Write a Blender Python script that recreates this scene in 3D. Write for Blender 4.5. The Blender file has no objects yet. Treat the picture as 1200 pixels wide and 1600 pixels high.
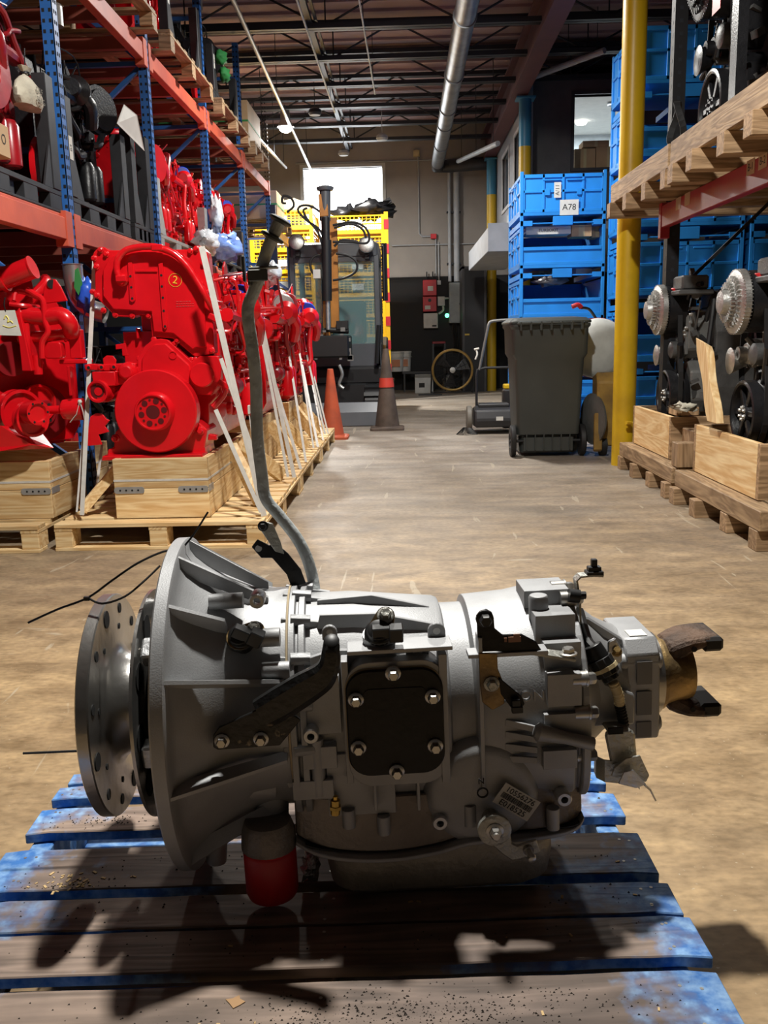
import bpy, bmesh, math, random
from mathutils import Vector, Matrix, Euler, noise
V = Vector
rnd = random.Random(7)
PI = math.pi
C = bpy.context.scene.collection
SC = bpy.context.scene
# ---------------------------------------------------------------- camera
cam_d = bpy.data.cameras.new('camera'); cam = bpy.data.objects.new('camera', cam_d); C.objects.link(cam)
FPX = 1400.0
cam_d.sensor_fit = 'VERTICAL'; cam_d.sensor_height = 36.0; cam_d.lens = 36.0*FPX/1600.0
cam_d.clip_start = 0.05; cam_d.clip_end = 200
_a = V((32, 275, -FPX)).normalized()
_u = V((-.0236, 1, 0)); _u.z = -(_u.x*_a.x+_u.y*_a.y)/_a.z; _u.normalize()
_r = _a.cross(_u)
CR = Matrix((_r, _a, _u))                    # world = CR @ camera-space
cam.matrix_world = Matrix.Translation((0, 0, 1.0)) @ CR.to_4x4()
SC.camera = cam
# ---------------------------------------------------------------- world and view
w = bpy.data.worlds.new('world'); SC.world = w; w.use_nodes = True
w.node_tree.nodes['Background'].inputs[0].default_value = (.55, .68, 1, 1)
w.node_tree.nodes['Background'].inputs[1].default_value = 0.015
SC.view_settings.view_transform = 'Standard'; SC.view_settings.look = 'None'
SC.view_settings.gamma = 1; SC.view_settings.use_curve_mapping = False
SC.view_settings.exposure = 0.3
SC.cycles.max_bounces = 6; SC.cycles.diffuse_bounces = 2; SC.cycles.glossy_bounces = 3
SC.cycles.transparent_max_bounces = 6; SC.cycles.transmission_bounces = 4
SC.cycles.sample_clamp_indirect = 4
# ---------------------------------------------------------------- ceiling lamps (the light of each high-bay fixture)
LAMPS = [((-.02, 2.4, 4.02), 185, .2), ((0.1, 8.2, 4.05), 150, .3), ((-1.62, 13.4, 3.92), 260, .3)]
for i, (p, W, s) in enumerate(LAMPS):
    ld = bpy.data.lights.new('lamp_light', 'AREA'); ld.shape = 'DISK'; ld.size = s; ld.energy = W
    ld.color = (1.0, .97, .91)
    lo = bpy.data.objects.new('lamp_light', ld); C.objects.link(lo); lo.location = (p[0], p[1], p[2]-.08)
# ---------------------------------------------------------------- helpers
def P(px, py, Y=None, X=None, Z=None):
    """point of the real place seen at photo pixel (px,py) on the plane Y=, X= or Z="""
    d = CR @ V((px-600, 800-py, -FPX))
    if Y is not None: t = Y/d.y
    elif X is not None: t = X/d.x
    else: t = (Z-1.0)/d.z
    return V((0, 0, 1)) + d*t

def basis(d, up=None):
    d = V(d).normalized()
    up = V(up) if up else (V((0, 0, 1)) if abs(d.z) < .9 else V((1, 0, 0)))
    u = d.cross(up).normalized(); v = u.cross(d).normalized()
    return d, u, v

class G:
    def __init__(s): s.v = []; s.f = []; s.s = []; s.soft = False
    def add(s, vs, fs, sm=False):
        n = len(s.v); s.v += [V(p) for p in vs]
        for f in fs: s.f.append([i+n for i in f]); s.s.append(sm)
        return s
    def box(s, x0, x1, y0, y1, z0, z1):
        return s.add([(x0,y0,z0),(x1,y0,z0),(x1,y1,z0),(x0,y1,z0),(x0,y0,z1),(x1,y0,z1),(x1,y1,z1),(x0,y1,z1)],
                     [(0,3,2,1),(4,5,6,7),(0,1,5,4),(1,2,6,5),(2,3,7,6),(3,0,4,7)])
    def obox(s, c, sz, rot=(0,0,0)):
        R = Euler(rot).to_matrix() if not isinstance(rot, Matrix) else rot
        h = V(sz)/2; c = V(c)
        vs = [c + R @ V((a*h.x, b*h.y, d*h.z)) for d in (-1,1) for a, b in ((-1,-1),(1,-1),(1,1),(-1,1))]
        return s.add(vs, [(0,3,2,1),(4,5,6,7),(0,1,5,4),(1,2,6,5),(2,3,7,6),(3,0,4,7)])
    def bar(s, p0, p1, w, t, up=None):
        """rectangular bar from p0 to p1, w across, t along up"""
        p0 = V(p0); p1 = V(p1); d, u, v = basis(p1-p0, up)
        vs = [p + u*(a*w/2) + v*(b*t/2) for p in (p0, p1) for a, b in ((-1,-1),(1,-1),(1,1),(-1,1))]
        return s.add(vs, [(0,1,2,3),(7,6,5,4),(0,4,5,1),(1,5,6,2),(2,6,7,3),(3,7,4,0)])
    def loft(s, rings, cap=True, smooth=True, close=True):
        n = len(rings[0]); vs = [p for r in rings for p in r]; fs = []
        for i in range(len(rings)-1):
            for j in range(n if close else n-1):
                k = (j+1) % n
                fs.append((i*n+j, i*n+k, (i+1)*n+k, (i+1)*n+j))
        s.add(vs, fs, smooth)
        if cap:
            b = len(s.v)-len(vs)
            s.f.append([b+j for j in range(n)][::-1]); s.s.append(False)
            s.f.append([b+(len(rings)-1)*n+j for j in range(n)]); s.s.append(False)
        return s
    def lathe(s, o, d, prof, n=20, smooth=True, cap=True, a0=0, a1=2*PI):
        d, u, v = basis(d); o = V(o); rings = []
        full = abs(a1-a0-2*PI) < 1e-6
        for t, r in prof:
            r = max(r, 1e-4)
            rings.append([o+d*t+(u*math.cos(a0+(a1-a0)*k/(n if full else n-1))+v*math.sin(a0+(a1-a0)*k/(n if full else n-1)))*r for k in range(n)])
        return s.loft(rings, cap and full, smooth, full)
    def cyl(s, p0, p1, r0, r1=None, n=14, smooth=True, cap=True):
        p0 = V(p0); p1 = V(p1); L = (p1-p0).length
        return s.lathe(p0, p1-p0, [(0, r0), (L, r0 if r1 is None else r1)], n, smooth, cap)
    def ring(s, c, d, R, r, w, n=24):
        """flat ring / washer, outer R, inner r, width w along d"""
        return s.lathe(c, d, [(0, r), (0, R), (w, R), (w, r), (0, r)], n, True, False)
    def tube(s, pts, r, n=8, smooth=True, k=0, cap=True):
        pts = [V(p) for p in pts]
        if k: pts = spline(pts, k)
        rs = r if isinstance(r, (list, tuple)) else [r]*len(pts)
        if len(rs) != len(pts): rs = [rs[min(len(rs)-1, int(i*len(rs)/len(pts)))] for i in range(len(pts))]
        t = (pts[1]-pts[0]).normalized(); _, u, _v = basis(t); rings = []
        for i, p in enumerate(pts):
            if i == 0: tt = pts[1]-p
            elif i == len(pts)-1: tt = p-pts[i-1]
            else: tt = (pts[i+1]-p).normalized()+(p-pts[i-1]).normalized()
            if tt.length < 1e-9: tt = t
            tt.normalize(); u = (u-tt*u.dot(tt)).normalized(); v = tt.cross(u)
            rings.append([p+(u*math.cos(2*PI*j/n)+v*math.sin(2*PI*j/n))*rs[i] for j in range(n)])
        return s.loft(rings, cap, smooth)
    def ribbon(s, pts, w, t, up):
        """flat band through pts: w wide, t thick; up = direction of width"""
        pts = [V(p) for p in pts]; rings = []
        for i, p in enumerate(pts):
            tt = (pts[min(i+1, len(pts)-1)]-pts[max(i-1, 0)]).normalized()
            u = V(up); u = (u-tt*u.dot(tt)).normalized(); v = tt.cross(u)
            rings.append([p+u*(a*w/2)+v*(b*t/2) for a, b in ((-1,-1),(1,-1),(1,1),(-1,1))])
        return s.loft(rings, True, False)
    def prism(s, poly, ax, lo, hi, smooth=False):
        def q(p, h): return {'x': (h, p[0], p[1]), 'y': (p[0], h, p[1]), 'z': (p[0], p[1], h)}[ax]
        n = len(poly)
        s.add([q(p, lo) for p in poly]+[q(p, hi) for p in poly],
              [(i, (i+1) % n, (i+1) % n+n, i+n) for i in range(n)], smooth)
        b = len(s.v)-2*n
        s.f += [[b+i for i in range(n)][::-1], [b+n+i for i in range(n)]]; s.s += [False, False]
        return s
    def bolt(s, p, d, r=.008, h=.007, washer=True, n=6):
        d = V(d).normalized(); p = V(p)
        if washer: s.lathe(p, d, [(0, r*1.45), (h*.25, r*1.45), (h*.4, r*1.1)], 14)
        z = h*.3 if washer else 0
        s.lathe(p+d*z, d, [(0, r), (h*.8, r), (h, r*.8)], n, False)
        return s
    def blob(s, c, rad, amp=.15, sc=3, seed=0, n=14, m=9):
        c = V(c); vs = []; rings = []; s.soft = True
        for i in range(m+1):
            ph = PI*i/m; ring = []
            for j in range(n):
                th = 2*PI*j/n; d = V((math.sin(ph)*math.cos(th), math.sin(ph)*math.sin(th), math.cos(ph)))
                k = 1+amp*noise.noise(d*sc+V((seed*3.1, seed, 0)))*2
                ring.append(c+V((d.x*rad[0], d.y*rad[1], d.z*rad[2]))*k)
            rings.append(ring)
        return s.loft(rings, False, True)
    def xf(s, M, i0=0):
        for i in range(i0, len(s.v)): s.v[i] = M @ s.v[i]
        return s
    def build(s, name, m, parent=None, bevel=0, seg=1, M=None, label=None, cat=None, group=None, kind=None, fix=True):
        me = bpy.data.meshes.new(name)
        me.from_pydata([(M @ p if M else p)[:] for p in s.v], [], s.f)
        me.polygons.foreach_set('use_smooth', s.s)
        if fix:
            b = bmesh.new(); b.from_mesh(me); bmesh.ops.recalc_face_normals(b, faces=b.faces); b.to_mesh(me); b.free()
        if any(s.s) and not s.soft: me.set_sharp_from_angle(angle=.62)
        me.materials.append(m)
        o = bpy.data.objects.new(name, me); C.objects.link(o)
        if parent: o.parent = parent
        if bevel:
            md = o.modifiers.new('bevel', 'BEVEL'); md.width = bevel; md.segments = seg; md.limit_method = 'ANGLE'; md.angle_limit = .6
            md.harden_normals = False
        if label: o['label'] = label
        if cat: o['category'] = cat
        if group: o['group'] = group
        if kind: o['kind'] = kind
        return o

def spline(pts, k=6, closed=False):
    out = []; n = len(pts)
    for i in range(n-1):
        p0 = pts[max(i-1, 0)]; p1 = pts[i]; p2 = pts[i+1]; p3 = pts[min(i+2, n-1)]
        for j in range(k):
            t = j/k
            out.append(.5*((2*p1)+(p2-p0)*t+(2*p0-5*p1+4*p2-p3)*t*t+(3*p1-p0-3*p2+p3)*t**3))
    out.append(pts[-1]); return out

def thing(name, label, cat, loc=(0,0,0), rz=0, group=None):
    o = bpy.data.objects.new(name, None); C.objects.link(o); o.empty_display_size = .1
    o.location = loc; o.rotation_euler = (0, 0, rz); o['label'] = label; o['category'] = cat
    if group: o['group'] = group
    return o
KIDS = {}
def copy_tree(o, parent=None, label=None, loc=None, rz=None):
    c = o.copy(); C.objects.link(c)
    if parent: c.parent = parent
    if label: c['label'] = label
    if loc is not None: c.location = loc
    if rz is not None: c.rotation_euler = (0, 0, rz)
    for ch in kids(o): copy_tree(ch, c)
    return c
def kids(o): return [x for x in C.objects if x.parent == o]
def dup(o, parent, M=None):
    c = o.copy(); C.objects.link(c); c.parent = parent
    if M is not None: c.matrix_basis = M
    return c
def T3(*p): return Matrix.Translation(p)
def rrect(x0, x1, z0, z1, r, n=5):
    out = []
    for cx, cz, a in ((x1-r, z1-r, 0), (x0+r, z1-r, PI/2), (x0+r, z0+r, PI), (x1-r, z0+r, 1.5*PI)):
        for k in range(n+1): out.append((cx+r*math.cos(a+PI/2*k/n), cz+r*math.sin(a+PI/2*k/n)))
    return out
def circ(cx, cz, r, n=16, a0=0): return [(cx+r*math.cos(a0+2*PI*k/n), cz+r*math.sin(a0+2*PI*k/n)) for k in range(n)]
def text(s, size, ext, name, m, parent, M, label=None, align='CENTER'):
    cu = bpy.data.curves.new('txt', 'FONT'); cu.body = s; cu.size = size; cu.extrude = ext; cu.align_x = align; cu.align_y = 'CENTER'
    cu.resolution_u = 3
    t = bpy.data.objects.new('txt', cu); C.objects.link(t)
    dg = bpy.context.evaluated_depsgraph_get(); me = bpy.data.meshes.new_from_object(t.evaluated_get(dg))
    bpy.data.objects.remove(t); me.transform(M); me.materials.clear(); me.materials.append(m); me.name = name
    o = bpy.data.objects.new(name, me); C.objects.link(o)
    if parent: o.parent = parent
    if label: o['label'] = label
    return o
# text facing -Y (towards the viewer end of the aisle)
FACE = Matrix.Rotation(PI/2, 4, 'X')

# ---------------------------------------------------------------- materials
MT = {}
def lk(nt, a, b): nt.links.new(a, b)
def mat(name, col, rough=.5, metal=0, var=.12, scale=6, bump=0, bscale=60, col2=None, coat=0, stretch=None, lo=.35, hi=.7, detail=5, emit=0, spec=.5, rvar=0):
    m = bpy.data.materials.new(name); m.use_nodes = True; nt = m.node_tree; b = nt.nodes['Principled BSDF']
    b.inputs['Roughness'].default_value = rough; b.inputs['Metallic'].default_value = metal
    b.inputs['Specular IOR Level'].default_value = spec
    if coat: b.inputs['Coat Weight'].default_value = coat; b.inputs['Coat Roughness'].default_value = .08
    c = (*col, 1)
    tc = nt.nodes.new('ShaderNodeTexCoord'); mp = nt.nodes.new('ShaderNodeMapping'); lk(nt, tc.outputs['Object'], mp.inputs['Vector'])
    if stretch: mp.inputs['Scale'].default_value = stretch
    oi = nt.nodes.new('ShaderNodeObjectInfo'); ad = nt.nodes.new('ShaderNodeVectorMath'); ad.operation = 'ADD'
    sc = nt.nodes.new('ShaderNodeVectorMath'); sc.operation = 'SCALE'; sc.inputs['Scale'].default_value = 7
    cmb = nt.nodes.new('ShaderNodeCombineXYZ')
    for k in range(3): lk(nt, oi.outputs['Random'], cmb.inputs[k])
    lk(nt, cmb.outputs[0], sc.inputs[0]); lk(nt, mp.outputs[0], ad.inputs[0]); lk(nt, sc.outputs[0], ad.inputs[1])
    nz = nt.nodes.new('ShaderNodeTexNoise'); nz.inputs['Scale'].default_value = scale; nz.inputs['Detail'].default_value = detail
    lk(nt, ad.outputs[0], nz.inputs['Vector'])
    rp = nt.nodes.new('ShaderNodeValToRGB'); rp.color_ramp.elements[0].position = lo; rp.color_ramp.elements[1].position = hi
    d = col2 if col2 else tuple(x*(1-var) for x in col)
    e = col if col2 else tuple(min(1, x*(1+var)) for x in col)
    rp.color_ramp.elements[0].color = (*e, 1); rp.color_ramp.elements[1].color = (*d, 1)
    lk(nt, nz.outputs['Fac'], rp.inputs['Fac']); lk(nt, rp.outputs[0], b.inputs['Base Color'])
    if rvar:
        mr = nt.nodes.new('ShaderNodeMapRange'); mr.inputs['To Min'].default_value = rough-rvar; mr.inputs['To Max'].default_value = rough+rvar
        lk(nt, nz.outputs['Fac'], mr.inputs['Value']); lk(nt, mr.outputs[0], b.inputs['Roughness'])
    if bump:
        n2 = nt.nodes.new('ShaderNodeTexNoise'); n2.inputs['Scale'].default_value = bscale; n2.inputs['Detail'].default_value = 4
        lk(nt, ad.outputs[0], n2.inputs['Vector'])
        bp = nt.nodes.new('ShaderNodeBump'); bp.inputs['Strength'].default_value = bump; bp.inputs['Distance'].default_value = .01
        lk(nt, n2.outputs['Fac'], bp.inputs['Height']); lk(nt, bp.outputs[0], b.inputs['Normal'])
    if emit:
        b.inputs['Emission Color'].default_value = c; b.inputs['Emission Strength'].default_value = emit
    MT[name] = m; return m
def wood(name, c1, c2, axis, fine=1.0, rough=.65):
    """sawn timber, grain running along axis"""
    m = bpy.data.materials.new(name); m.use_nodes = True; nt = m.node_tree; b = nt.nodes['Principled BSDF']
    b.inputs['Roughness'].default_value = rough
    tc = nt.nodes.new('ShaderNodeTexCoord'); mp = nt.nodes.new('ShaderNodeMapping'); lk(nt, tc.outputs['Object'], mp.inputs['Vector'])
    mp.inputs['Scale'].default_value = {'x': (.9, 9, 9), 'y': (9, .9, 9), 'z': (9, 9, .9)}[axis]
    oi = nt.nodes.new('ShaderNodeObjectInfo'); sc = nt.nodes.new('ShaderNodeVectorMath'); sc.operation = 'SCALE'; sc.inputs['Scale'].default_value = 31
    cmb = nt.nodes.new('ShaderNodeCombineXYZ')
    for k in range(3): lk(nt, oi.outputs['Random'], cmb.inputs[k])
    ad = nt.nodes.new('ShaderNodeVectorMath'); ad.operation = 'ADD'
    lk(nt, cmb.outputs[0], sc.inputs[0]); lk(nt, mp.outputs[0], ad.inputs[0]); lk(nt, sc.outputs[0], ad.inputs[1])
    nz = nt.nodes.new('ShaderNodeTexNoise'); nz.inputs['Scale'].default_value = 1.1*fine; nz.inputs['Detail'].default_value = 3; nz.inputs['Distortion'].default_value = .6
    lk(nt, ad.outputs[0], nz.inputs['Vector'])
    mul = nt.nodes.new('ShaderNodeMath'); mul.operation = 'MULTIPLY'; mul.inputs[1].default_value = 9
    fr = nt.nodes.new('ShaderNodeMath'); fr.operation = 'PINGPONG'; fr.inputs[1].default_value = .5
    lk(nt, nz.outputs['Fac'], mul.inputs[0]); lk(nt, mul.outputs[0], fr.inputs[0])
    n2 = nt.nodes.new('ShaderNodeTexNoise'); n2.inputs['Scale'].default_value = 6; n2.inputs['Detail'].default_value = 4; lk(nt, ad.outputs[0], n2.inputs['Vector'])
    mx = nt.nodes.new('ShaderNodeMath'); mx.operation = 'ADD'; lk(nt, fr.outputs[0], mx.inputs[0]); lk(nt, n2.outputs['Fac'], mx.inputs[1])
    rp = nt.nodes.new('ShaderNodeValToRGB'); rp.color_ramp.elements[0].position = .35; rp.color_ramp.elements[1].position = 1.05
    rp.color_ramp.elements[0].color = (*c1, 1); rp.color_ramp.elements[1].color = (*c2, 1)
    lk(nt, mx.outputs[0], rp.inputs['Fac'])
    hs = nt.nodes.new('ShaderNodeHueSaturation'); mr = nt.nodes.new('ShaderNodeMapRange'); mr.inputs['To Min'].default_value = .78; mr.inputs['To Max'].default_value = 1.15
    lk(nt, oi.outputs['Random'], mr.inputs['Value']); lk(nt, mr.outputs[0], hs.inputs['Value']); lk(nt, rp.outputs[0], hs.inputs['Color'])
    lk(nt, hs.outputs[0], b.inputs['Base Color'])
    bp = nt.nodes.new('ShaderNodeBump'); bp.inputs['Strength'].default_value = .25; bp.inputs['Distance'].default_value = .004
    lk(nt, mx.outputs[0], bp.inputs['Height']); lk(nt, bp.outputs[0], b.inputs['Normal'])
    MT[name] = m; return m

alu = mat('cast_aluminium', (.35, .355, .36), .55, .45, .16, 9, .08, 420)
alu_shade = mat('shaded_oily_aluminium', (.24, .215, .19), .42, .45, .3, 7, .2, 120, col2=(.12, .10, .085))  # darker copy of the cast aluminium: underside shade plus oil stain in the colour
alu_d = mat('machined_steel', (.42, .41, .39), .28, .9, .12, 5, .1, 40)
alu_l = mat('bare_aluminium', (.55, .56, .57), .42, .7, .1, 20, .2, 120)
zinc = mat('zinc_bolts', (.5, .49, .46), .35, .85, .1, 30)
blackp = mat('black_paint', (.004, .004, .005), .4, 0, .3, 30, .1, 90, spec=.3)
blackw = mat('worn_black_paint', (.012, .012, .012), .4, .1, .1, 38, .2, 90, col2=(.28, .23, .15), lo=.66, hi=.72)
blackr = mat('black_rubber', (.012, .012, .013), .6, 0, .2, 20)
rust = mat('rusty_iron', (.14, .085, .055), .75, .3, .3, 18, .6, 90, col2=(.04, .03, .025))
gold = mat('gold_passivated_steel', (.45, .30, .11), .4, .6, .1, 14, .2, 80, col2=(.12, .09, .06))
steelg = mat('grey_steel_bracket', (.42, .42, .38), .45, .7, .1, 25, .3, 120)
galv = mat('galvanised_pipe', (.40, .43, .43), .55, .2, .1, 28, .35, 70, col2=(.58, .62, .62))
panm = mat('oil_pan_steel', (.34, .31, .25), .45, .4, .2, 12, .3, 80)
redf = mat('red_filter', (.55, .012, .015), .4, 0, .1, 8)
red = mat('red_enamel', (.68, .006, .012), .27, 0, .10, 7, .08, 14, coat=.4)
redk = mat('red_enamel_matt', (.24, .005, .010), .4, 0, .2, 7, .1, 24)
white = mat('white_paper', (.72, .71, .66), .7, 0, .05, 10)
strapm = mat('white_strap', (.62, .6, .56), .5, 0, .08, 30)
ink = mat('black_ink', (.01, .01, .01), .6)
brass = mat('brass', (.55, .36, .08), .3, .9)
creamp = mat('cream_plastic', (.55, .45, .25), .5)
tie = mat('black_nylon', (.01, .01, .01), .45)
gask = mat('gasket', (.42, .33, .2), .7)
for _a in 'xyz': wood('pine_'+_a, (.95, .74, .42), (.70, .44, .19), _a, .75)
pine_x, pine_y, pine_z = MT['pine_x'], MT['pine_y'], MT['pine_z']
old_x = wood('old_wood_x', (.55, .36, .20), (.26, .16, .08), 'x')
old_y = wood('old_wood_y', (.60, .41, .23), (.30, .19, .10), 'y')
old_z = wood('old_wood_z', (.55, .36, .20), (.26, .16, .08), 'z')
# ---------------------------------------------------------------- setting
def concrete():
    m = bpy.data.materials.new('polished_concrete'); m.use_nodes = True; nt = m.node_tree; b = nt.nodes['Principled BSDF']
    tc = nt.nodes.new('ShaderNodeTexCoord')
    def nz(sc, det=6, dist=0, st=None):
        n = nt.nodes.new('ShaderNodeTexNoise'); n.inputs['Scale'].default_value = sc; n.inputs['Detail'].default_value = det; n.inputs['Distortion'].default_value = dist
        if st:
            mp = nt.nodes.new('ShaderNodeMapping'); mp.inputs['Scale'].default_value = st; lk(nt, tc.outputs['Object'], mp.inputs[0]); lk(nt, mp.outputs[0], n.inputs['Vector'])
        else: lk(nt, tc.outputs['Object'], n.inputs['Vector'])
        return n
    def ramp(n, els):
        r = nt.nodes.new('ShaderNodeValToRGB')
        while len(r.color_ramp.elements) < len(els): r.color_ramp.elements.new(.5)
        for e, (p, c) in zip(r.color_ramp.elements, els): e.position = p; e.color = (*c, 1)
        lk(nt, n.outputs['Fac'], r.inputs[0]); return r
    def mix(a, b_, f, mode='MIX'):
        x = nt.nodes.new('ShaderNodeMix'); x.data_type = 'RGBA'; x.blend_type = mode
        lk(nt, a, x.inputs[6]); lk(nt, b_, x.inputs[7])
        if isinstance(f, float): x.inputs[0].default_value = f
        else: lk(nt, f, x.inputs[0])
        return x.outputs[2]
    base = ramp(nz(1.1, 8, .8, (1, 1.6, 1)), [(.30, (.26, .175, .09)), (.5, (.36, .25, .135)), (.7, (.30, .205, .11))])
    fine = ramp(nz(9, 12, .3, (.8, 1.3, 1)), [(.3, (.66, .63, .58)), (.5, (1, 1, 1)), (.7, (1.3, 1.3, 1.28))])
    c = mix(base.outputs[0], fine.outputs[0], 1.0, 'MULTIPLY')
    stain = ramp(nz(.55, 4, .5), [(.52, (0, 0, 0)), (.62, (1, 1, 1))])
    dark = nt.nodes.new('ShaderNodeRGB'); dark.outputs[0].default_value = (.16, .13, .085, 1)
    ma = nt.nodes.new('ShaderNodeMath'); ma.operation = 'MULTIPLY'; ma.inputs[1].default_value = .45; lk(nt, stain.outputs[0], ma.inputs[0])
    c = mix(c, dark.outputs[0], ma.outputs[0])
    # far end of the aisle is greyer, bare concrete
    sx = nt.nodes.new('ShaderNodeSeparateXYZ'); lk(nt, tc.outputs['Object'], sx.inputs[0])
    mr = nt.nodes.new('ShaderNodeMapRange'); mr.inputs[1].default_value = 2.5; mr.inputs[2].default_value = 7; mr.inputs[3].default_value = 0; mr.inputs[4].default_value = .75
    lk(nt, sx.outputs['Y'], mr.inputs[0])
    grey = ramp(nz(1.7, 8, .5), [(.3, (.17, .155, .14)), (.55, (.30, .275, .25)), (.75, (.36, .33, .30))])
    c = mix(c, grey.outputs[0], mr.outputs[0])
    g2 = ramp(nz(55, 10, 0, (.7, 1.2, 1)), [(.32, (.80, .79, .76)), (.5, (1, 1, 1)), (.70, (1.18, 1.17, 1.15))]); c = mix(c, g2.outputs[0], 1.0, 'MULTIPLY')
    g3 = ramp(nz(3.2, 12, 0, (.35, 1.5, 1)), [(.35, (.80, .78, .74)), (.5, (1, 1, 1)), (.62, (1.2, 1.2, 1.18))]); c = mix(c, g3.outputs[0], .8, 'MULTIPLY')
    spk = ramp(nz(90, 2), [(.70, (0, 0, 0)), (.74, (1, 1, 1))])
    lt = nt.nodes.new('ShaderNodeRGB'); lt.outputs[0].default_value = (.55, .48, .36, 1)
    m3 = nt.nodes.new('ShaderNodeMath'); m3.operation = 'MULTIPLY'; m3.inputs[1].default_value = .5; lk(nt, spk.outputs[0], m3.inputs[0])
    c = mix(c, lt.outputs[0], m3.outputs[0])
    for st, sc_, th in (((1, .12, 1), 5, .66), ((.12, 1, 1), 4, .68), ((.5, .5, 1), 1.3, .70)):   # pale scratches and scuffs
        n5 = nz(sc_, 8, 2.5, st); r = nt.nodes.new('ShaderNodeValToRGB'); r.color_ramp.elements[0].position = th; r.color_ramp.elements[1].position = th+.02
        r.color_ramp.elements[0].color = (0, 0, 0, 1); r.color_ramp.elements[1].color = (.5, .5, .5, 1); lk(nt, n5.outputs['Fac'], r.inputs[0])
        c = mix(c, lt.outputs[0], r.outputs[0])
    lk(nt, c, b.inputs['Base Color'])
    rr = nt.nodes.new('ShaderNodeMapRange'); rr.inputs[3].default_value = .38; rr.inputs[4].default_value = .68; n = nz(5, 6, .5); lk(nt, n.outputs['Fac'], rr.inputs[0]); lk(nt, rr.outputs[0], b.inputs['Roughness'])
    bp = nt.nodes.new('ShaderNodeBump'); bp.inputs['Strength'].default_value = .12; bp.inputs['Distance'].default_value = .004
    n = nz(30, 8, 1); lk(nt, n.outputs['Fac'], bp.inputs['Height']); lk(nt, bp.outputs[0], b.inputs['Normal'])
    b.inputs['Specular IOR Level'].default_value = .45
    return m
conc = concrete()
def zsplit(name, z, c_lo, c_hi, rough=.7, bump=.1):
    m = mat(name, c_hi, rough, 0, .1, 2, bump, 8); nt = m.node_tree; b = nt.nodes['Principled BSDF']
    tc = nt.nodes.new('ShaderNodeTexCoord'); sx = nt.nodes.new('ShaderNodeSeparateXYZ'); lk(nt, tc.outputs['Object'], sx.inputs[0])
    gt = nt.nodes.new('ShaderNodeMath'); gt.operation = 'GREATER_THAN'; gt.inputs[1].default_value = z; lk(nt, sx.outputs['Z'], gt.inputs[0])
    x = nt.nodes.new('ShaderNodeMix'); x.data_type = 'RGBA'; x.inputs[6].default_value = (*c_lo, 1)
    src = b.inputs['Base Color'].links[0].from_socket
    lk(nt, gt.outputs[0], x.inputs[0]); lk(nt, src, x.inputs[7]); lk(nt, x.outputs[2], b.inputs['Base Color'])
    return m
wallm = zsplit('back_wall_paint', 2.06, (.012, .012, .014), (.30, .275, .255))
darkw = mat('dark_wall', (.07, .07, .075), .8)
deckm = mat('insulated_deck', (.34, .235, .235), .75, 0, .25, .8, .3, 3)
joistm = mat('joist_steel', (.022, .025, .032), .5, .2)
beamr = mat('oxide_beam', (.10, .030, .032), .6)
offw = mat('office_wall', (.33, .34, .37), .7, 0, .06, 2)
colblue = zsplit('column_paint_far', 3.36, (.62, .40, .02), (.045, .22, .36), .4, .03)
colyel = mat('column_yellow', (.72, .46, .015), .38, 0, .1, 3, .08, 20, col2=(.50, .30, .02), lo=.5, hi=.75)
def struct(g, name, m, parent=None, bevel=0, label=None, cat=None):
    o = g.build(name, m, parent, bevel)
    if not parent: o['kind'] = 'structure'
    return o
BY = 17.0
g = G(); g.add([(-7, -3, 0), (7, -3, 0), (7, BY, 0), (-7, BY, 0)], [(0, 1, 2, 3)]); g.box(-7, 7, -3, BY, -.1, -.001)
struct(g, 'floor', conc)
g = G().box(-7, 7, -3, BY+.3, 4.72, 4.8)
for i in range(60):  # corrugation of the roof deck
    y = -3+i*.34
    g.box(-7, 7, y, y+.05, 4.69, 4.72)
struct(g, 'ceiling', deckm)
WX0, WX1, WZ0, WZ1 = -1.77, -.35, 2.75, 4.0
g = G()
g.box(-7, WX0, BY, BY+.3, 0, 4.75).box(WX1, 7, BY, BY+.3, 0, 4.75).box(WX0, WX1, BY, BY+.3, 0, WZ0).box(WX0, WX1, BY, BY+.3, WZ1, 4.75)
g.box(-7, 7, BY-.012, BY, 2.035, 2.06)
struct(g, 'wall_back', wallm)
struct(G().box(-7.2, -7, -3, BY, 0, 4.75), 'wall_left', darkw)
struct(G().box(7, 7.2, -3, BY, 0, 4.75), 'wall_right', darkw)
struct(G().box(-7, 7, -3.2, -3, 0, 4.75), 'wall_front', darkw)
g = G()
for a in ((WX0-.06, WX0, WZ0, WZ1+.06), (WX1, WX1+.06, WZ0, WZ1+.06), (WX0, WX1, WZ1, WZ1+.06), (WX0-.06, WX1+.06, WZ0-.06, WZ0)):
    g.box(a[0], a[1], BY-.03, BY+.1, a[2], a[3])
wf = struct(g, 'window_1', mat('window_frame', (.5, .5, .5), .5))
skym = mat('daylight_pane', (.93, .97, 1), .5, emit=7)
G().box(WX0, WX1, BY+.12, BY+.14, WZ0, WZ1).build('pane', skym, wf)
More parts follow.
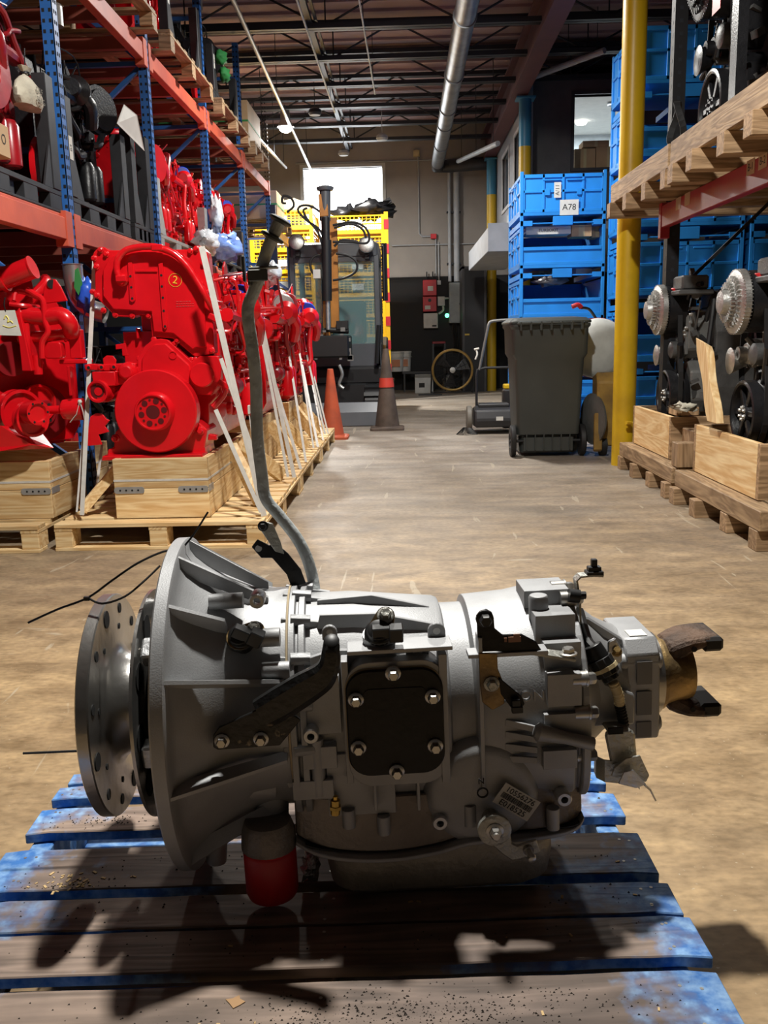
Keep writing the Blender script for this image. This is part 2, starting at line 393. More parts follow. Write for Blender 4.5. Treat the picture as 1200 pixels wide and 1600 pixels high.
# roof joists: bottom chords across the aisle, with webs and top chords
JY = [8.1+k*1.12 for k in range(8)]
for y in [-1, .6, 2.2, 3.8, 5.1, 6.5]+JY:
    g = G(); z0, z1 = 4.22, 4.66
    for dy in (-.035, .035): g.box(-7, 7, y+dy-.028, y+dy+.028, z0, z0+.05)
    for dy in (-.03, .03): g.box(-7, 7, y+dy-.025, y+dy+.025, z1-.05, z1)
    x = -6.8; k = 0
    while x < 6.6:
        a, b = ((z0+.03, z1-.03) if k % 2 == 0 else (z1-.03, z0+.03))
        g.tube([(x, y, a), (x+.75, y, b)], .012, 5)
        if k % 2 == 0: g.tube([(x+.02, y, z0+.03), (x+.02, y, z1-.03)], .008, 4)
        x += .75; k += 1
    struct(g, 'trim_1', joistm)
g = G()
for x in (-.95, ):   # bridging that runs along the roof
    g.box(x-.03, x+.03, -3, BY, 4.27, 4.32); g.box(x+.05, x+.08, -3, BY, 4.31, 4.34)
struct(g, 'trim_2', joistm)
# girder above the right hand columns
g = G().box(1.42, 1.62, -3, BY, 4.40, 4.43).box(1.42, 1.62, -3, BY, 3.97, 4.00).box(1.505, 1.535, -3, BY, 4.0, 4.4)
struct(g, 'trim_3', beamr)
# ---------------------------------------------------------------- blue pallet under the transmission
def bluewood():
    m = wood('blue_painted_board', (.42, .31, .24), (.20, .145, .11), 'x', 1.0, .7); nt = m.node_tree; b = nt.nodes['Principled BSDF']
    src = b.inputs['Base Color'].links[0].from_socket
    tc = nt.nodes.new('ShaderNodeTexCoord'); sx = nt.nodes.new('ShaderNodeSeparateXYZ'); lk(nt, tc.outputs['Object'], sx.inputs[0])
    def mth(op, a, b_=None, v=None):
        n = nt.nodes.new('ShaderNodeMath'); n.operation = op
        if isinstance(a, (int, float)): n.inputs[0].default_value = a
        else: lk(nt, a, n.inputs[0])
        if b_ is not None: lk(nt, b_, n.inputs[1])
        if v is not None: n.inputs[1].default_value = v
        return n.outputs[0]
    nz = nt.nodes.new('ShaderNodeTexNoise'); nz.inputs['Scale'].default_value = 9; nz.inputs['Detail'].default_value = 8; lk(nt, tc.outputs['Object'], nz.inputs['Vector'])
    n2 = nt.nodes.new('ShaderNodeTexNoise'); n2.inputs['Scale'].default_value = 45; n2.inputs['Detail'].default_value = 6; lk(nt, tc.outputs['Object'], n2.inputs['Vector'])
    ax = mth('ABSOLUTE', sx.outputs['X'])
    e = mth('MULTIPLY', mth('SUBTRACT', ax, v=.39), v=7.5)            # paint survives towards the ends of the boards
    side = mth('MULTIPLY', mth('LESS_THAN', sx.outputs['Z'], v=.1378), v=1.6)     # and on the edges that nothing rubs
    f = mth('ADD', mth('ADD', e, mth('MULTIPLY', mth('SUBTRACT', nz.outputs['Fac'], v=.52), v=4.2)), mth('MULTIPLY', mth('SUBTRACT', n2.outputs['Fac'], v=.5), v=1.6))
    f = mth('ADD', f, side)
    cl = nt.nodes.new('ShaderNodeClamp'); lk(nt, f, cl.inputs[0])
    bl = nt.nodes.new('ShaderNodeValToRGB'); bl.color_ramp.elements[0].color = (.035, .19, .56, 1); bl.color_ramp.elements[1].color = (.32, .55, .85, 1)
    bl.color_ramp.elements[0].position = .4; bl.color_ramp.elements[1].position = .7; lk(nt, n2.outputs['Fac'], bl.inputs[0])
    x = nt.nodes.new('ShaderNodeMix'); x.data_type = 'RGBA'; lk(nt, cl.outputs[0], x.inputs[0]); lk(nt, src, x.inputs[6]); lk(nt, bl.outputs[0], x.inputs[7])
    # dirt
    n3 = nt.nodes.new('ShaderNodeTexNoise'); n3.inputs['Scale'].default_value = 4; n3.inputs['Detail'].default_value = 9; lk(nt, tc.outputs['Object'], n3.inputs['Vector'])
    r3 = nt.nodes.new('ShaderNodeValToRGB'); r3.color_ramp.elements[0].position = .42; r3.color_ramp.elements[1].position = .62
    r3.color_ramp.elements[0].color = (1, 1, 1, 1); r3.color_ramp.elements[1].color = (.55, .55, .58, 1); lk(nt, n3.outputs['Fac'], r3.inputs[0])
    y = nt.nodes.new('ShaderNodeMix'); y.data_type = 'RGBA'; y.blend_type = 'MULTIPLY'; y.inputs[0].default_value = 1; lk(nt, x.outputs[2], y.inputs[6]); lk(nt, r3.outputs[0], y.inputs[7])
    lk(nt, y.outputs[2], b.inputs['Base Color'])
    return m
bluew = bluewood()
PT = thing('wooden_pallet', 'worn blue painted wooden pallet under the grey transmission', 'pallet', (-.14, 1.2, 0), math.radians(2.3))
r_ = random.Random(3)
for (y0, y1, xl, xr) in ((1.66, 1.70, -.53, .54), (1.598, 1.645, -.54, .53), (1.475, 1.56, -.545, .535), (1.30, 1.42, -.56, .54), (1.197, 1.275, -.54, .545), (1.10, 1.19, -.545, .55), (.955, 1.072, -.54, .545), (.80, .94, -.55, .54)):
    g = G(); n = 26
    def edge(y, dirn):
        return [(xl+(xr-xl)*k/n, y-1.2+dirn*(.0025*noise.noise(V((k*.6, y*9, 0))))+(dirn*-.006 if k in (0, n) else 0)) for k in range(n+1)]
    poly = edge(y0, 1)+edge(y1, 1)[::-1]
    poly = [(x+(0.004*noise.noise(V((x*40, y*50, 1)))), y) for x, y in poly]
    g.prism(poly, 'z', .121, .14)
    g.build('deck_board', bluew, PT, .0018)
for x in (-.515, 0, .5):
    g = G().box(x-.019, x+.019, -.42, .50, .019, .1205)
    g.build('stringer', bluew, PT, .002)
for y in (-.35, -.02, .2, .45):
    G().box(-.54, .54, y-.045, y+.045, 0, .0185).build('bottom_board', bluew, PT, .0015)
nl = G()
for y in (1.61, 1.63, 1.49, 1.54, 1.33, 1.39, 1.21, 1.26, 1.12, 1.17, .97, 1.04, .85):
    for x in (-.52, -.505, 0.008, .495, .51):
        nl.lathe((x+r_.uniform(-.01, .01), y-1.2+r_.uniform(-.006, .006), .1395), (0, 0, 1), [(0, .0026), (.001, .0026)], 8, False)
nl.build('nail_heads', zinc, PT, kind='stuff')
dirt = G()
for k in range(1500):
    c = r_.random()
    if c < .55: x, y = r_.gauss(.14, .13), r_.choice([-.2, -.175, -.19])+r_.gauss(0, .018)
    elif c < .8: x, y = r_.uniform(-.5, .52), r_.choice([(1.0, 1.06), (1.11, 1.18), (1.2, 1.27), (1.31, 1.41)][r_.randrange(4)] and [1.02, 1.15, 1.24, 1.36])+r_.uniform(-.03, .03)-1.2
    else: x, y = r_.gauss(-.42, .05), r_.choice([.31, .10])+r_.gauss(0, .012)
    if not any(a-1.2+.004 < y < b-1.2-.004 for a, b in ((.955, 1.072), (1.10, 1.19), (1.197, 1.275), (1.30, 1.42), (1.475, 1.56))) or abs(x) > .53: continue
    s = r_.uniform(.0006, .0028); 
    dirt.add([(x-s, y-s*.6, .1395), (x+s, y-s*.5, .1395), (x+s*.2, y+s, .1395), (x, y, .1395+s*.9)], [(0, 1, 3), (1, 2, 3), (2, 0, 3)])

lp = P(367, 1565, Z=.141); g = G().prism([(0, -.012), (.008, -.006), (.014, 0), (.006, .005), (.004, .012), (-.004, .006), (-.013, .004), (-.006, -.004)], 'z', 0, .0008); g.xf(T3(lp.x, lp.y, .1405))
g.build('dry_leaf', mat('leaf', (.42, .25, .12), .8), None, label='small dry leaf lying on the nearest blue pallet board', cat='leaf')
dirt.build('dirt_crumbs', mat('soil', (.03, .024, .018), .9), PT, kind='stuff')
chips = G()
for k in range(60):
    x, y = r_.gauss(-.41, .03), .12+r_.gauss(0, .012); 
    if k > 40: x, y = r_.uniform(-.4, .5), r_.choice([-.2, .04, -.05, .13])
    s = r_.uniform(.001, .004); a = r_.uniform(0, 3)
    chips.obox((x, y, .1405), (s*2.4, s, .0012), (0, 0, a))
chips.build('wood_chips', mat('chip_wood', (.6, .42, .2), .8), PT, kind='stuff')

# ---------------------------------------------------------------- the transmission
TO = V((-.385, 1.41, .42)); TTH = math.radians(1.2)
TM = T3(*TO) @ T3(.378, 0, 0) @ Matrix.Rotation(math.radians(3.5), 4, 'Z') @ T3(-.381, 0, 0) @ Matrix.Rotation(-TTH, 4, 'Y') @ T3(.387, 0, 0) @ Matrix.Scale(1.015, 4, (1, 0, 0)) @ T3(-.387, 0, 0)           # local (a, y, z) about the shaft axis -> world
TMI = TM.inverted()
TE = V((-.02, 1.41, .14))
TR = thing('transmission', 'grey cast aluminium truck transmission on the blue pallet, nearest the viewer', 'transmission', TE)
TX = T3(*-TE) @ TM
def TL(px, py, y):
    """shaft-frame point seen at a photo pixel, at frame depth y"""
    o = TMI @ V((0, 0, 1)); q = TMI @ P(px, py, Y=TO.y); d = q-o
    return o+d*((y-o.y)/d.y)
def tb(g, name, m, parent=TR, bevel=0, **k): return g.build(name, m, parent, bevel, M=TX, **k)
AX = (1, 0, 0); FR = (0, -1, 0)
# flywheel adapter
g = G().lathe((-.106, 0, 0), AX, [(0, .03), (0, .15), (.001, .176), (.003, .179), (.019, .179), (.021, .177), (.021, .10), (.028, .088), (.045, .078), (.060, .072), (.072, .075), (.078, .085), (.078, .03), (0, .03)], 96, True, False)
fa = tb(g, 'drive_flange', alu_d)
dkh = mat('dark_hole', (.004, .004, .004), .8)
for k in range(12):
    hl = G(); a = 2*PI*k/12+.2; hl.cyl((-.0848, .155*math.cos(a), .155*math.sin(a)), (-.0838, .155*math.cos(a), .155*math.sin(a)), .0085 if k % 3 else .014, n=14); tb(hl, 'bolt_hole', dkh, fa)
for k in range(8):
    hl = G(); a = 2*PI*k/8+.5; hl.cyl((-.0848, .125*math.cos(a), .125*math.sin(a)), (-.0838, .125*math.cos(a), .125*math.sin(a)), .005, n=10); tb(hl, 'bolt_hole', dkh, fa)
g = G().lathe((-.026, 0, 0), AX, [(0, .02), (0, .183), (.005, .183), (.005, .135), (.005, .02)], 96, True, False)
fp = tb(g, 'flexplate', alu_d)
for k in range(10):
    g = G(); a = 2*PI*k/10; c, s = math.cos(a), math.sin(a)
    g.lathe((-.0205, .145*c, .145*s), AX, [(0, .022), (.0006, .022)], 14, False); tb(g, 'lightening_hole', dkh, fp)
g = G().lathe((-.018, 0, 0), AX, [(0, .05), (0, .11), (.012, .12), (.03, .175), (.05, .19), (.16, .14)], 64)
tb(g, 'torque_converter', mat('converter_black', (.012, .012, .012), .35, .3))
for k in range(6):
    a = PI*k/3+3.3; c, s = math.cos(a), math.sin(a); r = .150
    ct = V((-.006, r*c, r*s)); R = Matrix.Rotation(a, 3, 'X')
    g = G(); g.obox(ct, (.022, .03, .036), R); g.obox(ct+R @ V((.01, .0, .026)), (.012, .022, .02), R); g.obox(ct+R @ V((.01, .0, -.026)), (.012, .022, .02), R)
    lug = tb(g, 'converter_lug', alu_l, bevel=.003)
    tb(G().bolt(ct+V((.012, 0, 0)), (-1, 0, 0), .008, .02), 'lug_bolt', zinc, lug)
# bell housing
g = G().lathe((0, 0, 0), AX, [(.02, .225), (.02, .262), (.023, .266), (.040, .266), (.043, .262), (.044, .248), (.052, .236), (.07, .220), (.10, .199), (.14, .181), (.175, .175), (.198, .175), (.198, .15), (.07, .2), (.044, .22), (.02, .225)], 128, True, False)
def rib(phi, a0, a1, h0, h1, t=.0028, r0=None, r1=None, gg=None):
    """fin along the bell cone at angle phi (degrees from the viewer's side, up positive)"""
    ph = math.radians(phi); n = V((0, -math.cos(ph), math.sin(ph))); tt = V((0, math.sin(ph), math.cos(ph)))
    rc = lambda a: .236-(a-.052)*.63 if a < .14 else .181
    vs = []
    for s in (-1, 1):
        for a, h in ((a0, -.01), (a1, -.01), (a1, h1), (a0, h0)):
            vs.append(V((a, 0, 0))+n*(rc(a)+h)+tt*(s*(t+(.003 if h < 0 else 0))))
    (gg or g).add(vs, [(0,1,2,3),(7,6,5,4),(0,4,5,1),(1,5,6,2),(2,6,7,3),(3,7,4,0)])
for ph, a1, h1 in ((96, .165, .006), (76, .170, .004), (118, .165, .006), (27, .196, .010), (-9, .196, .010), (-48, .175, .006), (150, .16, .006), (-80, .17, .004)): rib(ph, .040, a1, .021, h1)
rib(52, .040, .115, .021, .024)
# sensor pad and bosses on the bell
for px, py, y, r, l in ((352, 930, -.10, .012, .05), (430, 1045, -.165, .013, .04), (420, 990, -.145, .014, .03)):
    c = TL(px, py, y); d = V((0, c.y, c.z)).normalized(); c = c-d*.012
    g.cyl(c-V((l/2, 0, 0)) if l > .021 else c-d*.01, c+V((l/2, 0, 0)) if l > .021 else c+d*.006, r, n=16)
bh = tb(g, 'bell_housing', alu)
g = G().tube([TL(430, 1225, -.13), TL(355, 1230, -.14), TL(330, 1222, -.13)], [.022, .02, .004], 14)   # cast oil gallery
tb(g, 'oil_gallery', alu, bh)
tb(G().cyl(TL(425, 1240, -.10), TL(425, 1310, -.12), .026, n=20), 'filter_tower', alu, bh)
tb(G().cyl(TL(340, 1300, -.1), TL(338, 1345, -.1), .016, n=12), 'dowel_boss', alu, bh)
# main case
def sect(a, R, W, zb, n=56, q=.42):
    o = []
    for k in range(n):
        t = 2*PI*k/n; c, s = math.cos(t), math.sin(t)
        if s >= 0: o.append(V((a, W*c, R*s)))
        else: o.append(V((a, math.copysign(W*abs(c)**q, c), -zb*abs(s)**q)))
    return o
g = G()
st = [(.202, .178, .178, .150), (.211, .178, .178, .150), (.212, .168, .166, .150), (.216, .168, .166, .150), (.217, .175, .176, .152), (.226, .175, .176, .152), (.227, .164, .160, .150),
      (.30, .163, .160, .150), (.38, .153, .160, .150), (.430, .147, .162, .150), (.437, .144, .160, .150), (.440, .134, .148, .148), (.475, .134, .148, .148), (.479, .146, .164, .150), (.55, .150, .168, .150),
      (.60, .160, .170, .150), (.618, .163, .170, .150), (.626, .150, .160, .150), (.630, .150, .160, .150)]
g.loft([sect(*q) for q in st], True, False)
# ring flange bosses between the bell and the case
for k in range(16):
    ph = 2*PI*k/16+.12; c, s = math.cos(ph), math.sin(ph)
    if s < -.75: continue
    g.cyl((.205, .174*c, .174*s), (.235, .170*c, .170*s), .010, n=10)
    g.bar((.19, .172*c, .172*s), (.262, .158*c, .158*s), .010, .012)
# PTO pad, ribs under it
g.prism([(p[0], p[1]) for p in rrect(.285, .428, -.080, .113, .035, 6)], 'y', -.183, -.12)
for px in (586, 653):
    g.obox(TL(px, 1235, -.165), (.0045, .03, .05))
# long cast ribs over the top of the case
def wedge(px0, py0, px1, py1, y, h):
    a = TL(px0, py0, y); b = TL(px1, py1, y)
    g.add([a+V((0, -.003, -.03)), b+V((0, -.003, -.03)), b+V((0, -.003, 0)), a+V((0, -.003, h)), a+V((0, .003, -.03)), b+V((0, .003, -.03)), b+V((0, .003, 0)), a+V((0, .003, h))],
          [(0,1,2,3),(7,6,5,4),(0,4,5,1),(1,5,6,2),(2,6,7,3),(3,7,4,0)])
g.prism([(.24, .13), (.245, .166), (.33, .170), (.345, .166), (.42, .146), (.42, .12)], 'y', -.035, -.027)
g.prism([(.24, .12), (.25, .158), (.335, .156), (.43, .132), (.43, .11)], 'y', -.088, -.08)
g.prism([(.235, .05), (.235, .112), (.27, .122), (.33, .118), (.335, .06)], 'y', -.148, -.138)
g.prism([(.235, .06), (.235, .15), (.42, .13), (.42, .06)], 'y', .05, .058)
# ledge at the split line, and the horizontal webs below it
g.obox((.365, -.158, .128), (.15, .05, .006)); g.obox((.52, -.165, .112), (.115, .03, .006))
# lower case: hump for the gear shaft, vertical pilasters and bolt towers
g.lathe((.48, -.10, -.115), FR, [(0, .095), (.055, .088), (.068, .078), (.072, .066)], 36)
for px, py, h in ((497, 1200, .09), (600, 1290, .03), (735, 1275, .035), (865, 1280, .035), (545, 1280, .03)):
    g.cyl(TL(px, py, -.172)+V((0, .004, -h/2)), TL(px, py, -.172)+V((0, .004, h/2)), .010, n=12)
g.obox(TL(500, 1180, -.166), (.05, .02, .035)); g.obox(TL(490, 1230, -.166), (.06, .02, .03)); g.obox(TL(505, 1100, -.162), (.05, .012, .09))
g.obox(TL(880, 1075, -.166), (.05, .02, .05)); g.obox(TL(885, 1130, -.168), (.07, .022, .04)); g.obox(TL(872, 1180, -.168), (.05, .03, .03))
for k in range(4): g.bar(TL(790, 1128+k*19, -.165), TL(840, 1140+k*16, -.182), .004, .010)
g.obox((.425, -.17, .02), (.012, .03, .2)); g.obox((.285, -.165, .02), (.01, .03, .19)); g.obox((.48, -.165, .02), (.006, .03, .24)); g.obox((.30, -.150, -.085), (.10, .03, .1))
g.lathe(TL(840, 1142, -.19)+V((-.005, 0, 0)), (1, 0, -.3), [(0, .008), (.006, .014), (.02, .012), (.05, .009), (.09, .010)], 14)
# square rear boss, breather boss
g.obox((.60, -.03, .158), (.07, .07, .028)); g.obox((.60, -.10, .125), (.06, .05, .05)); g.obox((.605, -.13, .09), (.055, .04, .05))
g.lathe((.583, -.085, .135), (0, 0, 1), [(0, .015), (.032, .015), (.036, .013)], 20)
mc = tb(g, 'main_case', alu, bevel=.0022)
tb(G().lathe((.199, 0, 0), AX, [(0, .150), (0, .1795), (.003, .1795), (.003, .150), (0, .150)], 96, True, False), 'case_gasket', gask)
for px, py, y in ((486, 1147, -.18), (687, 1282, -.172), (880, 1245, -.172), (402, 937, -.12)):
    c = TL(px, py, y); e = tb(G().lathe(c+V((0, .02, 0)), FR, [(0, .0115), (.028, .0115), (.030, .010), (.030, .0055), (.02, .0055)], 20, True, False), 'threaded_boss', alu_l, mc)
for px, py, y, s in ((652, 1018, -.15, .017), (682, 986, -.135, .013), (515, 988, -.14, .011)):   # lugs with a through hole
    c = TL(px, py, y)
    pl = [(c.x-s, c.z-s), (c.x+s, c.z-s), (c.x+s, c.z)]+[(c.x+s*math.cos(t), c.z+s*math.sin(t)) for t in (.4, .8, 1.2, 1.57, 2, 2.4, 2.8)]+[(c.x-s, c.z)]
    e = tb(G().prism(pl, 'y', y-.003, y+.005), 'lug', alu, mc, .001)
    tb(G().cyl((c.x, y-.0034, c.z+.001), (c.x, y-.0028, c.z+.001), s*.42, n=14), 'lug_hole', mat('pale_hole', (.6, .6, .58), .5) if 'pale_hole' not in MT else MT['pale_hole'], e)
# PTO cover
_a, _b = TL(547, 1215, -.19), TL(691, 1042, -.19); cx_0, cx_1, cz_0, cz_1 = _a.x, _b.x, _a.z, _b.z
g = G().prism(rrect(cx_0, cx_1, cz_0, cz_1, .032, 8), 'y', -.1905, -.184)
pc = tb(g, 'cover_plate', blackp, bevel=.002)
tb(G().prism(rrect(cx_0+.026, cx_1-.025, cz_0+.028, cz_1-.028, .008, 4), 'y', -.192, -.19), 'cover_centre', blackp, pc)
tb(G().prism(rrect(cx_0-.0015, cx_1+.0015, cz_0-.0015, cz_1+.0015, .033, 8), 'y', -.1845, -.183), 'cover_gasket', gask, pc)
for px, py in ((614, 1052), (556, 1093), (676, 1088), (560, 1168), (680, 1165), (620, 1205)):
    tb(G().bolt(TL(px, py, -.192)+V((0, .001, 0)), FR, .0078, .012), 'bolt', zinc, pc)
# worn black support bracket
q = lambda px, py, y: TL(px, py, y)
def plate(pts, y, t, name, m, parent=TR, bev=.001, k=0):
    pl = [(p.x, p.z) for p in (TL(a, b, y) for a, b in pts)]
    return tb(G().prism(pl, 'y', y, y+t), name, m, parent, bev)
sb = plate([(333, 1150), (342, 1137), (405, 1108), (425, 1095), (470, 1125), (437, 1165), (340, 1172), (333, 1168)], -.214, .006, 'support_bracket', blackw)
pts = [q(408, 1118, -.216), q(440, 1100, -.219), q(475, 1078, -.222), q(502, 1060, -.225), q(514, 1040, -.226), q(517, 1018, -.226), q(518, 1006, -.222)]
g = G(); rings = []
ww = [.022, .024, .023, .020, .014, .012, .011]
for i, p in enumerate(spline(pts, 4)):
    f = i/4; i0 = min(int(f), 5); wd = ww[i0]+(ww[i0+1]-ww[i0])*(f-i0)
    sp = spline(pts, 4); d = (sp[min(i+1, len(sp)-1)]-sp[max(i-1, 0)]).normalized(); u = d.cross(V((0, 1, 0))).normalized()
    rings.append([p+u*wd*a+V((0, b, 0)) for a, b in ((-1, .012), (-1, .0), (-.6, -.006), (.6, -.006), (1, 0), (1, .012))])
g.loft(rings, True, False)
tb(g, 'bracket_arm', blackw, sb)
for px, py in ((347, 1157), (408, 1154)): tb(G().bolt(TL(px, py, -.214), FR, .0075, .010), 'bolt', zinc, sb)
tb(G().lathe(q(518, 1008, -.214), (0.05, -.6, .8), [(0, .011), (.012, .011), (.014, .008)], 12), 'arm_tip', tie, sb)
# speed sensors
def sensor(px, py, y, bx, by, rot, name='speed_sensor'):
    c = TL(px, py, y); b = TL(bx, by, y+.01); d = V((0, c.y, c.z*.9)).normalized()
    g = G().lathe(c-d*.03, d, [(0, .016), (.026, .016), (.026, .021), (.034, .021), (.038, .017), (.046, .016), (.048, .010)], 24)
    s = tb(g, name, tie, bevel=.0006)
    g = G().obox(c+d*.018+V((.012, 0, -.004)), (.045, .017, .017), Euler((.2, rot, 0)).to_matrix())
    g.obox(c+d*.022+V((.024, 0, -.009)), (.02, .021, .022), Euler((.2, rot, 0)).to_matrix())
    tb(g, 'connector', tie, s, .0015)
    g = G(); dd = (b-c); L = dd.length; e = dd.normalized(); f = d.cross(e).normalized(); rr = []
    pl = [c+e*(-.020*math.cos(t))+f*(.020*math.sin(t)) for t in [(-1.3+2.6*k/8) for k in range(9)]]+[b+e*(.014*math.cos(t))+f*(.014*math.sin(t)) for t in [(1.5-3*k/8) for k in range(9)]]
    g.loft([[p-d*.006 for p in pl], [p+d*.006 for p in pl]], True, False)
    tb(g, 'clamp_plate', gold, s)
    tb(G().bolt(b+d*.006, d, .0085, .012), 'bolt', steelg, s)
sensor(376, 998, -.140, 399, 986, .5); sensor(592, 990, -.155, 602, 965, 0)
tb(G().cyl(TL(592, 990, -.15), TL(594, 1026, -.14)+V((0, .004, 0)), .024, n=20), 'sensor_boss', alu)
# label and castings
LC = TL(807, 1253, -.1855); Rl = Matrix.Rotation(math.radians(35), 4, 'Y')
lb = tb(G().obox(LC, (.062, .0012, .036), Rl.to_3x3()), 'label_sticker', mat('sticker', (.50, .48, .42), .5))
LM = TX @ T3(LC.x, LC.y-.0012, LC.z) @ Rl @ FACE
for s, dz, sz in (('10556276', .0105, .0125), ('E018525', -.0115, .013)): text(s, sz, .0002, 'label_text', ink, lb, LM @ T3(0, dz, 0))
g = G(); rb = random.Random(4); x = -.026
while x < .026:
    wd = rb.choice([.0006, .0011, .0016]); g.box(x, x+wd, -.0002, .0002, -.0045, .0045); x += wd+rb.choice([.0006, .001])
g.build('barcode', ink, lb, M=TX @ T3(LC.x, LC.y-.0012, LC.z) @ Rl)
text('ALLISON', .0225, .004, 'cast_lettering', alu, mc, TX @ T3(TL(802, 1087, -.17).x, -.1755, TL(802, 1087, -.17).z) @ FACE)
text('N', .013, .0012, 'cast_letter', MT['dark_hole'], mc, TX @ T3(*(TL(752, 1221, -.185))) @ FACE)
tb(G().ring(TL(754, 1238, -.184), FR, .0085, .0065, .002), 'cast_ring', MT['dark_hole'], mc)
tb(G().cyl(TL(524, 1250, -.175), TL(524, 1272, -.175), .007, n=8, smooth=False).cyl(TL(524, 1244, -.175), TL(524, 1252, -.175), .004, n=10).cyl(TL(524, 1259, -.175), TL(524, 1264, -.175), .009, n=6, smooth=False), 'brass_fitting', brass)
# oil pan and its rail
rail = [TL(px, py, -.168) for px, py in ((462, 1322), (500, 1333), (560, 1338), (620, 1336), (680, 1326), (730, 1312), (780, 1307), (850, 1303), (900, 1296), (915, 1283))]
sp = spline(rail, 4)
g = G(); rings = []
for p in sp:
    f = (p.x-sp[0].x)/(sp[-1].x-sp[0].x); e = .02*(abs(2*f-1)**6)
    rings.append([V((p.x, y, p.z+dz)) for y, dz in ((-.172+e, .004), (-.180+e, .002), (-.180+e, -.004), (-.172+e, -.006), (.165, -.006), (.165, .004))])
g.loft(rings, True, False); tb(g, 'pan_rail', alu, bevel=.001)
g = G(); rings = []
for p in sp:   # casting skirt between the straight case and the wavy rail
    f = (p.x-sp[0].x)/(sp[-1].x-sp[0].x); e = .02*(abs(2*f-1)**6)
    rings.append([V((p.x, y, z)) for y, z in ((-.166+e, p.z+.006), (-.160+e, -.11), (.15, -.11), (.155, p.z+.006))])
g.loft(rings, True, False); tb(g, 'lower_skirt', alu_shade, mc, .002)  # skirt colour carries the shade of the lower case as well as oil
tb(G().loft([[V((p.x, y, p.z+dz)) for y, dz in ((-.166, .0045), (-.166, .0065), (.15, .0065), (.15, .0045))] for p in sp[2:-3]], True, False), 'pan_gasket', blackr)
g = G(); rings = []
for zz, ins in ((0, .02), (-.03, .004), (-.06, .003), (-.095, .008), (-.108, .020), (-.112, .04)):
    pl = rrect(.238+ins, .594-ins, -.168+ins, .14-ins, .045, 8)
    rings.append([V((x, y, (-.163 if zz == 0 else -.170)+.03*(x-.4)*(1 if zz == 0 else 0)+zz)) for x, y in pl])
g.loft(rings, True, True); tb(g, 'oil_pan', panm)
# red spin-on filter
c = TL(422, 1335, -.145); c.z = -.195
g = G().lathe((c.x, c.y, c.z+.02), (0, 0, -1), [(.008, .036), (.012, .039), (.016, .038), (.020, .040), (.085, .040), (.093, .037), (.096, .028)], 40)
rf = tb(g, 'oil_filter', redf)
tb(G().lathe((c.x, c.y, c.z+.05), (0, 0, -1), [(.0, .035), (.015, .040), (.035, .042), (.042, .042)], 24), 'filter_head', alu_shade, rf)
# shift lever and stud
c = TL(773, 1298, -.21)
sl = tb(G().lathe(c+V((0, .05, 0)), FR, [(0, .014), (.043, .014), (.043, .0245), (.050, .0245), (.051, .022)], 32), 'shift_lever', steelg)
plate_pts = [(757, 1310), (795, 1290), (800, 1318), (808, 1322), (838, 1312), (845, 1332), (825, 1340), (800, 1345), (785, 1335)]
plate(plate_pts, -.204, .005, 'lever_arm', steelg, sl, .0015)
tb(G().bolt(c+V((0, .0, 0)), FR, .009, .010).cyl(c, c+V((0, -.018, 0)), .005, n=10), 'nut', zinc, sl)
c = TL(825, 1327, -.204)
tb(G().lathe(c, (.1, -1, -.2), [(0, .008), (.004, .008), (.004, .005), (.014, .0045), (.016, .007), (.022, .006), (.024, .003)], 14), 'ball_stud', zinc, sl)
# black wiring bracket on the right
wb = plate([(745, 965), (750, 955), (760, 952), (769, 957), (772, 968), (773, 982), (785, 992), (815, 991), (838, 1003), (850, 1022), (800, 1020), (775, 1018), (747, 1019)], -.176, .004, 'wiring_bracket', blackp)
tb(G().bolt(TL(757, 966, -.176), FR, .009, .014), 'bolt', tie, wb)
for dx in (0, 7, 14): pass
c = TL(804, 999, -.1775); tb(G().obox(c, (.018, .002, .008)).obox(c+V((.003, 0, .006)), (.009, .002, .004)).obox(c+V((-.013, 0, 0)), (.004, .002, .006)), 'engine_symbol', mat('symbol_copper', (.25, .12, .07), .5), wb)
gb = plate([(748, 1021), (777, 1021), (778, 1045), (790, 1075), (788, 1100), (770, 1110), (754, 1098), (750, 1070)], -.182, .004, 'strap_bracket', gold)
tb(G().bolt(TL(768, 1068, -.182), FR, .008, .010), 'bolt', steelg, gb)
st2 = plate([(779, 1058), (815, 1088), (820, 1100), (812, 1112), (800, 1108), (783, 1085)], -.185, .003, 'clip_tab', blackp, gb)
tb(G().obox(TL(806, 1097, -.19), (.012, .012, .01)).obox(TL(808, 1108, -.19), (.016, .01, .010)), 'wire_clip', tie, gb, .001)
g = G(); a = TL(825, 1018, -.172); b = TL(897, 1026, -.172)
g.add([a+V((0,-.002,0)), b+V((0, -.012, 0)), b+V((0, .02, 0)), a+V((0, .01, .004))]+[p+V((0, 0, -.004)) for p in (a+V((0,-.002,0)), b+V((0, -.012, 0)), b+V((0, .02, 0)), a+V((0, .01, .004)))], [(0,1,2,3),(7,6,5,4),(0,4,5,1),(1,5,6,2),(2,6,7,3),(3,7,4,0)])
wt = tb(g, 'bracket_tab', steelg); tb(G().bolt(TL(888, 1022, -.172), (0, 0, 1), .009, .008), 'bolt', zinc, wt)
# rear plate with bolts
g = G().loft([sect(a, R, W, zb) for a, R, W, zb in ((.630, .162, .172, .152), (.642, .162, .172, .152))], True, False)
rp_ = tb(g, 'rear_cover', alu, bevel=.002)
for px, py, y in ((914, 1060, -.165), (918, 1113, -.168), (895, 935, -.07), (880, 918, -.03), (916, 1180, -.15)):
    tb(G().bolt(TL(px, py, y)*1.0, AX, .009, .012).cyl(TL(px, py, y)-V((.02, 0, 0)), TL(px, py, y), .012, n=14), 'bolt', zinc, rp_)
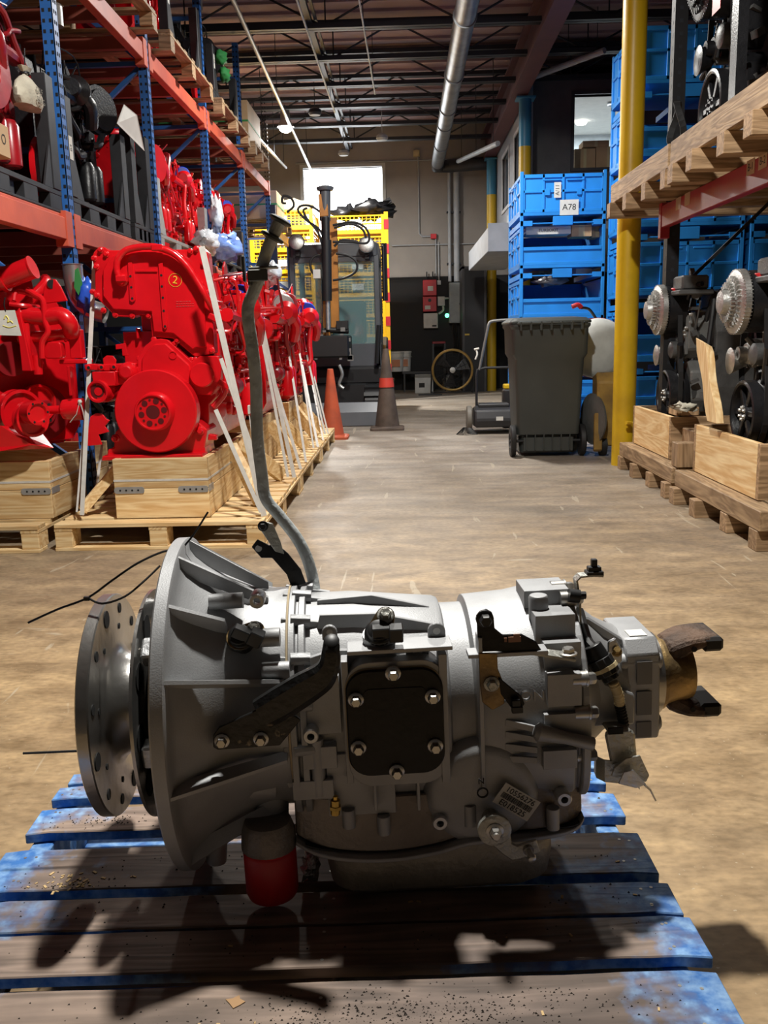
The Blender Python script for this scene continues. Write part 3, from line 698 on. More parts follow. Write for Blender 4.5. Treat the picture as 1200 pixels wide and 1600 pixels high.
# tail housing
g = G().lathe((.642, 0, .005), AX, [(0, .13), (.01, .128), (.03, .112), (.05, .095), (.075, .082), (.085, .080)], 56)
g.prism([(-.072, -.085), (.072, -.085), (.078, -.07), (.075, .06), (.055, .082), (-.055, .082), (-.075, .06), (-.078, -.07)], 'x', .722, .776)
g.prism([(.64, .05), (.64, .125), (.67, .118), (.73, .075), (.73, .05)], 'y', -.05, -.042)
g.prism([(.64, -.04), (.64, .075), (.66, .068), (.68, .03), (.725, .01), (.725, -.04)], 'y', -.112, -.104)
for s in (-1, 1):
    for zz in (.045, -.06): g.cyl((.712, s*.062, zz), (.781, s*.062, zz), .014, n=14)
th_ = tb(g, 'tail_housing', alu, bevel=.003)
g = G()
for z0, z1 in ((.012, .05), (-.04, .0), (-.078, -.052)): g.box(.738, .762, -.0795, -.0785, z0, z1)
g.prism([(.690, .0), (.705, .045), (.722, .02), (.722, -.02), (.697, -.012)], 'y', -.099, -.098)
tb(g, 'painted_pockets', mat('pocket_shade', (.20, .20, .20), .6, .4), th_)  # flat plates, recess shade of the casting put into their grey
tb(G().obox((.749, -.035, .0832), (.028, .03, .0008)), 'data_sticker', white, th_)
tb(G().bolt(TL(963, 1018, -.085), (-.1, -.8, .6), .006, .009), 'sensor_bolt', gold, th_)
tb(G().ring((.777, 0, .0), AX, .068, .05, .012, 40), 'seal_ring', alu_d, th_)
# output yoke
g = G().lathe((.785, 0, .0), AX, [(0, .058), (.002, .062), (.012, .062), (.014, .056), (.05, .050), (.062, .046)], 40)
yk = tb(g, 'output_yoke', gold)
for s in (-1, 1):
    # fork arm: a curved plate with an ear on each side
    g = G(); rings = []
    for a, zc, hz, hy in ((.805, .036, .020, .036), (.822, .046, .018, .040), (.838, .054, .015, .042), (.852, .058, .012, .042), (.866, .060, .011, .042), (.880, .060, .010, .040), (.888, .060, .009, .038)):
        rings.append([V((a, y, s*(zc+z))) for y, z in ((-hy, -hz*.6), (-hy, hz*.7), (-hy*.7, hz), (hy*.7, hz), (hy, hz*.7), (hy, -hz*.6), (hy*.6, -hz), (-hy*.6, -hz))])
    g.loft(rings, True, False)
    arm = tb(g, 'fork_arm', rust, yk, .004, )
    g = G().obox((.874, 0, s*.057), (.034, .084, .024))
    tb(g, 'bearing_ear', mat('black_coated_ear', (.015, .014, .013), .6, .2) if s < 0 else MT['black_coated_ear'], yk, .005)
    g = G().cyl((.842, -.0425, s*.052), (.842, -.0435, s*.052), .0045, n=12); tb(g, 'ear_hole', MT['dark_hole'], yk)
# harness
hp = [TL(905, 955, -.03), TL(918, 1000, -.1), TL(935, 1020, -.125), TL(950, 1050, -.13)]
g = G().tube(hp, .008, 8, k=4); hn = tb(g, 'wiring_harness', tie)
c1, c2 = TL(925, 1008, -.12), TL(955, 1062, -.135)
d = (c2-c1).normalized()
tb(G().cyl(c1, c1+d*.022, .014, .016, n=12).cyl(c1+d*.022, c1+d*.05, .019, n=10).cyl(c1+d*.05, c2, .013, n=10), 'connector', tie, hn, .001)
tb(G().cyl(c1+d*.036, c1+d*.042, .0205, n=10), 'connector_lock', creamp, hn)
g = G(); pts = spline([TL(958, 1066, -.135), TL(966, 1085, -.135), TL(968, 1100, -.13)], 8); g.tube(pts, [.0085 if i % 2 else .0075 for i in range(len(pts))], 10); tb(g, 'tan_conduit', creamp, hn)
g = G(); pts = spline([TL(968, 1100, -.13), TL(974, 1130, -.125), TL(976, 1165, -.12)], 14); g.tube(pts, [.0085 if i % 2 else .0068 for i in range(len(pts))], 10); tb(g, 'corrugated_sleeve', tie, hn)
# cable bracket with the shift cable anchor
g = G(); y = -.13
sec = [(940, 1140), (944, 1134), (975, 1130), (986, 1136), (990, 1180), (950, 1188)]
pl = [(p.x, p.z) for p in (TL(a, b, y) for a, b in sec)]
cb = tb(G().prism(pl, 'y', y-.02, y-.012).obox(TL(963, 1138, y-.005)+V((0,0,.002)), (.036, .035, .006)), 'cable_bracket', steelg, bevel=.003)
tb(G().obox(TL(962, 1142, y-.0225), (.022, .003, .010)), 'slot', MT['dark_hole'], cb)
g = G(); rings = []
for px, py, yy in ((930, 1165, -.02), (929, 1175, -.10), (932, 1182, -.135), (945, 1188, -.150), (965, 1190, -.150), (985, 1185, -.150), (1000, 1200, -.150)):
    p = TL(px, py, yy); rings.append([p+V((0, 0, .0)), p+V((0, .003, 0)), p+V((0, .003, -.036)), p+V((0, 0, -.036))])
g.loft(rings, True, False); tb(g, 'angle_bracket', steelg, cb)
plate([(978, 1185), (1000, 1180), (1015, 1212), (1010, 1222), (985, 1222), (955, 1213), (960, 1200)], -.165, .003, 'gusset', steelg, cb)
plate([(966, 1225), (975, 1206), (990, 1203), (1010, 1226), (995, 1232)], -.178, .0025, 'cable_tab', alu_l, cb)
tb(G().bar(TL(1008, 1227, -.178), TL(1016, 1234, -.178), .004, .003).bar(TL(1016, 1234, -.178), TL(1024, 1250, -.176), .005, .0025), 'cable_pin', zinc, cb)
# tall L bracket at the rear top
g = G(); pts = [TL(905, 1010, -.06), TL(904, 940, -.06), TL(899, 905, -.06), TL(905, 899, -.06), TL(925, 897, -.06), TL(940, 898, -.06)]
g.ribbon(pts, .022, .003, (0, 1, 0)); lbk = tb(g, 'vent_bracket', steelg)
tb(G().obox(TL(928, 895, -.06), (.026, .02, .008)).obox(TL(928, 888, -.06), (.02, .014, .007)).obox(TL(928, 880, -.06), (.009, .009, .014)), 'clip', tie, lbk, .001)
tb(G().cyl(TL(888, 930, -.08), TL(905, 932, -.08), .011, n=12).cyl(TL(905, 930, -.08), TL(915, 930, -.08), .006, n=10), 'sensor_plug', tie)
# filler tube
tp = [(492, 925, .05), (488, 900, .06), (478, 868, .06), (462, 838, .06), (436, 805, .06), (415, 778, .06), (409, 740, .06), (402, 680, .06), (400, 600, .06), (394, 540, .06), (388, 500, .06), (388, 478, .06), (398, 452, .06), (405, 432, .06), (415, 398, .06), (428, 365, .06), (438, 345, .06)]
pts = spline([TL(*p) for p in tp], 5)
ft = tb(G().tube(pts, .0098, 18), 'filler_tube', galv)
e = pts[-1]; d = (pts[-1]-pts[-6]).normalized()
tb(G().lathe(e-d*.004, d, [(0, .012), (.003, .0185), (.006, .0185), (.009, .012)], 24).lathe(e-d*.032, d, [(0, .012), (.002, .019), (.006, .019), (.009, .012)], 24), 'tube_collar', mat('dark_collar', (.05, .055, .055), .5, .4), ft)
c = TL(402, 431, .045)
tb(G().obox(c+V((.002, -.012, 0)), (.030, .005, .018)).obox(c+V((.010, .004, .012)), (.045, .03, .003)).obox(c+V((-.012, .004, -.004)), (.004, .032, .022)).obox(c+V((-.021, .012, .012)), (.004, .02, .04)), 'tube_clamp', mat('clamp_steel', (.10, .10, .09), .45, .5), ft, .002)
lbk = plate([(393, 855), (402, 843), (420, 852), (432, 850), (450, 865), (470, 890), (478, 912), (455, 917), (448, 898), (425, 872), (408, 872)], .03, .004, 'tube_bracket', blackp)
tb(G().cyl(TL(404, 857, .0295), TL(404, 857, .029), .0055, n=14), 'bracket_hole', MT['pale_hole'], lbk)
plate([(408, 830), (414, 815), (426, 818), (438, 846), (444, 866), (430, 862)], .028, .003, 'tube_strap', steelg, lbk)
tb(G().bolt(TL(411, 822, .027), FR, .006, .006), 'bolt', tie, lbk)
plate([(950, 1003), (962, 997), (973, 1015), (972, 1035), (960, 1040), (950, 1030)], -.088, .006, 'sensor_boss', alu_l, TR, .002)
# cable ties
lat = [TL(318, 806, 0), TL(300, 832, -.01), TL(281, 858, -.02)]
g = G().tube([P(325, 800, Y=1.40)]+[P(302, 836, Y=1.385), P(280, 862, Y=1.375)], .0016, 6, k=4)
ct = g.build('cable_tie', tie, TR, M=T3(*-TE))
g = G().tube([P(280, 860, Y=1.37), P(255, 862, Y=1.36), P(215, 880, Y=1.34), P(175, 907, Y=1.33), P(137, 934, Y=1.33), P(90, 952, Y=1.33), P(44, 973, Y=1.33)], .0018, 6, k=5)
g.tube([P(137, 934, Y=1.33), P(160, 943, Y=1.32), P(195, 932, Y=1.32), P(225, 908, Y=1.34), P(250, 884, Y=1.36)], .0018, 6, k=5)
g.obox(P(136, 935, Y=1.329), (.009, .007, .006)).obox(P(279, 861, Y=1.366), (.009, .008, .009))
g.tube([P(279, 866, Y=1.36), P(276, 895, Y=1.34), P(280, 902, Y=1.335)], .0013, 5, k=3)
g.build('cable_tie', tie, TR, M=T3(*-TE))
tb(G().cyl((-.26, .02, -.09), (-.13, .02, -.092), .0022, n=8), 'loose_pin', tie)
# ---------------------------------------------------------------- engines (generic builder; front looks to -Y, base centre at origin)
greyc = mat('engine_grey', (.22, .22, .21), .5, .5, .15, 12, .2, 120)
blk = mat('engine_black', (.014, .014, .016), .35, .1, .3, 15, .15, 80)
chrome = mat('bright_casting', (.55, .55, .53), .35, .8, .15, 40, .3, 160)
bluecap = mat('blue_plastic_cap', (.01, .05, .55), .35, 0, .1, 20)
silver = mat('silver_can', (.45, .45, .43), .4, .6, .08, 30)
paper = mat('tag_paper', (.7, .69, .63), .7, 0, .06, 20)
def engine(name, label, cat, body, dark, seed=1, L=1.12, W=.50, H=.95, front=True, cap=None, group=None, grey=None):
    r = random.Random(seed); t = thing(name, label, cat, group=group); w2 = W/2
    gm = grey or body
    # block with webs
    g = G().prism([(-w2*.72, .0), (w2*.72, .0), (w2*.8, .12), (w2*.82, .2), (w2, .24), (w2, H*.62), (-w2, H*.62), (-w2, .24), (-w2*.82, .2), (-w2*.8, .12)], 'y', .06, L)
    for k in range(6):
        y = .13+k*(L-.2)/5.5
        for s in (-1, 1): g.box(min(s*w2*.98, s*(w2+.014)), max(s*w2*.98, s*(w2+.014)), y, y+.045, .25, H*.6)
    for k in range(10):
        s = 1; y = r.uniform(.15, L-.15); z = r.uniform(.1, H*.55); a, b = r.uniform(.03, .1), r.uniform(.02, .07)
        g.box(w2-.03, w2+r.uniform(.015, .04), y, y+a, z, z+b); g.cyl((w2-.02, r.uniform(.1, L-.1), r.uniform(.1, H*.6)),)if 0 else None
        g.cyl((w2, y, z-.03), (w2+.025, y, z-.03), r.uniform(.012, .035), n=10)
        g.cyl((-w2, y, z-.03), (-w2-.03, y, z-.03), r.uniform(.012, .035), n=10)
    g.build('engine_block', gm, t, .006)
    g = G().box(-w2*.62, w2*.7, .1, L-.04, H*.62, H*.80)
    for k in range(6): g.cyl((w2*.66, .16+k*(L-.25)/5.5, H*.72), (w2*.66+.06, .16+k*(L-.25)/5.5, H*.70), .028, n=12)
    g.build('cylinder_head', gm, t, .006)
    g = G().prism([(-w2*.5, H*.80), (w2*.55, H*.80), (w2*.5, H*.93), (w2*.3, H*.97), (-w2*.3, H*.97), (-w2*.45, H*.92)], 'y', .14, L-.08)
    for k in range(5): g.box(-w2*.52, w2*.57, .2+k*.2, .215+k*.2, H*.8, H*.975)
    g.build('valve_cover', body, t, .008)
    # exhaust and intake runs along the visible side
    g = G().tube([(w2+.06, .14, H*.70), (w2+.085, .4, H*.68), (w2+.085, L*.7, H*.68), (w2+.06, L-.1, H*.70)], .036, 10, k=3)
    g.build('manifold', body, t)
    g = G().lathe((w2+.10, L*.42, H*.74), (.15, -1, 0), [(-.08, .03), (-.06, .06), (-.02, .085), (.02, .085), (.05, .06), (.07, .045), (.12, .045)], 24)
    g.tube([(w2+.10, L*.42, H*.74), (w2+.16, L*.46, H*.66), (w2+.13, L*.55, H*.55)], .04, 10, k=3)
    g.build('turbocharger', body, t)
    if cap is not None:
        c = V((w2+.07, L*.47, H*.80))
        G().tube([c+V((-.05, .25, .06)), c+V((-.02, .12, .03)), c], .065, 16, k=3).build('intake_pipe', body, t)
        cp = G().lathe(c+V((.0, .005, 0)), (.25, -1, 0), [(0, .07), (.004, .078), (.03, .078), (.04, .070), (.042, .02)], 28).build('pipe_cap', cap, t)
    for k in range(9):
        z0, z1 = r.uniform(.3, H*.95), r.uniform(.2, H*.9); y0 = r.uniform(.05, L-.3); y1 = y0+r.uniform(.1, .35); rr = r.choice([.008, .011, .016, .022]); x = w2+r.uniform(.03, .11)
        G().tube([(w2-.02, y0, z0), (x, y0+.03, z0), (x, (y0+y1)/2, (z0+z1)/2+r.uniform(-.05, .05)), (x, y1, z1), (w2-.02, y1+.02, z1)], rr, 8, k=4).build('pipe', body if r.random() < .6 else dark, t)
    for y, z, rr, hh in ((L*.62, H*.36, .048, .18), (L*.76, H*.36, .048, .18)):
        G().lathe((w2+.06, y, z-hh*.3), (0, 0, -1), [(-.03, .03), (0, rr), (hh, rr), (hh+.01, rr*.8)], 20).build('oil_filter', body, t)
    G().lathe((w2+.04, L*.22, H*.30), (0, -1, 0), [(-.13, .035), (-.12, .05), (.02, .05), (.03, .04), (.06, .03)], 18).build('starter_motor', dark, t)
    g = G().prism([(L*.80, H*.72), (L*.95, H*.72), (L*.93, H*1.02), (L*.88, H*1.06), (L*.83, H*1.02)], 'x', w2*.55, w2*.55+.012)
    g.build('lifting_eye', body, t, .003)
    # odd brackets and wiring
    g = G()
    for k in range(16):
        y, z = r.uniform(.05, L-.05), r.uniform(.2, H*.9); a, b, c = (r.uniform(.015, .05) for _ in range(3))
        g.obox((w2+r.uniform(0, .07), y, z), (a, b, c), (r.uniform(-.4, .4), r.uniform(-.4, .4), 0))
    for k in range(22):
        g.bolt((w2+r.uniform(.01, .05), r.uniform(.05, L-.05), r.uniform(.15, H*.9)), (1, 0, 0), .011, .012)
    g.build('side_fittings', body, t, kind='stuff')
    g = G()
    for k in range(7):
        p = [V((w2+r.uniform(.0, .1), r.uniform(0, L), r.uniform(.35, H))) for _ in range(3)]; g.tube(p, .005, 5, k=5)
    g.build('wiring_loom', dark, t)
    if front:
        g = G().prism([(-w2, .1), (-w2*.8, .02), (w2*.8, .02), (w2, .1), (w2*1.02, H*.62), (w2*.6, H*.83), (-w2*.6, H*.83), (-w2*1.02, H*.62)], 'y', 0, .065)
        for k in range(14):
            a = 2*PI*k/14; g.cyl((w2*.9*math.cos(a), -.008, H*.42+H*.36*math.sin(a)), (w2*.9*math.cos(a), .01, H*.42+H*.36*math.sin(a)), .011, n=8)
        g.build('front_cover', gm, t, .006)
        p = G().lathe((0, 0, .18), FR, [(-.01, .04), (.02, .06), (.02, .14), (.05, .145), (.052, .12), (.06, .12), (.062, .14), (.085, .14), (.085, .07), (.1, .06), (.1, .02)], 36).build('crank_pulley', dark, t)
        for k in range(6):
            a = k*PI/3; G().cyl((.045*math.cos(a), -.1005, .18+.045*math.sin(a)), (.045*math.cos(a), -.102, .18+.045*math.sin(a)), .009, n=8).build('bolt_hole', dkh, p)
        G().lathe((-w2*.55, .0, H*.48), FR, [(0, .05), (.05, .05), (.05, .085), (.08, .085), (.08, .03)], 24).build('water_pump_pulley', dark, t)
        G().lathe((w2*.95, .1, H*.62), FR, [(-.06, .05), (.0, .075), (.08, .075), (.085, .04), (.1, .04), (.12, .04)], 22).build('alternator', gm, t)
        G().tube([(-w2*.2, 0, H*.7), (-w2*.2, -.06, H*.74), (w2*.3, -.07, H*.86), (w2*.6, .05, H*.9)], .028, 10, k=4).build('coolant_pipe', body, t)
    return t

# ---------------------------------------------------------------- pallets and crates
def pallet(name, label, x0, x1, y0, y1, z0=0, h=.135, mx=pine_x, my=pine_y, nb=8, group=None, overs=(), cat='pallet', bw=.1):
    t = thing(name, label, cat, ((x0+x1)/2, (y0+y1)/2, z0), group=group); hx, hy = (x1-x0)/2, (y1-y0)/2; r = random.Random(int(x0*100+y0*37))
    for k in range(nb):
        y = -hy+(2*hy-bw)*k/(nb-1); G().box(-hx+r.uniform(0, .008), hx-r.uniform(0, .008), y, y+bw, h-.02, h).build('deck_board', mx, t, .0015)
    for i, x in enumerate((-hx, -.05, hx-.09)):
        G().box(x, x+.09, -hy+.003, hy-.003, h-.038, h-.0205).build('stringer', my, t, .0015)
        for y in (-hy+.004, -.06, hy-.124): G().box(x+.002, x+.088, y, y+.12, .018, h-.0385).build('block', mx, t, .002)
    for y in (-hy, -.05, hy-.1): G().box(-hx, hx, y, y+.1, 0, .0175).build('bottom_board', mx, t, .0015)
    return t
PX0, PX1 = -1.735, -.70
for k, (y0, y1) in enumerate(((4.25, 5.82), (5.86, 7.32), (7.36, 8.75))):
    pallet('wooden_pallet', ('pale pine pallet under the crate with the red engine marked 2', 'pale pine pallet second in the row along the aisle under red engines', 'pale pine pallet at the far end of the left hand row beside the traffic cones')[k], PX0, PX1, y0, y1, h=.135, nb=11 if k == 0 else 10)
# crates: open topped timber boxes round each engine base
def crate(name, label, x0, x1, y0, y1, z0, z1, mx=pine_x, my=pine_y, cat='crate', group=None, strip=True, n=2):
    t = thing(name, label, cat, ((x0+x1)/2, (y0+y1)/2, z0), group=group); hx, hy, h = (x1-x0)/2, (y1-y0)/2, z1-z0
    for k in range(n):
        a, b = h*k/n, h*(k+1)/n-.002
        G().box(-hx, hx, -hy, -hy+.035, a, b).build('plank', mx, t, .002); G().box(-hx, hx, hy-.035, hy, a, b).build('plank', mx, t, .002)
        for s in (-1, 1): G().box(min(s*hx, s*(hx-.03)), max(s*hx, s*(hx-.03)), -hy+.036, hy-.036, a, b).build('plank', my, t, .002)
    if strip:
        G().box(-hx-.0005, hx+.002, -hy-.0015, -hy, h*.62, h*.655).build('steel_band', strapm, t)
        G().box(hx, hx+.0015, -hy, hy, h*.62, h*.655).build('steel_band', strapm, t)
        for s in (-1, 1):
            c = s*(hx-.075)
            e = G().prism(rrect(c-.075, c+.075, h*.42, h*.53, .012, 3), 'y', -hy-.004, -hy-.0005).build('mending_plate', MT['steel_plate'], t)
            for k in range(4): G().cyl((c-.045+k*.03, -hy-.0045, h*.475), (c-.045+k*.03, -hy-.0055, h*.475), .005, n=8).build('screw', dkh, e)
            if s > 0: G().box(hx, hx+.003, -hy+.01, -hy+.11, h*.42, h*.53).build('mending_plate', MT['steel_plate'], t)
    return t
mat('steel_plate', (.45, .46, .47), .45, .6, .1, 20)
CX0, CX1 = -1.455, -.985
crate('timber_crate', 'pale pine crate under the red engine marked 2', CX0, CX1, 4.36, 5.55, .137, .437)
crate('timber_crate', 'pine crate under the second red engine of the left hand row', CX0, CX1, 5.98, 7.1, .137, .475, strip=False)
crate('timber_crate', 'pine crate under the farthest red engine of the left hand row', CX0, CX1, 7.55, 8.6, .137, .475, strip=False)
for i, (y, yy) in enumerate(((4.62, 5.05), (5.5, 5.3), (6.3, 6.5), (6.95, 6.9), (7.7, 7.9), (8.3, 8.3))):
    o = thing('timber_brace', ('diagonal timber brace at the near corner of the crate marked 2 engine', 'second diagonal brace from the viewer on the left hand row', 'third diagonal brace from the viewer, on the second pine pallet', 'fourth diagonal brace, at the far end of the second pine pallet', 'fifth diagonal brace, on the farthest pine pallet', 'farthest diagonal brace, beside the orange traffic cone')[i], 'timber brace', (-.76, y, .136))
    G().bar((-.02, 0, .03), (-.21, yy-y-.1, .27), .04, .085, (0, 0, 1)).build('brace', pine_y, o, .002)
o = thing('timber_brace', 'diagonal timber brace left of the crate of the engine marked 2', 'timber brace', (-1.7, 4.45, .136))
G().bar((.04, 0, .03), (.23, .08, .25), .04, .05, (0, 0, 1)).build('brace', pine_y, o, .002)

# ---------------------------------------------------------------- the red engine marked 2
ER = thing('diesel_engine', 'bright red diesel engine marked with a yellow circled 2', 'engine', (-1.22, 4.95, .477))
EY = 4.52; EM = T3(1.22, -4.95, -.477)
def E_(cx, cy, Y=EY): return P(130+cx/4.571, 370+cy/4.571, Y=Y)
def eprism(pts, y0, y1, name, m=red, parent=ER, bev=.004, Y=EY):
    pl = [(p.x, p.z) for p in (E_(a, b, Y) for a, b in pts)]
    return G().prism(pl, 'y', y0, y1).build(name, m, parent, bev, M=EM)
up = [(60,150),(75,110),(110,72),(150,72),(185,97),(600,92),(780,90),(795,66),(835,62),(885,110),(895,150),(905,300),(938,830),(880,845),(800,860),(640,725),(490,715),(478,570),(400,555),(350,575),(230,570),(90,430),(60,390),(85,380),(82,240)]
eprism(up, EY, EY+.09, 'timing_cover')
eprism([(150,245),(195,150),(300,105),(600,105),(720,200),(865,330),(885,790),(810,790),(790,805),(650,690),(512,678),(495,535),(225,518),(152,425)], EY-.022, EY+.02, 'raised_panel')
for pl, hs in (([(332,190),(362,185),(385,455),(365,470),(345,460)], ((352,285),(358,363),(365,442))), ([(548,195),(580,190),(612,640),(598,662),(580,650)], ((571,278),(575,357),(582,437),(588,530),(597,640)))):
    e = eprism(pl, EY-.034, EY-.02, 'cast_rib', bev=.002)
    for a, b in hs: G().cyl(E_(a, b)+V((0, -.0345, 0)), E_(a, b)+V((0, -.0355, 0)), .006, n=10).build('screw_hole', dkh, e, M=EM)
eprism([(385,255),(540,255),(540,240),(385,240)], EY-.03, EY-.02, 'cast_rib', bev=.002)
eprism([(440,790),(500,735),(560,728),(610,735),(780,890),(840,850),(960,850),(992,900),(985,1040),(920,1130),(800,1125),(700,1180),(400,1180),(395,870)], EY-.02, EY+.09, 'gear_cover')
eprism([(480,800),(520,765),(600,760),(770,915),(780,960),(760,1080),(430,1080),(430,870)], EY-.035, EY, 'gear_cover_face', bev=.006)
for a, b in ((125,95),(165,125),(78,155),(95,215),(68,393),(100,420),(145,527),(230,558),(350,565),(468,565),(505,735),(652,768),(672,742),(773,880),(800,880),(935,880),(970,1050),(912,1112),(800,1112),(920,812),(890,400),(857,190),(865,140),(808,88),(765,105),(400,870)):
    G().bolt(E_(a, b)+V((0, -.0, 0)), FR, .0105, .014).build('bolt', red, ER, M=EM)
c = E_(862, 985)
G().lathe(c+V((0, -.01, 0)), FR, [(0, .062), (.035, .062), (.042, .056), (.043, .01)], 32).build('accessory_boss', red, ER, M=EM)
c = E_(640, 845, EY-.036); G().ring(c, FR, .020, .017, .003).build('cast_ring', red, ER, M=EM)
# vibration damper and hub
c = E_(525, 1245, 4.42); R0 = (E_(822, 1245, 4.38)-E_(230, 1245, 4.38)).length/2
dm = G().lathe(c+V((0, .06, 0)), FR, [(0, .05), (0, R0*.97), (.008, R0), (.078, R0), (.086, R0*.97), (.086, .06), (.086, .02)], 72).build('vibration_damper', red, ER, M=EM)
hb = G().lathe(c+V((0, -.02, 0)), FR, [(0, .093), (.004, .098), (.052, .090), (.058, .086), (.058, .080), (.050, .078), (.050, .034), (.04, .033), (.03, .001)], 48).build('hub', red, dm, M=EM)
rk = mat('red_bore', (.10, .004, .006), .5)
for k in range(6):
    a = k*PI/3+.18; q_ = c+V((.057*math.cos(a), -.0705, .057*math.sin(a))); G().cyl(q_, q_+V((0, -.0015, 0)), .0145, n=18).build('bolt_hole', rk, dm, M=EM)
    a += PI/6; q_ = c+V((.061*math.cos(a), -.0705, .061*math.sin(a))); G().cyl(q_, q_+V((0, -.0015, 0)), .006, n=10).build('bolt_hole', rk, dm, M=EM)
G().cyl(c+V((0, -.068, 0)), c+V((0, -.0695, 0)), .033, n=24).build('centre_bore', rk, dm, M=EM)
# oil pan front / feet
eprism([(182,1572),(188,1515),(232,1500),(240,1395),(300,1330),(750,1330),(822,1310),(895,1375),(875,1500),(885,1555)], EY-.03, EY+.2, 'front_foot', bev=.006)
eprism([(180,1580),(188,1545),(880,1530),(890,1560)], EY-.11, EY+.0, 'foot_flange', bev=.004)
for a, b in ((838, 1385), (232, 1440)): G().bolt(E_(a, b, EY-.03)+V((0, 0, 0)), FR, .015, .02).build('bolt', red, ER, M=EM)
eprism([(93,1275),(130,1250),(175,1252),(205,1290),(230,1300),(195,1340),(225,1380),(150,1400),(175,1470),(70,1480),(65,1440)], EY-.09, EY-.078, 'side_bracket', bev=.002)
eprism([(900,1405),(955,1415),(960,1450),(895,1450)], EY-.02, EY+.02, 'side_lug')
# coolant inlet on the left
c = E_(108, 1105, 4.40); g = G().lathe(c, (-.12, -1, 0), [(0, .03), (0, .040), (.012, .044), (.012, .054), (-.010, .056), (-.016, .048), (-.05, .05), (-.06, .058), (-.12, .06), (-.2, .05)], 32, True, False)
g.build('coolant_inlet', red, ER, M=EM)
G().cyl(c+V((0.0, .001, 0)), c+V((0.0, .004, 0)), .038, n=24).build('inlet_bore', rk, ER, M=EM)
g = G().cyl(c+V((0, .004, 0)), c+V((0, -.002, 0)), .020, n=20); g.build('thermostat', red, ER, M=EM)
g = G(); 
pl = [E_(a, b, 4.50) for a, b in ((25,915),(250,905),(290,920),(380,900))]
g.prism([(p.x, p.z) for p in (E_(a, b, 4.5) for a, b in ((20,912),(60,905),(130,912),(240,905),(385,900),(385,1040),(260,1060),(250,960),(30,950)))], 'y', 4.47, 4.54)
for a, b in ((38,935),(130,932),(218,930)): g.lathe(E_(a, b, 4.47), FR, [(0, .016), (.012, .016), (.014, .012)], 14)
g.box(*(lambda a, b: (a.x, b.x, 4.42, 4.6, b.z, a.z))(E_(100, 960, 4.5), E_(270, 1060, 4.5)))
g.lathe(E_(310, 965, 4.46), FR, [(-.05, .05), (.0, .045), (.02, .03)], 20)
g.build('pump_body', red, ER, .004, M=EM)
for a, b in ((38,935),(130,932),(218,930)):
    q_ = E_(a, b, 4.456); G().cyl(q_, q_+V((0, -.001, 0)), .008, n=12).build('bolt_hole', dkh, ER, M=EM)
eprism([(140,870),(165,848),(210,850),(235,880),(230,915),(145,915)], 4.49, 4.50, 'pump_lug', Y=4.49, bev=.002)
eprism([(230,770),(300,760),(320,850),(280,850),(275,800),(232,805)], 4.50, 4.515, 'small_bracket', Y=4.5, bev=.002)
G().obox(E_(395, 690, 4.6), (.012, .05, .055)).build('dip_loop', red, ER, .004, M=EM)
# big loom wrapped over the front
hp = [(290,335),(262,300),(240,230),(250,160),(300,100),(390,75),(480,70),(540,78),(640,115),(735,200),(810,310),(880,430),(950,565),(985,660),(1012,800),(1022,930),(1018,1060),(1000,1130),(930,1215)]
pts = spline([E_(a, b, 4.46+(.05 if i > 11 else 0)) for i, (a, b) in enumerate(hp)], 6)
G().tube(pts, [.0165+.0006*math.sin(i*2.1) for i in range(len(pts))], 12).build('front_loom', red, ER, M=EM)
for a, b in ((275, 300), (530, 78), (935, 580), (1010, 1055)): G().obox(E_(a, b, 4.455), (.055, .035, .03), (0, .5 if b > 300 else 0, 0)).build('loom_clamp', red, ER, .004, M=EM)
G().lathe(E_(285, 312, 4.5), FR, [(0, .03), (.02, .03), (.03, .02)], 16).build('loom_fitting', red, ER, M=EM)
# markings
ym = mat('yellow_crayon', (.85, .45, .03), .6)
c = E_(657, 310, EY-.0235); G().ring(c, FR, .0325, .0305, .001, 40).build('crayon_circle', ym, ER, M=EM)
text('2', .052, .0005, 'crayon_number', ym, ER, EM @ T3(*(c+V((0, -.0005, 0)))) @ FACE @ Matrix.Rotation(-.2, 4, 'Z'))
g = G(); rr = random.Random(2)
for row in range(3):
    x = 0
    while x < .085-.02*(row == 0):
        w_ = rr.uniform(.003, .012); q_ = E_(665, 465+row*17, EY-.0235); g.box(q_.x+x, q_.x+x+w_, q_.y-.001, q_.y, q_.z, q_.z+.0022); x += w_+.004
g.build('cast_marks', mat('pale_red_cast', (.75, .10, .10), .4), ER, M=EM, kind='stuff')
# body behind the front, borrowed from the generic engine
tmp = engine('diesel_engine', 'second bright red diesel engine in the row behind the one marked 2', 'engine', red, redk, 3, cap=silver)
tmp.location = (-1.19, 6.06, .477)
bod = engine('diesel_engine', 'farthest bright red diesel engine of the floor row, behind the second', 'engine', red, redk, 8, cap=bluecap)
bod.location = (-1.19, 7.65, .477)
mid = engine('tmp', 'x', 'engine', red, redk, 5, L=1.1, W=.46, H=.93, front=False, cap=bluecap)
for o in kids(mid):
    o.parent = ER; o.matrix_basis = T3(-1.20+1.22, 4.55-4.95, 0) @ o.matrix_basis
bpy.data.objects.remove(mid)


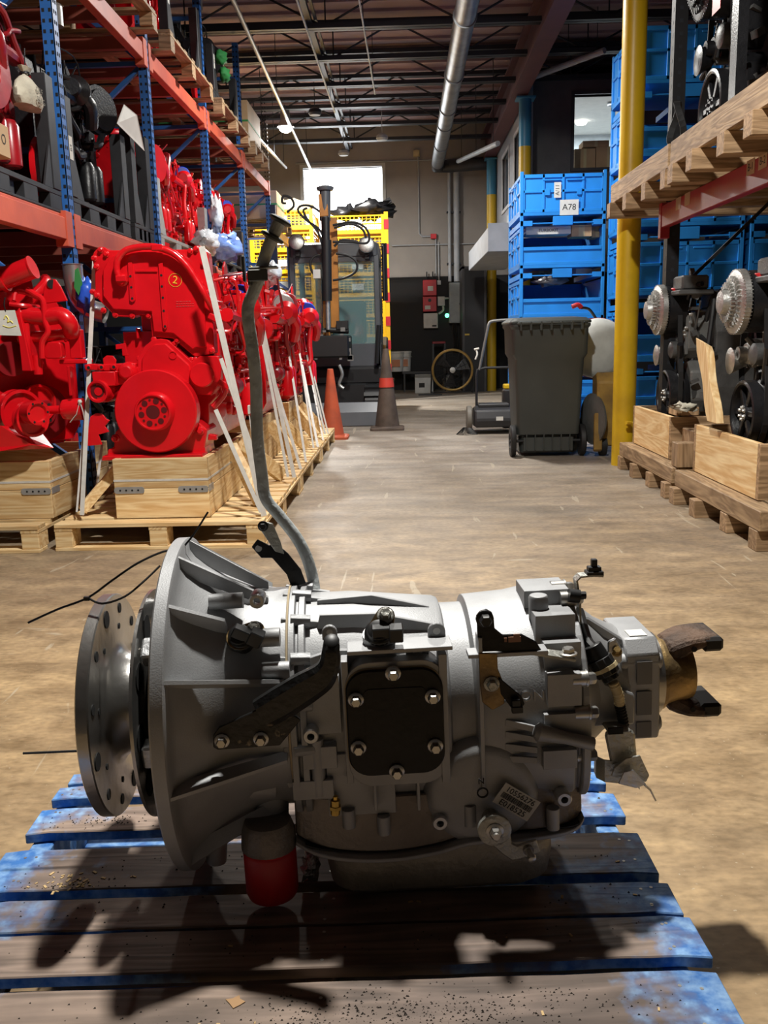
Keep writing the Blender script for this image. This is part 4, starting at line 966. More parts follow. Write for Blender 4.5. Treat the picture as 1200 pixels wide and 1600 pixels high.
# ---------------------------------------------------------------- straps
def strap(p0, p1, label, w=.016, slack=0, wm=strapm, rollx=(0, 1, 0)):
    p0, p1 = V(p0), V(p1); b = V((p1.x, p1.y, p1.z)); t = thing('strap', label, 'strap', b, group='white straps tying the red engines down')
    n = 8; pts = [p0.lerp(p1, k/n)+V((0, 0, -slack*math.sin(PI*k/n))) for k in range(n+1)]
    G().ribbon([p-b for p in pts], w, .0012, rollx).build('band', wm, t)
    return t
S = lambda px, py, X: P(px, py, X=X)
B_ = lambda px, py: P(px, py, Z=.137)
lab = 'white strap %s'
strap(P(148, 400, Y=4.62), P(128, 805, Y=4.32), lab % 'left of the engine marked 2, wider one', .022, rollx=(1, 0, 0))
strap(P(140, 560, Y=4.62), P(120, 800, Y=4.34), lab % 'left of the engine marked 2, thin one', .010, rollx=(1, 0, 0))
strap(P(160, 690, Y=4.70), P(150, 770, Y=4.60), lab % 'under the side bracket of the engine marked 2', .014, rollx=(1, 0, 0))
g_ = [((315, 385), (413, 815), 'nearest, from the top corner of the engine marked 2', .020), ((345, 560), (418, 770), 'second from the corner of the engine marked 2', .014), ((337, 640), (408, 800), 'low strap right of the gear cover', .014),
      ((395, 452), (450, 745), 'long strap just right of the filler tube', .012), ((408, 500), (460, 750), 'beside the silver pipe cap', .018), ((430, 600), (470, 735), 'from the middle engine side to the pallet', .014),
      ((448, 530), (478, 722), 'on the second engine, near half', .012), ((462, 510), (490, 700), 'on the second engine, far half', .010), ((470, 560), (497, 705), 'under the blue pipe cap', .014),
      ((475, 535), (508, 678), 'on the farthest engine, near side', .012), ((480, 545), (513, 680), 'on the farthest engine, outermost', .010), ((488, 600), (505, 690), 'farthest short strap by the cones', .010)]
for i, (a, b, l, w_) in enumerate(g_):
    q1 = P(*b, X=-.715); q1.z = max(.137, q1.z); q0 = P(*a, X=-.90 if i else -.93)
    strap(q0, q1, lab % l, w_*1.5, rollx=(.85, .5, 0))
g = G().tube([P(397, 640, X=-.80), P(398, 700, X=-.80)], .001, 4)
t = thing('strap_buckle', 'white strap tail and buckle beside the filler tube', 'buckle', P(389, 640, X=-.79))
G().obox((0, 0, 0), (.01, .03, .045)).build('buckle', strapm, t, .003); G().ribbon([(0, 0, -.02), (.01, -.02, -.10), (0.01, -.01, -.2)], .02, .0015, (0, 1, 0)).build('tail', strapm, t)
t = thing('knotted_strap_end', 'knotted white strap end hanging left of the engine marked 2', 'strap', P(125, 628, Y=4.45))
G().blob((0, 0, .0), (.012, .01, .012), .2, 3, 1, 8, 6).ribbon([(0, 0, 0), (-.02, -.005, -.06), (-.055, -.01, -.10)], .014, .002, (0, 1, 0)).ribbon([(0, 0, 0), (.012, 0, -.05), (.016, 0, -.09)], .012, .002, (0, 1, 0)).build('tail', strapm, t)

# ---------------------------------------------------------------- engine at the left edge of the frame
E1 = engine('diesel_engine', 'bright red diesel engine cut by the left edge, with a white tag', 'engine', red, redk, 12, L=1.1, W=.50, front=True, cap=None)
E1.location = (-1.92, 4.62, .477); E1.rotation_euler = (0, 0, math.radians(50))
E1M = E1.matrix_basis.inverted() if False else (T3(-1.92, 4.62, .477) @ Matrix.Rotation(math.radians(50), 4, 'Z')).inverted()
def e1(g, name, m=red, bev=0, par=None): return g.build(name, m, par or E1, bev, M=E1M)
for px, py, R_, w_, Y in ((52, 655, .088, .045, 4.35), (35, 645, .115, .06, 4.42), (62, 630, .095, .03, 4.52)):
    c = P(px, py, Y=Y); e1(G().lathe(c, (.80, -.58, 0), [(-w_, R_*.9), (-w_, R_), (-w_*.6, R_*.94), (-w_*.3, R_), (0, R_), (0, R_*.86), (-.02, R_*.8), (-.02, .02)], 40, True, True), 'belt_pulley')
c = P(60, 645, Y=4.29); pu = e1(G().lathe(c, (.80, -.58, 0), [(-.07, .058), (0, .060), (0, .045), (-.012, .04), (-.012, .015)], 32), 'front_hub')
for k in range(6):
    a = k*PI/3; d, u, v = basis((.80, -.58, 0)); e1(G().cyl(c+u*.05*math.cos(a)+v*.05*math.sin(a), c+u*.05*math.cos(a)+v*.05*math.sin(a)+d*.001, .006, n=8), 'bolt_hole', dkh, par=pu)
e1(G().tube([P(-25, 440, Y=4.4), P(0, 437, Y=4.4), P(25, 428, Y=4.4), P(50, 418, Y=4.4)], .052, 24, k=3).lathe(P(50, 418, Y=4.4), (1, 0, .35), [(0, .056), (.006, .056)], 24).lathe(P(5, 436, Y=4.4), (1, 0, .3), [(-.01, .062), (.01, .062)], 24), 'exhaust_elbow')
e1(G().tube([P(25, 490, Y=4.45), P(70, 495, Y=4.45), P(95, 493, Y=4.45), P(108, 505, Y=4.45), P(112, 520, Y=4.5)], .042, 20, k=4), 'charge_pipe')
e1(G().tube([P(30, 528, Y=4.5), P(75, 525, Y=4.5), P(125, 520, Y=4.55)], .028, 14, k=4), 'water_manifold')
e1(G().prism([(p.x, p.z) for p in (P(a, b, Y=4.5) for a, b in ((66, 475), (68, 450), (75, 437), (86, 436), (94, 447), (105, 470)))], 'y', 4.5, 4.515), 'lifting_bracket', bev=.003)
e1(G().cyl(P(81, 444, Y=4.499), P(81, 444, Y=4.498), .022, n=20), 'bracket_eye', dkh)
e1(G().tube([P(42, 452, Y=4.42), P(55, 460, Y=4.42), P(67, 470, Y=4.42), P(70, 500, Y=4.42), P(75, 518, Y=4.42), P(66, 535, Y=4.42), P(66, 560, Y=4.42)], .014, 10, k=4), 'coolant_tube')
e1(G().tube([P(22, 470, Y=4.4), P(28, 455, Y=4.42), P(60, 465, Y=4.45)], .012, 8, k=4).tube([P(15, 475, Y=4.4), P(40, 478, Y=4.42), P(60, 480, Y=4.5)], .012, 8, k=4), 'fuel_lines')
e1(G().prism(rrect(*(lambda a, b: (a.x, b.x, b.z, a.z))(P(69, 535, Y=4.45), P(98, 560, Y=4.45)), .015, 3), 'y', 4.44, 4.5), 'square_cover', bev=.004)
e1(G().box(*(lambda a, b: (a.x, b.x, 4.5, 4.56, b.z, a.z))(P(106, 515, Y=4.5), P(128, 560, Y=4.5))).box(*(lambda a, b: (a.x, b.x, 4.5, 4.6, b.z, a.z))(P(92, 562, Y=4.5), P(135, 568, Y=4.5))), 'mount_arm', bev=.004)
e1(G().box(*(lambda a, b: (a.x, b.x, 4.45, 4.5, b.z, a.z))(P(104, 572, Y=4.45), P(112, 618, Y=4.45))), 'stay', bev=.002)
e1(G().cyl(P(58, 555, Y=4.45), P(60, 585, Y=4.45), .022, n=14), 'thermostat_neck'); e1(G().cyl(P(40, 505, Y=4.43), P(44, 560, Y=4.43), .018, n=12), 'riser_pipe'); e1(G().lathe(P(100, 640, Y=4.5), (1, 0, 0), [(-.08, .02), (-.02, .022), (0, .05), (.03, .055), (.10, .055)], 20), 'oil_cooler')
e1(G().prism([(p.x, p.z) for p in (P(a, b, Y=4.4) for a, b in ((30, 540), (22, 490), (30, 480), (48, 570), (50, 580), (34, 580)))], 'y', 4.4, 4.6), 'side_casting', bev=.004)
e1(G().add([P(-20, 660, Y=4.3), P(0, 665, Y=4.3), P(50, 695, Y=4.32), P(62, 672, Y=4.5), P(84, 700, Y=4.45), P(0, 705, Y=4.3), P(-20, 700, Y=4.3), P(84, 700, Y=4.8), P(0, 705, Y=4.9)], [(0, 1, 2, 5, 6), (1, 3, 4, 2), (2, 4, 5), (4, 7, 8, 5)]), 'front_support_plate')
tg = P(14, 505, Y=4.33)
t = thing('hang_tag', 'white hang tag with yellow scribble on the leftmost red engine', 'tag', tg)
G().prism([(-.05, -.055), (.055, -.06), (.035, .06), (-.045, .06)], 'y', -.001, 0).build('card', paper, t)
G().tube([(-.02, -.002, .02), (-.01, -.002, .035), (0, -.002, .02), (-.005, -.002, .005), (.01, -.002, .01), (.02, -.002, .0)], .003, 5, k=4).tube([(-.03, -.002, -.01), (.0, -.002, -.02), (.035, -.002, -.012)], .002, 5, k=4).build('scribble', mat('yellow_ink', (.85, .75, .15), .6), t)
G().tube([(-.01, 0, .055), (-.012, -.005, .09), (-.005, 0, .12)], .003, 6, k=3).build('chain', blk, t)
# crate and pallet under it
pallet('wooden_pallet', 'pine pallet under the leftmost red engine, cut by the frame', -2.75, -1.80, 4.22, 5.5, h=.135)
crate('timber_crate', 'pine crate under the leftmost red engine, cut by the frame', -2.55, -1.79, 4.40, 5.3, .137, .43, n=2)
# bright metal elbow between the engines
t = thing('exhaust_pipe_elbow', 'polished metal exhaust elbow with blue wrap left of the engine marked 2', 'pipe', P(125, 490, Y=4.9))
q0 = P(125, 490, Y=4.9); pts = [P(a, b, Y=4.9)-q0 for a, b in ((113, 414), (116, 440), (124, 465), (140, 482), (165, 490))]
G().tube(pts, .052, 24, k=5, cap=False).ring(pts[0], (0, 0, 1), .056, .050, .004).build('elbow', mat('polished_metal', (.6, .6, .57), .3, .85, .08, 20), t)
G().blob(P(134, 462, Y=4.83)-q0, (.045, .05, .085), .35, 4, 3).build('blue_wrap', mat('blue_film', (.02, .10, .60), .35), t)
G().prism([(0, 0), (.012, .09), (.03, .1), (.045, .02), (.02, -.04)], 'y', -.11, -.105).build('green_flag', mat('green_cloth', (.03, .25, .06), .7), t, M=T3(.02, 0, .13))

# ---------------------------------------------------------------- the pallet rack on the left
rblue = mat('rack_blue', (.025, .13, .42), .45, 0, .15, 5, .05, 30)
rora = mat('rack_orange', (.72, .13, .06), .5, 0, .18, 3, .05, 30, col2=(.45, .07, .045))
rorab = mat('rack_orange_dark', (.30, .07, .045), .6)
steelb = mat('cradle_steel', (.035, .036, .04), .5, .4, .2, 10)
RX, RXB = -1.78, -2.85; UY = [3.0, 4.93, 6.68, 8.58, 10.47, 12.45]
RK = thing('pallet_rack', 'blue and orange pallet rack along the left side of the aisle', 'rack', (RX, 7.7, 0))
RM = T3(-RX, -7.7, 0)
def slotted(g, x, y, h, w=.075, d=.06):
    g.box(x-d/2, x+d/2, y-w/2, y-w/2+.006, 0, h).box(x-d/2, x+d/2, y+w/2-.006, y+w/2, 0, h).box(x+d/2-.004, x+d/2, y-w/2, y+w/2, 0, h)
for y in UY:
    for x in (RX, RXB):
        g = G(); slotted(g, x, y, 4.15 if y < 12 else 3.0); u = g.build('upright', rblue, RK, M=RM)
        if x == RX:
            hg = G(); z = .1
            while z < 4.1:
                for dx in (-.017, .017): hg.box(x+dx-.007, x+dx+.007, y-.0385, y-.0372, z, z+.018)
                hg.box(x+.0303, x+.0312, y-.02, y-.006, z, z+.018).box(x+.0303, x+.0312, y+.006, y+.02, z, z+.018)
                z += .05
            hg.build('slot_holes', dkh, u, kind='stuff', M=RM)
    for z0, z1 in ((.3, 1.1), (1.1, 2.0), (2.0, 2.9), (2.9, 3.8)):
        if y > 12 and z1 > 3: continue
        a, b = (RX, RXB) if int(z0*10) % 2 else (RXB, RX)
        G().bar((a, y, z0), (b, y, z1), .03, .03).build('frame_brace', rblue, RK, M=RM); G().bar((RX, y, z1), (RXB, y, z1), .03, .03).build('frame_brace', rblue, RK, M=RM)
for i in range(5):
    y0, y1 = UY[i]+.04, UY[i+1]-.04
    for z in (1.60, 2.965) if i < 4 else (2.965,):
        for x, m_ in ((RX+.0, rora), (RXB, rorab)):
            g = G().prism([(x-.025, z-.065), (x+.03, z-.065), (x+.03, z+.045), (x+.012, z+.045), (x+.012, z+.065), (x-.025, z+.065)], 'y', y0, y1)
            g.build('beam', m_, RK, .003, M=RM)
            for yy in (y0+.0, y1-.05): G().box(x-.03, x+.036, yy-.02, yy+.07, z-.1, z+.08).build('beam_connector', m_, RK, .003, M=RM)
        for k in range(3): G().box(RXB, RX, y0+.35+k*.55, y0+.40+k*.55, z-.04, z+.04).build('cross_bar', MT['rack_orange_dark'], RK, M=RM)
# ---------------------------------------------------------------- black steel cradles and their engines on the rack
def cradle(x, y0, y1, z, h, label, m=steelb, name='steel_cradle', lbl=True):
    t = thing(name, label, 'cradle', (x, (y0+y1)/2, z)); L = (y1-y0)/2; w = .45
    for s in (-1, 1):
        g = G().box(s*w-.03, s*w+.03, -L, L, .085, .11).box(s*w-.03, s*w+.03, -L, L, 0, .012)
        for k in range(4): g.box(s*w-.028, s*w+.028, -L+k*(2*L-.16)/3, -L+k*(2*L-.16)/3+.16, .012, .085)
        g.build('fork_rail', m, t, .002)
        for yy in (-L+.06, L-.06):
            g = G().box(s*w-.035, s*w+.035, yy-.05, yy+.05, .11, h)
            g.build('post', m, t, .003)
            sg = 1 if yy < 0 else -1
            G().prism([(yy+sg*.05, .11), (yy+sg*.16, .11), (yy+sg*.05, .34)], 'x', s*w+.02, s*w+.03).build('gusset', m, t)
    for yy in (-L+.05, 0, L-.05): G().box(-w, w, yy-.03, yy+.03, .02, .08).build('cross_member', m, t)
    if lbl:
        G().box(w+.0352, w+.036, -L+.035, -L+.085, .30, .42).build('label', paper, t)
        text('B4', .035, .0002, 'label_text', ink, t, T3(w+.0364, -L+.06, .36) @ Matrix.Rotation(PI/2, 4, 'Z') @ Matrix.Rotation(PI/2, 4, 'X') @ Matrix.Rotation(PI/2, 4, 'Z'))
    return t
Z1 = 1.668
dred = mat('dark_red_enamel', (.30, .008, .014), .3, 0, .25, 7, .1, 14, coat=.3)
cradle(-2.25, 3.75, 4.86, Z1, .66, 'black steel cradle nearest the left edge on the lower rack level')
cradle(-2.25, 4.98, 6.05, Z1, .62, 'black steel cradle under the black engine on the lower rack level')
cradle(-2.25, 6.15, 6.62, Z1, .72, 'narrow black steel frame right of the black engine on the rack', lbl=False)
cradle(-2.25, 6.74, 8.45, Z1, .50, 'silver steel frame in the third rack bay', m=silver, lbl=False)
cradle(-2.25, 8.65, 10.3, Z1, .5, 'black steel frame in the far rack bay', lbl=False)
def eng_at(src, loc, deg, label, sc=1):
    c = copy_tree(src, label=label, loc=loc, rz=math.radians(deg)); c.scale = (sc, sc, sc); return c
re = engine('diesel_engine', 'dark red engine with a cloth bag, nearest on the lower rack level', 'engine', dred, redk, 21, L=1.0, W=.5, H=.85)
re.location = (-2.2, 3.80, Z1+.115)
G().lathe((.36, .42, .42), (1, -.1, 0), [(-.05, .05), (0, .15), (.03, .165), (.04, .165), (.04, .08), (.02, .06)], 36).build('fan_disc', dred, re)
be = engine('diesel_engine', 'glossy black engine with a white paper cone on the lower rack level', 'engine', blk, blk, 22, L=1.0, W=.5, H=.85)
be.location = (-2.2, 5.02, Z1+.115)
G().lathe((.32, .25, .92), (0, 0, 1), [(0, .05), (.1, .05), (.1, .052), (.11, .045)], 20).build('bright_canister', silver, be)
G().lathe((.3, .84, .62), (1, -.4, 0), [(0, .05), (.02, .14), (.06, .145), (.06, .12), (.09, .12), (.09, .03)], 32).build('fan_hub', blk, be)
G().lathe((.30, -.06, .12), (1, 0, 0), [(0, .05), (0, .17), (.03, .17), (.03, .06)], 32).build('red_disc', red, be)
for i, (y, l) in enumerate(((6.78, 'red engine with white bracket in the third bay of the lower rack level'), (7.66, 'second red engine in the third bay of the lower rack level'), (8.68, 'red engine half hidden behind the far blue upright'), (9.6, 'dark red engine in the farthest bay of the lower rack level'))):
    e = eng_at(tmp if i % 2 == 0 else bod, (-2.15, y, Z1+.115), 0, l, .82)
    if i == 0:
        pl_ = G().lathe((.38, .2, .62), (1, -.3, 0), [(0, .1), (0, .16), (.05, .16), (.05, .05)], 32).build('belt_pulley', red, e)
# floor level, under the rack, behind the leftmost engine
for i, (x, y) in enumerate(((-2.45, 5.75), (-2.45, 7.4))):
    eng_at(be, (x, y, .15), 0, ('black engine on the floor under the rack behind the leftmost red engine', 'black engine deep under the rack behind the red row')[i], 1.0)
    pallet('wooden_pallet', ('dark old pallet under the rack, first behind the leftmost engine', 'dark old pallet deep under the rack')[i], x-.5, x+.5, y-.05, y+1.15, h=.135, mx=old_x, my=old_y)
# cloth bag, paper cone, bags
t = thing('cloth_bag', 'pale cloth drawstring bag hanging on the dark red rack engine', 'bag', P(45, 178, X=-1.80))
g = G(); prof = [(0, .02, 0), (.01, .10, 0), (.05, .115, .004), (.10, .108, 0), (.155, .082, 0), (.195, .045, 0), (.21, .022, 0), (.222, .018, 0), (.24, .034, 0), (.262, .05, 0)]; rings = []
for z, r_0, _ in prof:
    rings.append([V((r_0*.5*math.cos(a)*(1+.12*math.sin(7*a+z*20)), r_0*1.1*math.sin(a)*(1+.06*math.sin(5*a+z*30)), z*.72+.02)) for a in [2*PI*k/30 for k in range(30)]])
g.loft(rings); g.build('sack', mat('cotton_bag', (.52, .48, .38), .85, 0, .15, 14, .5, 40), t)
G().tube([(0, 0, .19), (0, .02, .30)], .003, 5).ring((0, 0, .178), (0, 0, 1), .026, .018, .008).build('cord', blk, t)
for k, s in enumerate(('OILFILT', 'SBAG')): text(s[:4], .04, .0003, 'bag_print', mat('faded_print', (.2, .19, .16), .9) if k == 0 else MT['faded_print'], t, T3(.066 if k else .062, 0, .055+.045*(1-k)) @ Matrix.Rotation(PI/2, 4, 'Z') @ FACE)
t = thing('paper_cone', 'white paper sheet folded to a cone on the black rack engine', 'paper', P(205, 190, X=-1.72))
a, b, c_, d_ = [P(*p_, X=-1.72)-P(205, 190, X=-1.72) for p_ in ((194, 163), (183, 193), (226, 236), (207, 180))]
G().add([a, b, c_, d_+V((.03, 0, 0)), a+V((-.003, 0, 0)), b+V((-.003, 0, 0)), c_+V((-.003, 0, 0)), d_+V((.027, 0, 0))], [(0, 1, 2, 3), (7, 6, 5, 4), (0, 4, 5, 1), (1, 5, 6, 2), (2, 6, 7, 3), (3, 7, 4, 0)]).build('sheet', white, t)
def bag(px, py, X, r, m_, label, sd=1):
    p = P(px, py, X=X); t = thing('plastic_bag', label, 'bag', p); G().blob((0, 0, 0), r, .3, 3.5, sd, 18, 12).build('wrapping', m_, t); return t
bb = mat('blue_plastic', (.20, .34, .80), .25, 0, .3, 9, .5, 25, coat=.3); wbm = mat('clear_plastic', (.55, .58, .62), .25, 0, .3, 9, .6, 25, coat=.3)
bag(352, 388, -1.60, (.14, .24, .13), bb, 'blue plastic bag over parts above the red row, by the far upright', 1); bag(322, 380, -1.66, (.1, .15, .1), wbm, 'pale plastic bag left of the blue bag on the rack', 2); bag(422, 428, -1.15, (.09, .12, .10), wbm, 'small clear bag beside the tube clamp, far end of the red row', 4)
bag(337, 338, -1.72, (.06, .1, .16), wbm, 'pale cloth draped over the red engine behind the third upright', 6)
o = pallet('wooden_pallet', 'small pale pallet standing under the blue plastic bag', -1.95, -1.45, 7.2, 8.1, z0=1.38, h=.12, nb=5)
o = thing('cardboard_box', 'brown cardboard box at the left edge on the lower rack level', 'box', P(8, 245, X=-1.66))
G().box(-.15, .0, -.3, .06, 0, .13).build('carton', mat('cardboard', (.48, .32, .18), .8, 0, .1, 6), o, .003); G().ring((.001, 0.0, .07), (1, 0, 0), .02, .016, .001).build('print', ink, o)
# ---------------------------------------------------------------- upper rack level
Z2 = 3.032
for i, (y0, y1, mm) in enumerate(((3.1, 4.8, 0), (5.1, 6.5, 1), (6.85, 8.3, 1), (8.7, 10.2, 0), (10.55, 11.6, 1))):
    pallet('wooden_pallet', ('old pallet on the top rack level above the cloth bag', 'wooden pallet on the top rack level, second bay', 'pale edged pallet on the top rack level, third bay', 'dark pallet on the top rack level, fourth bay', 'wooden pallet at the far end of the top rack level')[i], -2.8, -1.62, y0, y1, z0=Z2, h=.14, mx=old_x, my=old_y, nb=7)
for i, (y, s_, l) in enumerate(((5.2, tmp, 'dark engine high on the second bay of the top rack level'), (7.0, bod, 'red engine high on the third bay of the top rack level'), (8.8, be, 'black engine high on the fourth bay of the top rack level'))):
    eng_at(s_, (-2.15, y, Z2+.145), 0, l, .9)
cradle(-2.2, 7.2, 8.35, Z2+.145, .6, 'black steel frame high on the third bay of the top rack level')
cradle(-2.2, 8.85, 10.1, Z2+.145, .5, 'black steel frame high on the fourth bay of the top rack level')
t = thing('green_sleeve', 'green plastic sleeve hanging over the top rack level', 'cover', P(345, 90, X=-1.72)); G().blob((0, 0, 0), (.06, .12, .06), .3, 3, 3).blob((.02, .04, -.14), (.05, .1, .06), .3, 3, 5).build('sleeve', MT['green_cloth'], t)
ply = mat('plywood', (.55, .36, .19), .7, 0, .15, 3)
for i, (y0, y1, z, hh) in enumerate(((10.6, 11.5, Z2+.145, .42), (12.7, 13.5, 2.62, .34))):
    t = thing('plywood_box', ('brown plywood box at the far end of the top rack level', 'brown box on the separate far rack')[i], 'box', (-2.2, (y0+y1)/2, z)); hl_ = (y1-y0)/2
    for a in ((-.5, .5, -hl_, -hl_+.02), (-.5, .5, hl_-.02, hl_), (-.5, -.48, -hl_+.02, hl_-.02), (.48, .5, -hl_+.02, hl_-.02)): G().box(*a, 0, hh).build('panel', ply, t, .001)
    G().box(-.5, .5, -hl_, hl_, hh, hh+.015).build('lid', ply, t); G().box(-.502, .502, -hl_-.002, hl_+.002, hh*.5, hh*.5+.02).build('steel_band', MT['green_cloth'], t)
pallet('wooden_pallet', 'dark pallet under the brown box on the separate far rack', -2.8, -1.62, 12.6, 13.7, z0=2.47, h=.14, mx=old_x, my=old_y, nb=7)
R2 = thing('pallet_rack', 'short dark blue rack with yellow beam at the far left', 'rack', (-1.72, 13.2, 0))
dbl = mat('rack_dark_blue', (.015, .03, .09), .5); yb = mat('rack_yellow', (.65, .32, .03), .5)
for y in (-.75, .85):
    for x in (0, -1.1): G().box(x-.035, x+.035, y-.035, y+.035, 0, 2.75).build('upright', dbl, R2)
    G().bar((0, y, 1.7), (-1.1, y, 2.5), .04, .04).build('frame_brace', dbl, R2); G().bar((0, y, 2.5), (-1.1, y, 2.5), .04, .04).build('frame_brace', dbl, R2)
for x in (0, -1.1): G().box(x-.02, x+.03, -.71, .81, 2.36, 2.46).build('beam', yb, R2)
# ---------------------------------------------------------------- columns on the right
def column(name, x, y, h, m, r=.082, n=24):
    o = G().cyl((x, y, 0), (x, y, h), r, n=n)  .box(x-.12, x+.12, y-.12, y+.12, h-.02, h).build(name, m); o['kind'] = 'structure'; return o
CY = column('trim_4', 1.64, 6.80, 3.95, colyel, .084, 28)
column('trim_5', 1.60, 12.3, 3.95, colblue, .08)
column('trim_6', 1.55, 16.3, 3.95, colblue, .085)
t = thing('hose_hook', 'yellow steel hook on the lower part of the near yellow column', 'hook', (1.64, 6.8, .33))
G().cyl((0, -.07, .0), (.02, -.14, .0), .014, n=10).cyl((.02, -.14, 0), (-.02, -.16, .005), .014, n=10).lathe((.03, -.14, 0), (1, -.2, 0), [(0, .012), (.12, .012), (.122, .02), (.13, .02)], 12).build('hook', colyel, t)

# ---------------------------------------------------------------- blue bulk containers
cblue = mat('container_blue', (.02, .27, .78), .42, 0, .12, 3, .04, 20); cblue_d = mat('container_blue_recess', (.012, .13, .45), .45)
def container(x0, x1, y0, y1, z0, h, label, gate=False, tagtxt=None):
    t = thing('bulk_container', label, 'container', ((x0+x1)/2, (y0+y1)/2, z0)); X, Yh = (x1-x0)/2, (y1-y0)/2
    for sx in (-1, 1):
        for sy in (-1, 1): G().box(sx*X-.035 if sx > 0 else -X-.0, sx*X if sx > 0 else -X+.035, sy*Yh-.035 if sy > 0 else -Yh, sy*Yh if sy > 0 else -Yh+.035, 0, h+.03).build('post', cblue, t, .004)
    fz = h*.20
    g = G().box(-X, X, -Yh, Yh, fz, fz+.03)
    g.build('floor_pan', cblue, t)
    for k in (-1, 0, 1): G().box(k*X*.85-.06, k*X*.85+.06, -Yh, Yh, 0, .05).build('runner', cblue, t)
    G().box(-.10, .10, -Yh-.004, -Yh+.05, 0.0, fz*.9).build('foot', cblue, t, .003)
    g = G()
    for s in (-1, 1): g.tube([(s*X*.93, -Yh+.01, .04), (s*X*.78, -Yh+.01, .022), (s*X*.2, -Yh+.01, .022)], .008, 6)
    g.build('base_rail', cblue, t, kind='stuff')
    def wall(a0, a1, z0_, z1_, face, pos, name):
        """ribbed panel; face 'x' or 'y' normal at pos"""
        def bx(g, u0, u1, v0, v1, d0, d1):
            if face == 'y': g.box(u0, u1, min(pos+d0, pos+d1), max(pos+d0, pos+d1), v0, v1)
            else: g.box(min(pos+d0, pos+d1), max(pos+d0, pos+d1), u0, u1, v0, v1)
        s = 1 if pos < 0 else -1
        g = G(); bx(g, a0, a1, z0_, z1_, .014*s, .022*s)
        bx(g, a0, a1, z1_-.035, z1_, 0, .03*s); bx(g, a0, a1, z0_, z0_+.03, 0, .014*s)
        if z1_-z0_ > .25:
            zm = z0_+(z1_-z0_)*.52; bx(g, a0, a1, zm, zm+.025, 0, .014*s)
            for k in range(5): u = a0+(a1-a0)*k/4; bx(g, u-.012 if k else u, u+.012 if k < 4 else u, z0_, z1_, 0, .014*s)
            for f in (.3, .7): u = a0+(a1-a0)*f; bx(g, u-.025, u+.025, zm-.03, zm+.035, -.008*s, .012*s)
            for f in (.35, .65): u = a0+(a1-a0)*f; bx(g, u-.09, u+.09, z1_-.065, z1_-.05, -.006*s, .006*s)
        g.build(name, cblue, t, .002)
    wall(-X+.036, X-.036, fz+.03, h if not gate else h*.62, 'y', -Yh, 'front_panel' if not gate else 'drop_gate')
    wall(-X+.036, X-.036, fz+.03, h, 'y', Yh, 'rear_panel'); wall(-Yh+.036, Yh-.036, fz+.03, h, 'x', -X, 'side_panel'); wall(-Yh+.036, Yh-.036, fz+.03, h, 'x', X, 'side_panel')
    if tagtxt:
        for (u, v, w_, hh, s_, tx) in tagtxt:
            G().box(u-w_/2, u+w_/2, -Yh-.004, -Yh-.0025, v-hh/2, v+hh/2).build('paper_sign', paper, t)
            M_ = T3(u, -Yh-.0045, v) @ FACE
            if hh > w_: M_ = M_ @ Matrix.Rotation(PI/2, 4, 'Z')
            text(tx, s_, .0003, 'sign_text', ink, t, M_)
    return t
CYF = 9.6; cx0, cx1 = P(813, 300, Y=CYF).x, P(948, 300, Y=CYF).x; zt = P(880, 268, Y=CYF).z; hC = zt/5
lb5 = ['blue folding container at the bottom of the stack behind the wheelie bin', 'blue folding container second from the bottom behind the wheelie bin', 'blue folding container with drop gate just above the wheelie bin lid', 'blue folding container with drop gate and printed box inside, fourth up', 'blue folding container at the top of its stack, with two paper signs']
for k in range(5):
    container(cx0, cx1, CYF, CYF+1.05, k*hC, hC-.02, lb5[k], gate=k in (2, 3), tagtxt=[(-.06, hC*.66, .07, .15, .055, 'A/11'), (.06, hC*.33, .19, .15, .085, 'A78')] if k == 4 else None)
cb_ = MT['cardboard']
def inbox(px0, px1, py0, py1, Y, label, m_, txt=None, cat='box', d=.25):
    a, b = P(px0, py1, Y=Y), P(px1, py0, Y=Y); t = thing('carton', label, cat, ((a.x+b.x)/2, Y+d/2, a.z)); X = (b.x-a.x)/2; h = b.z-a.z
    G().box(-X, X, -d/2, d/2, 0, h).build('box', m_, t, .002); G().box(-X*.3, X*.3, -d/2-.001, -d/2, h*.02, h*.98).build('tape', creamp if m_ is cb_ else m_, t)
    if txt: text(txt, h*.55, .0003, 'print', ink, t, T3(0, -d/2-.0015, h/2) @ FACE)
    return t
inbox(822, 892, 353, 367, CYF+.12, 'white printed box in the fourth blue container', white, 'TURBOKIT')
inbox(893, 925, 351, 370, CYF+.12, 'small brown carton in the fourth blue container', cb_); inbox(924, 943, 350, 371, CYF+.2, 'second brown carton at the right of the fourth blue container', cb_)
inbox(900, 925, 412, 428, CYF+.3, 'white carton hanging low in the third blue container', white); inbox(812+20, 860, 414, 428, CYF+.4, 'brown carton at the left of the third blue container', cb_)
p = P(857, 438, Y=CYF+.15); t = thing('wrapped_parts', 'grey plastic wrapped parts in the third blue container', 'parts', p); G().blob((0, 0, 0), (.17, .14, .06), .35, 3, 9, 16, 9).build('wrap', mat('grey_film', (.12, .12, .13), .25, 0, .3, 9, .5, 25, coat=.4), t)
# stacks behind the rack
n_ = 0
for j, xx in enumerate((2.07, 3.12)):
    for k in range(6):
        container(xx, xx+1.0, 8.45, 9.45, k*.60, .58, ('blue container behind the yellow column, ' if j == 0 else 'blue container deep behind the right rack, ')+('bottom of its stack', 'second from the floor', 'third from the floor', 'fourth from the floor', 'fifth from the floor', 'topmost')[k], gate=k in (1, 4))

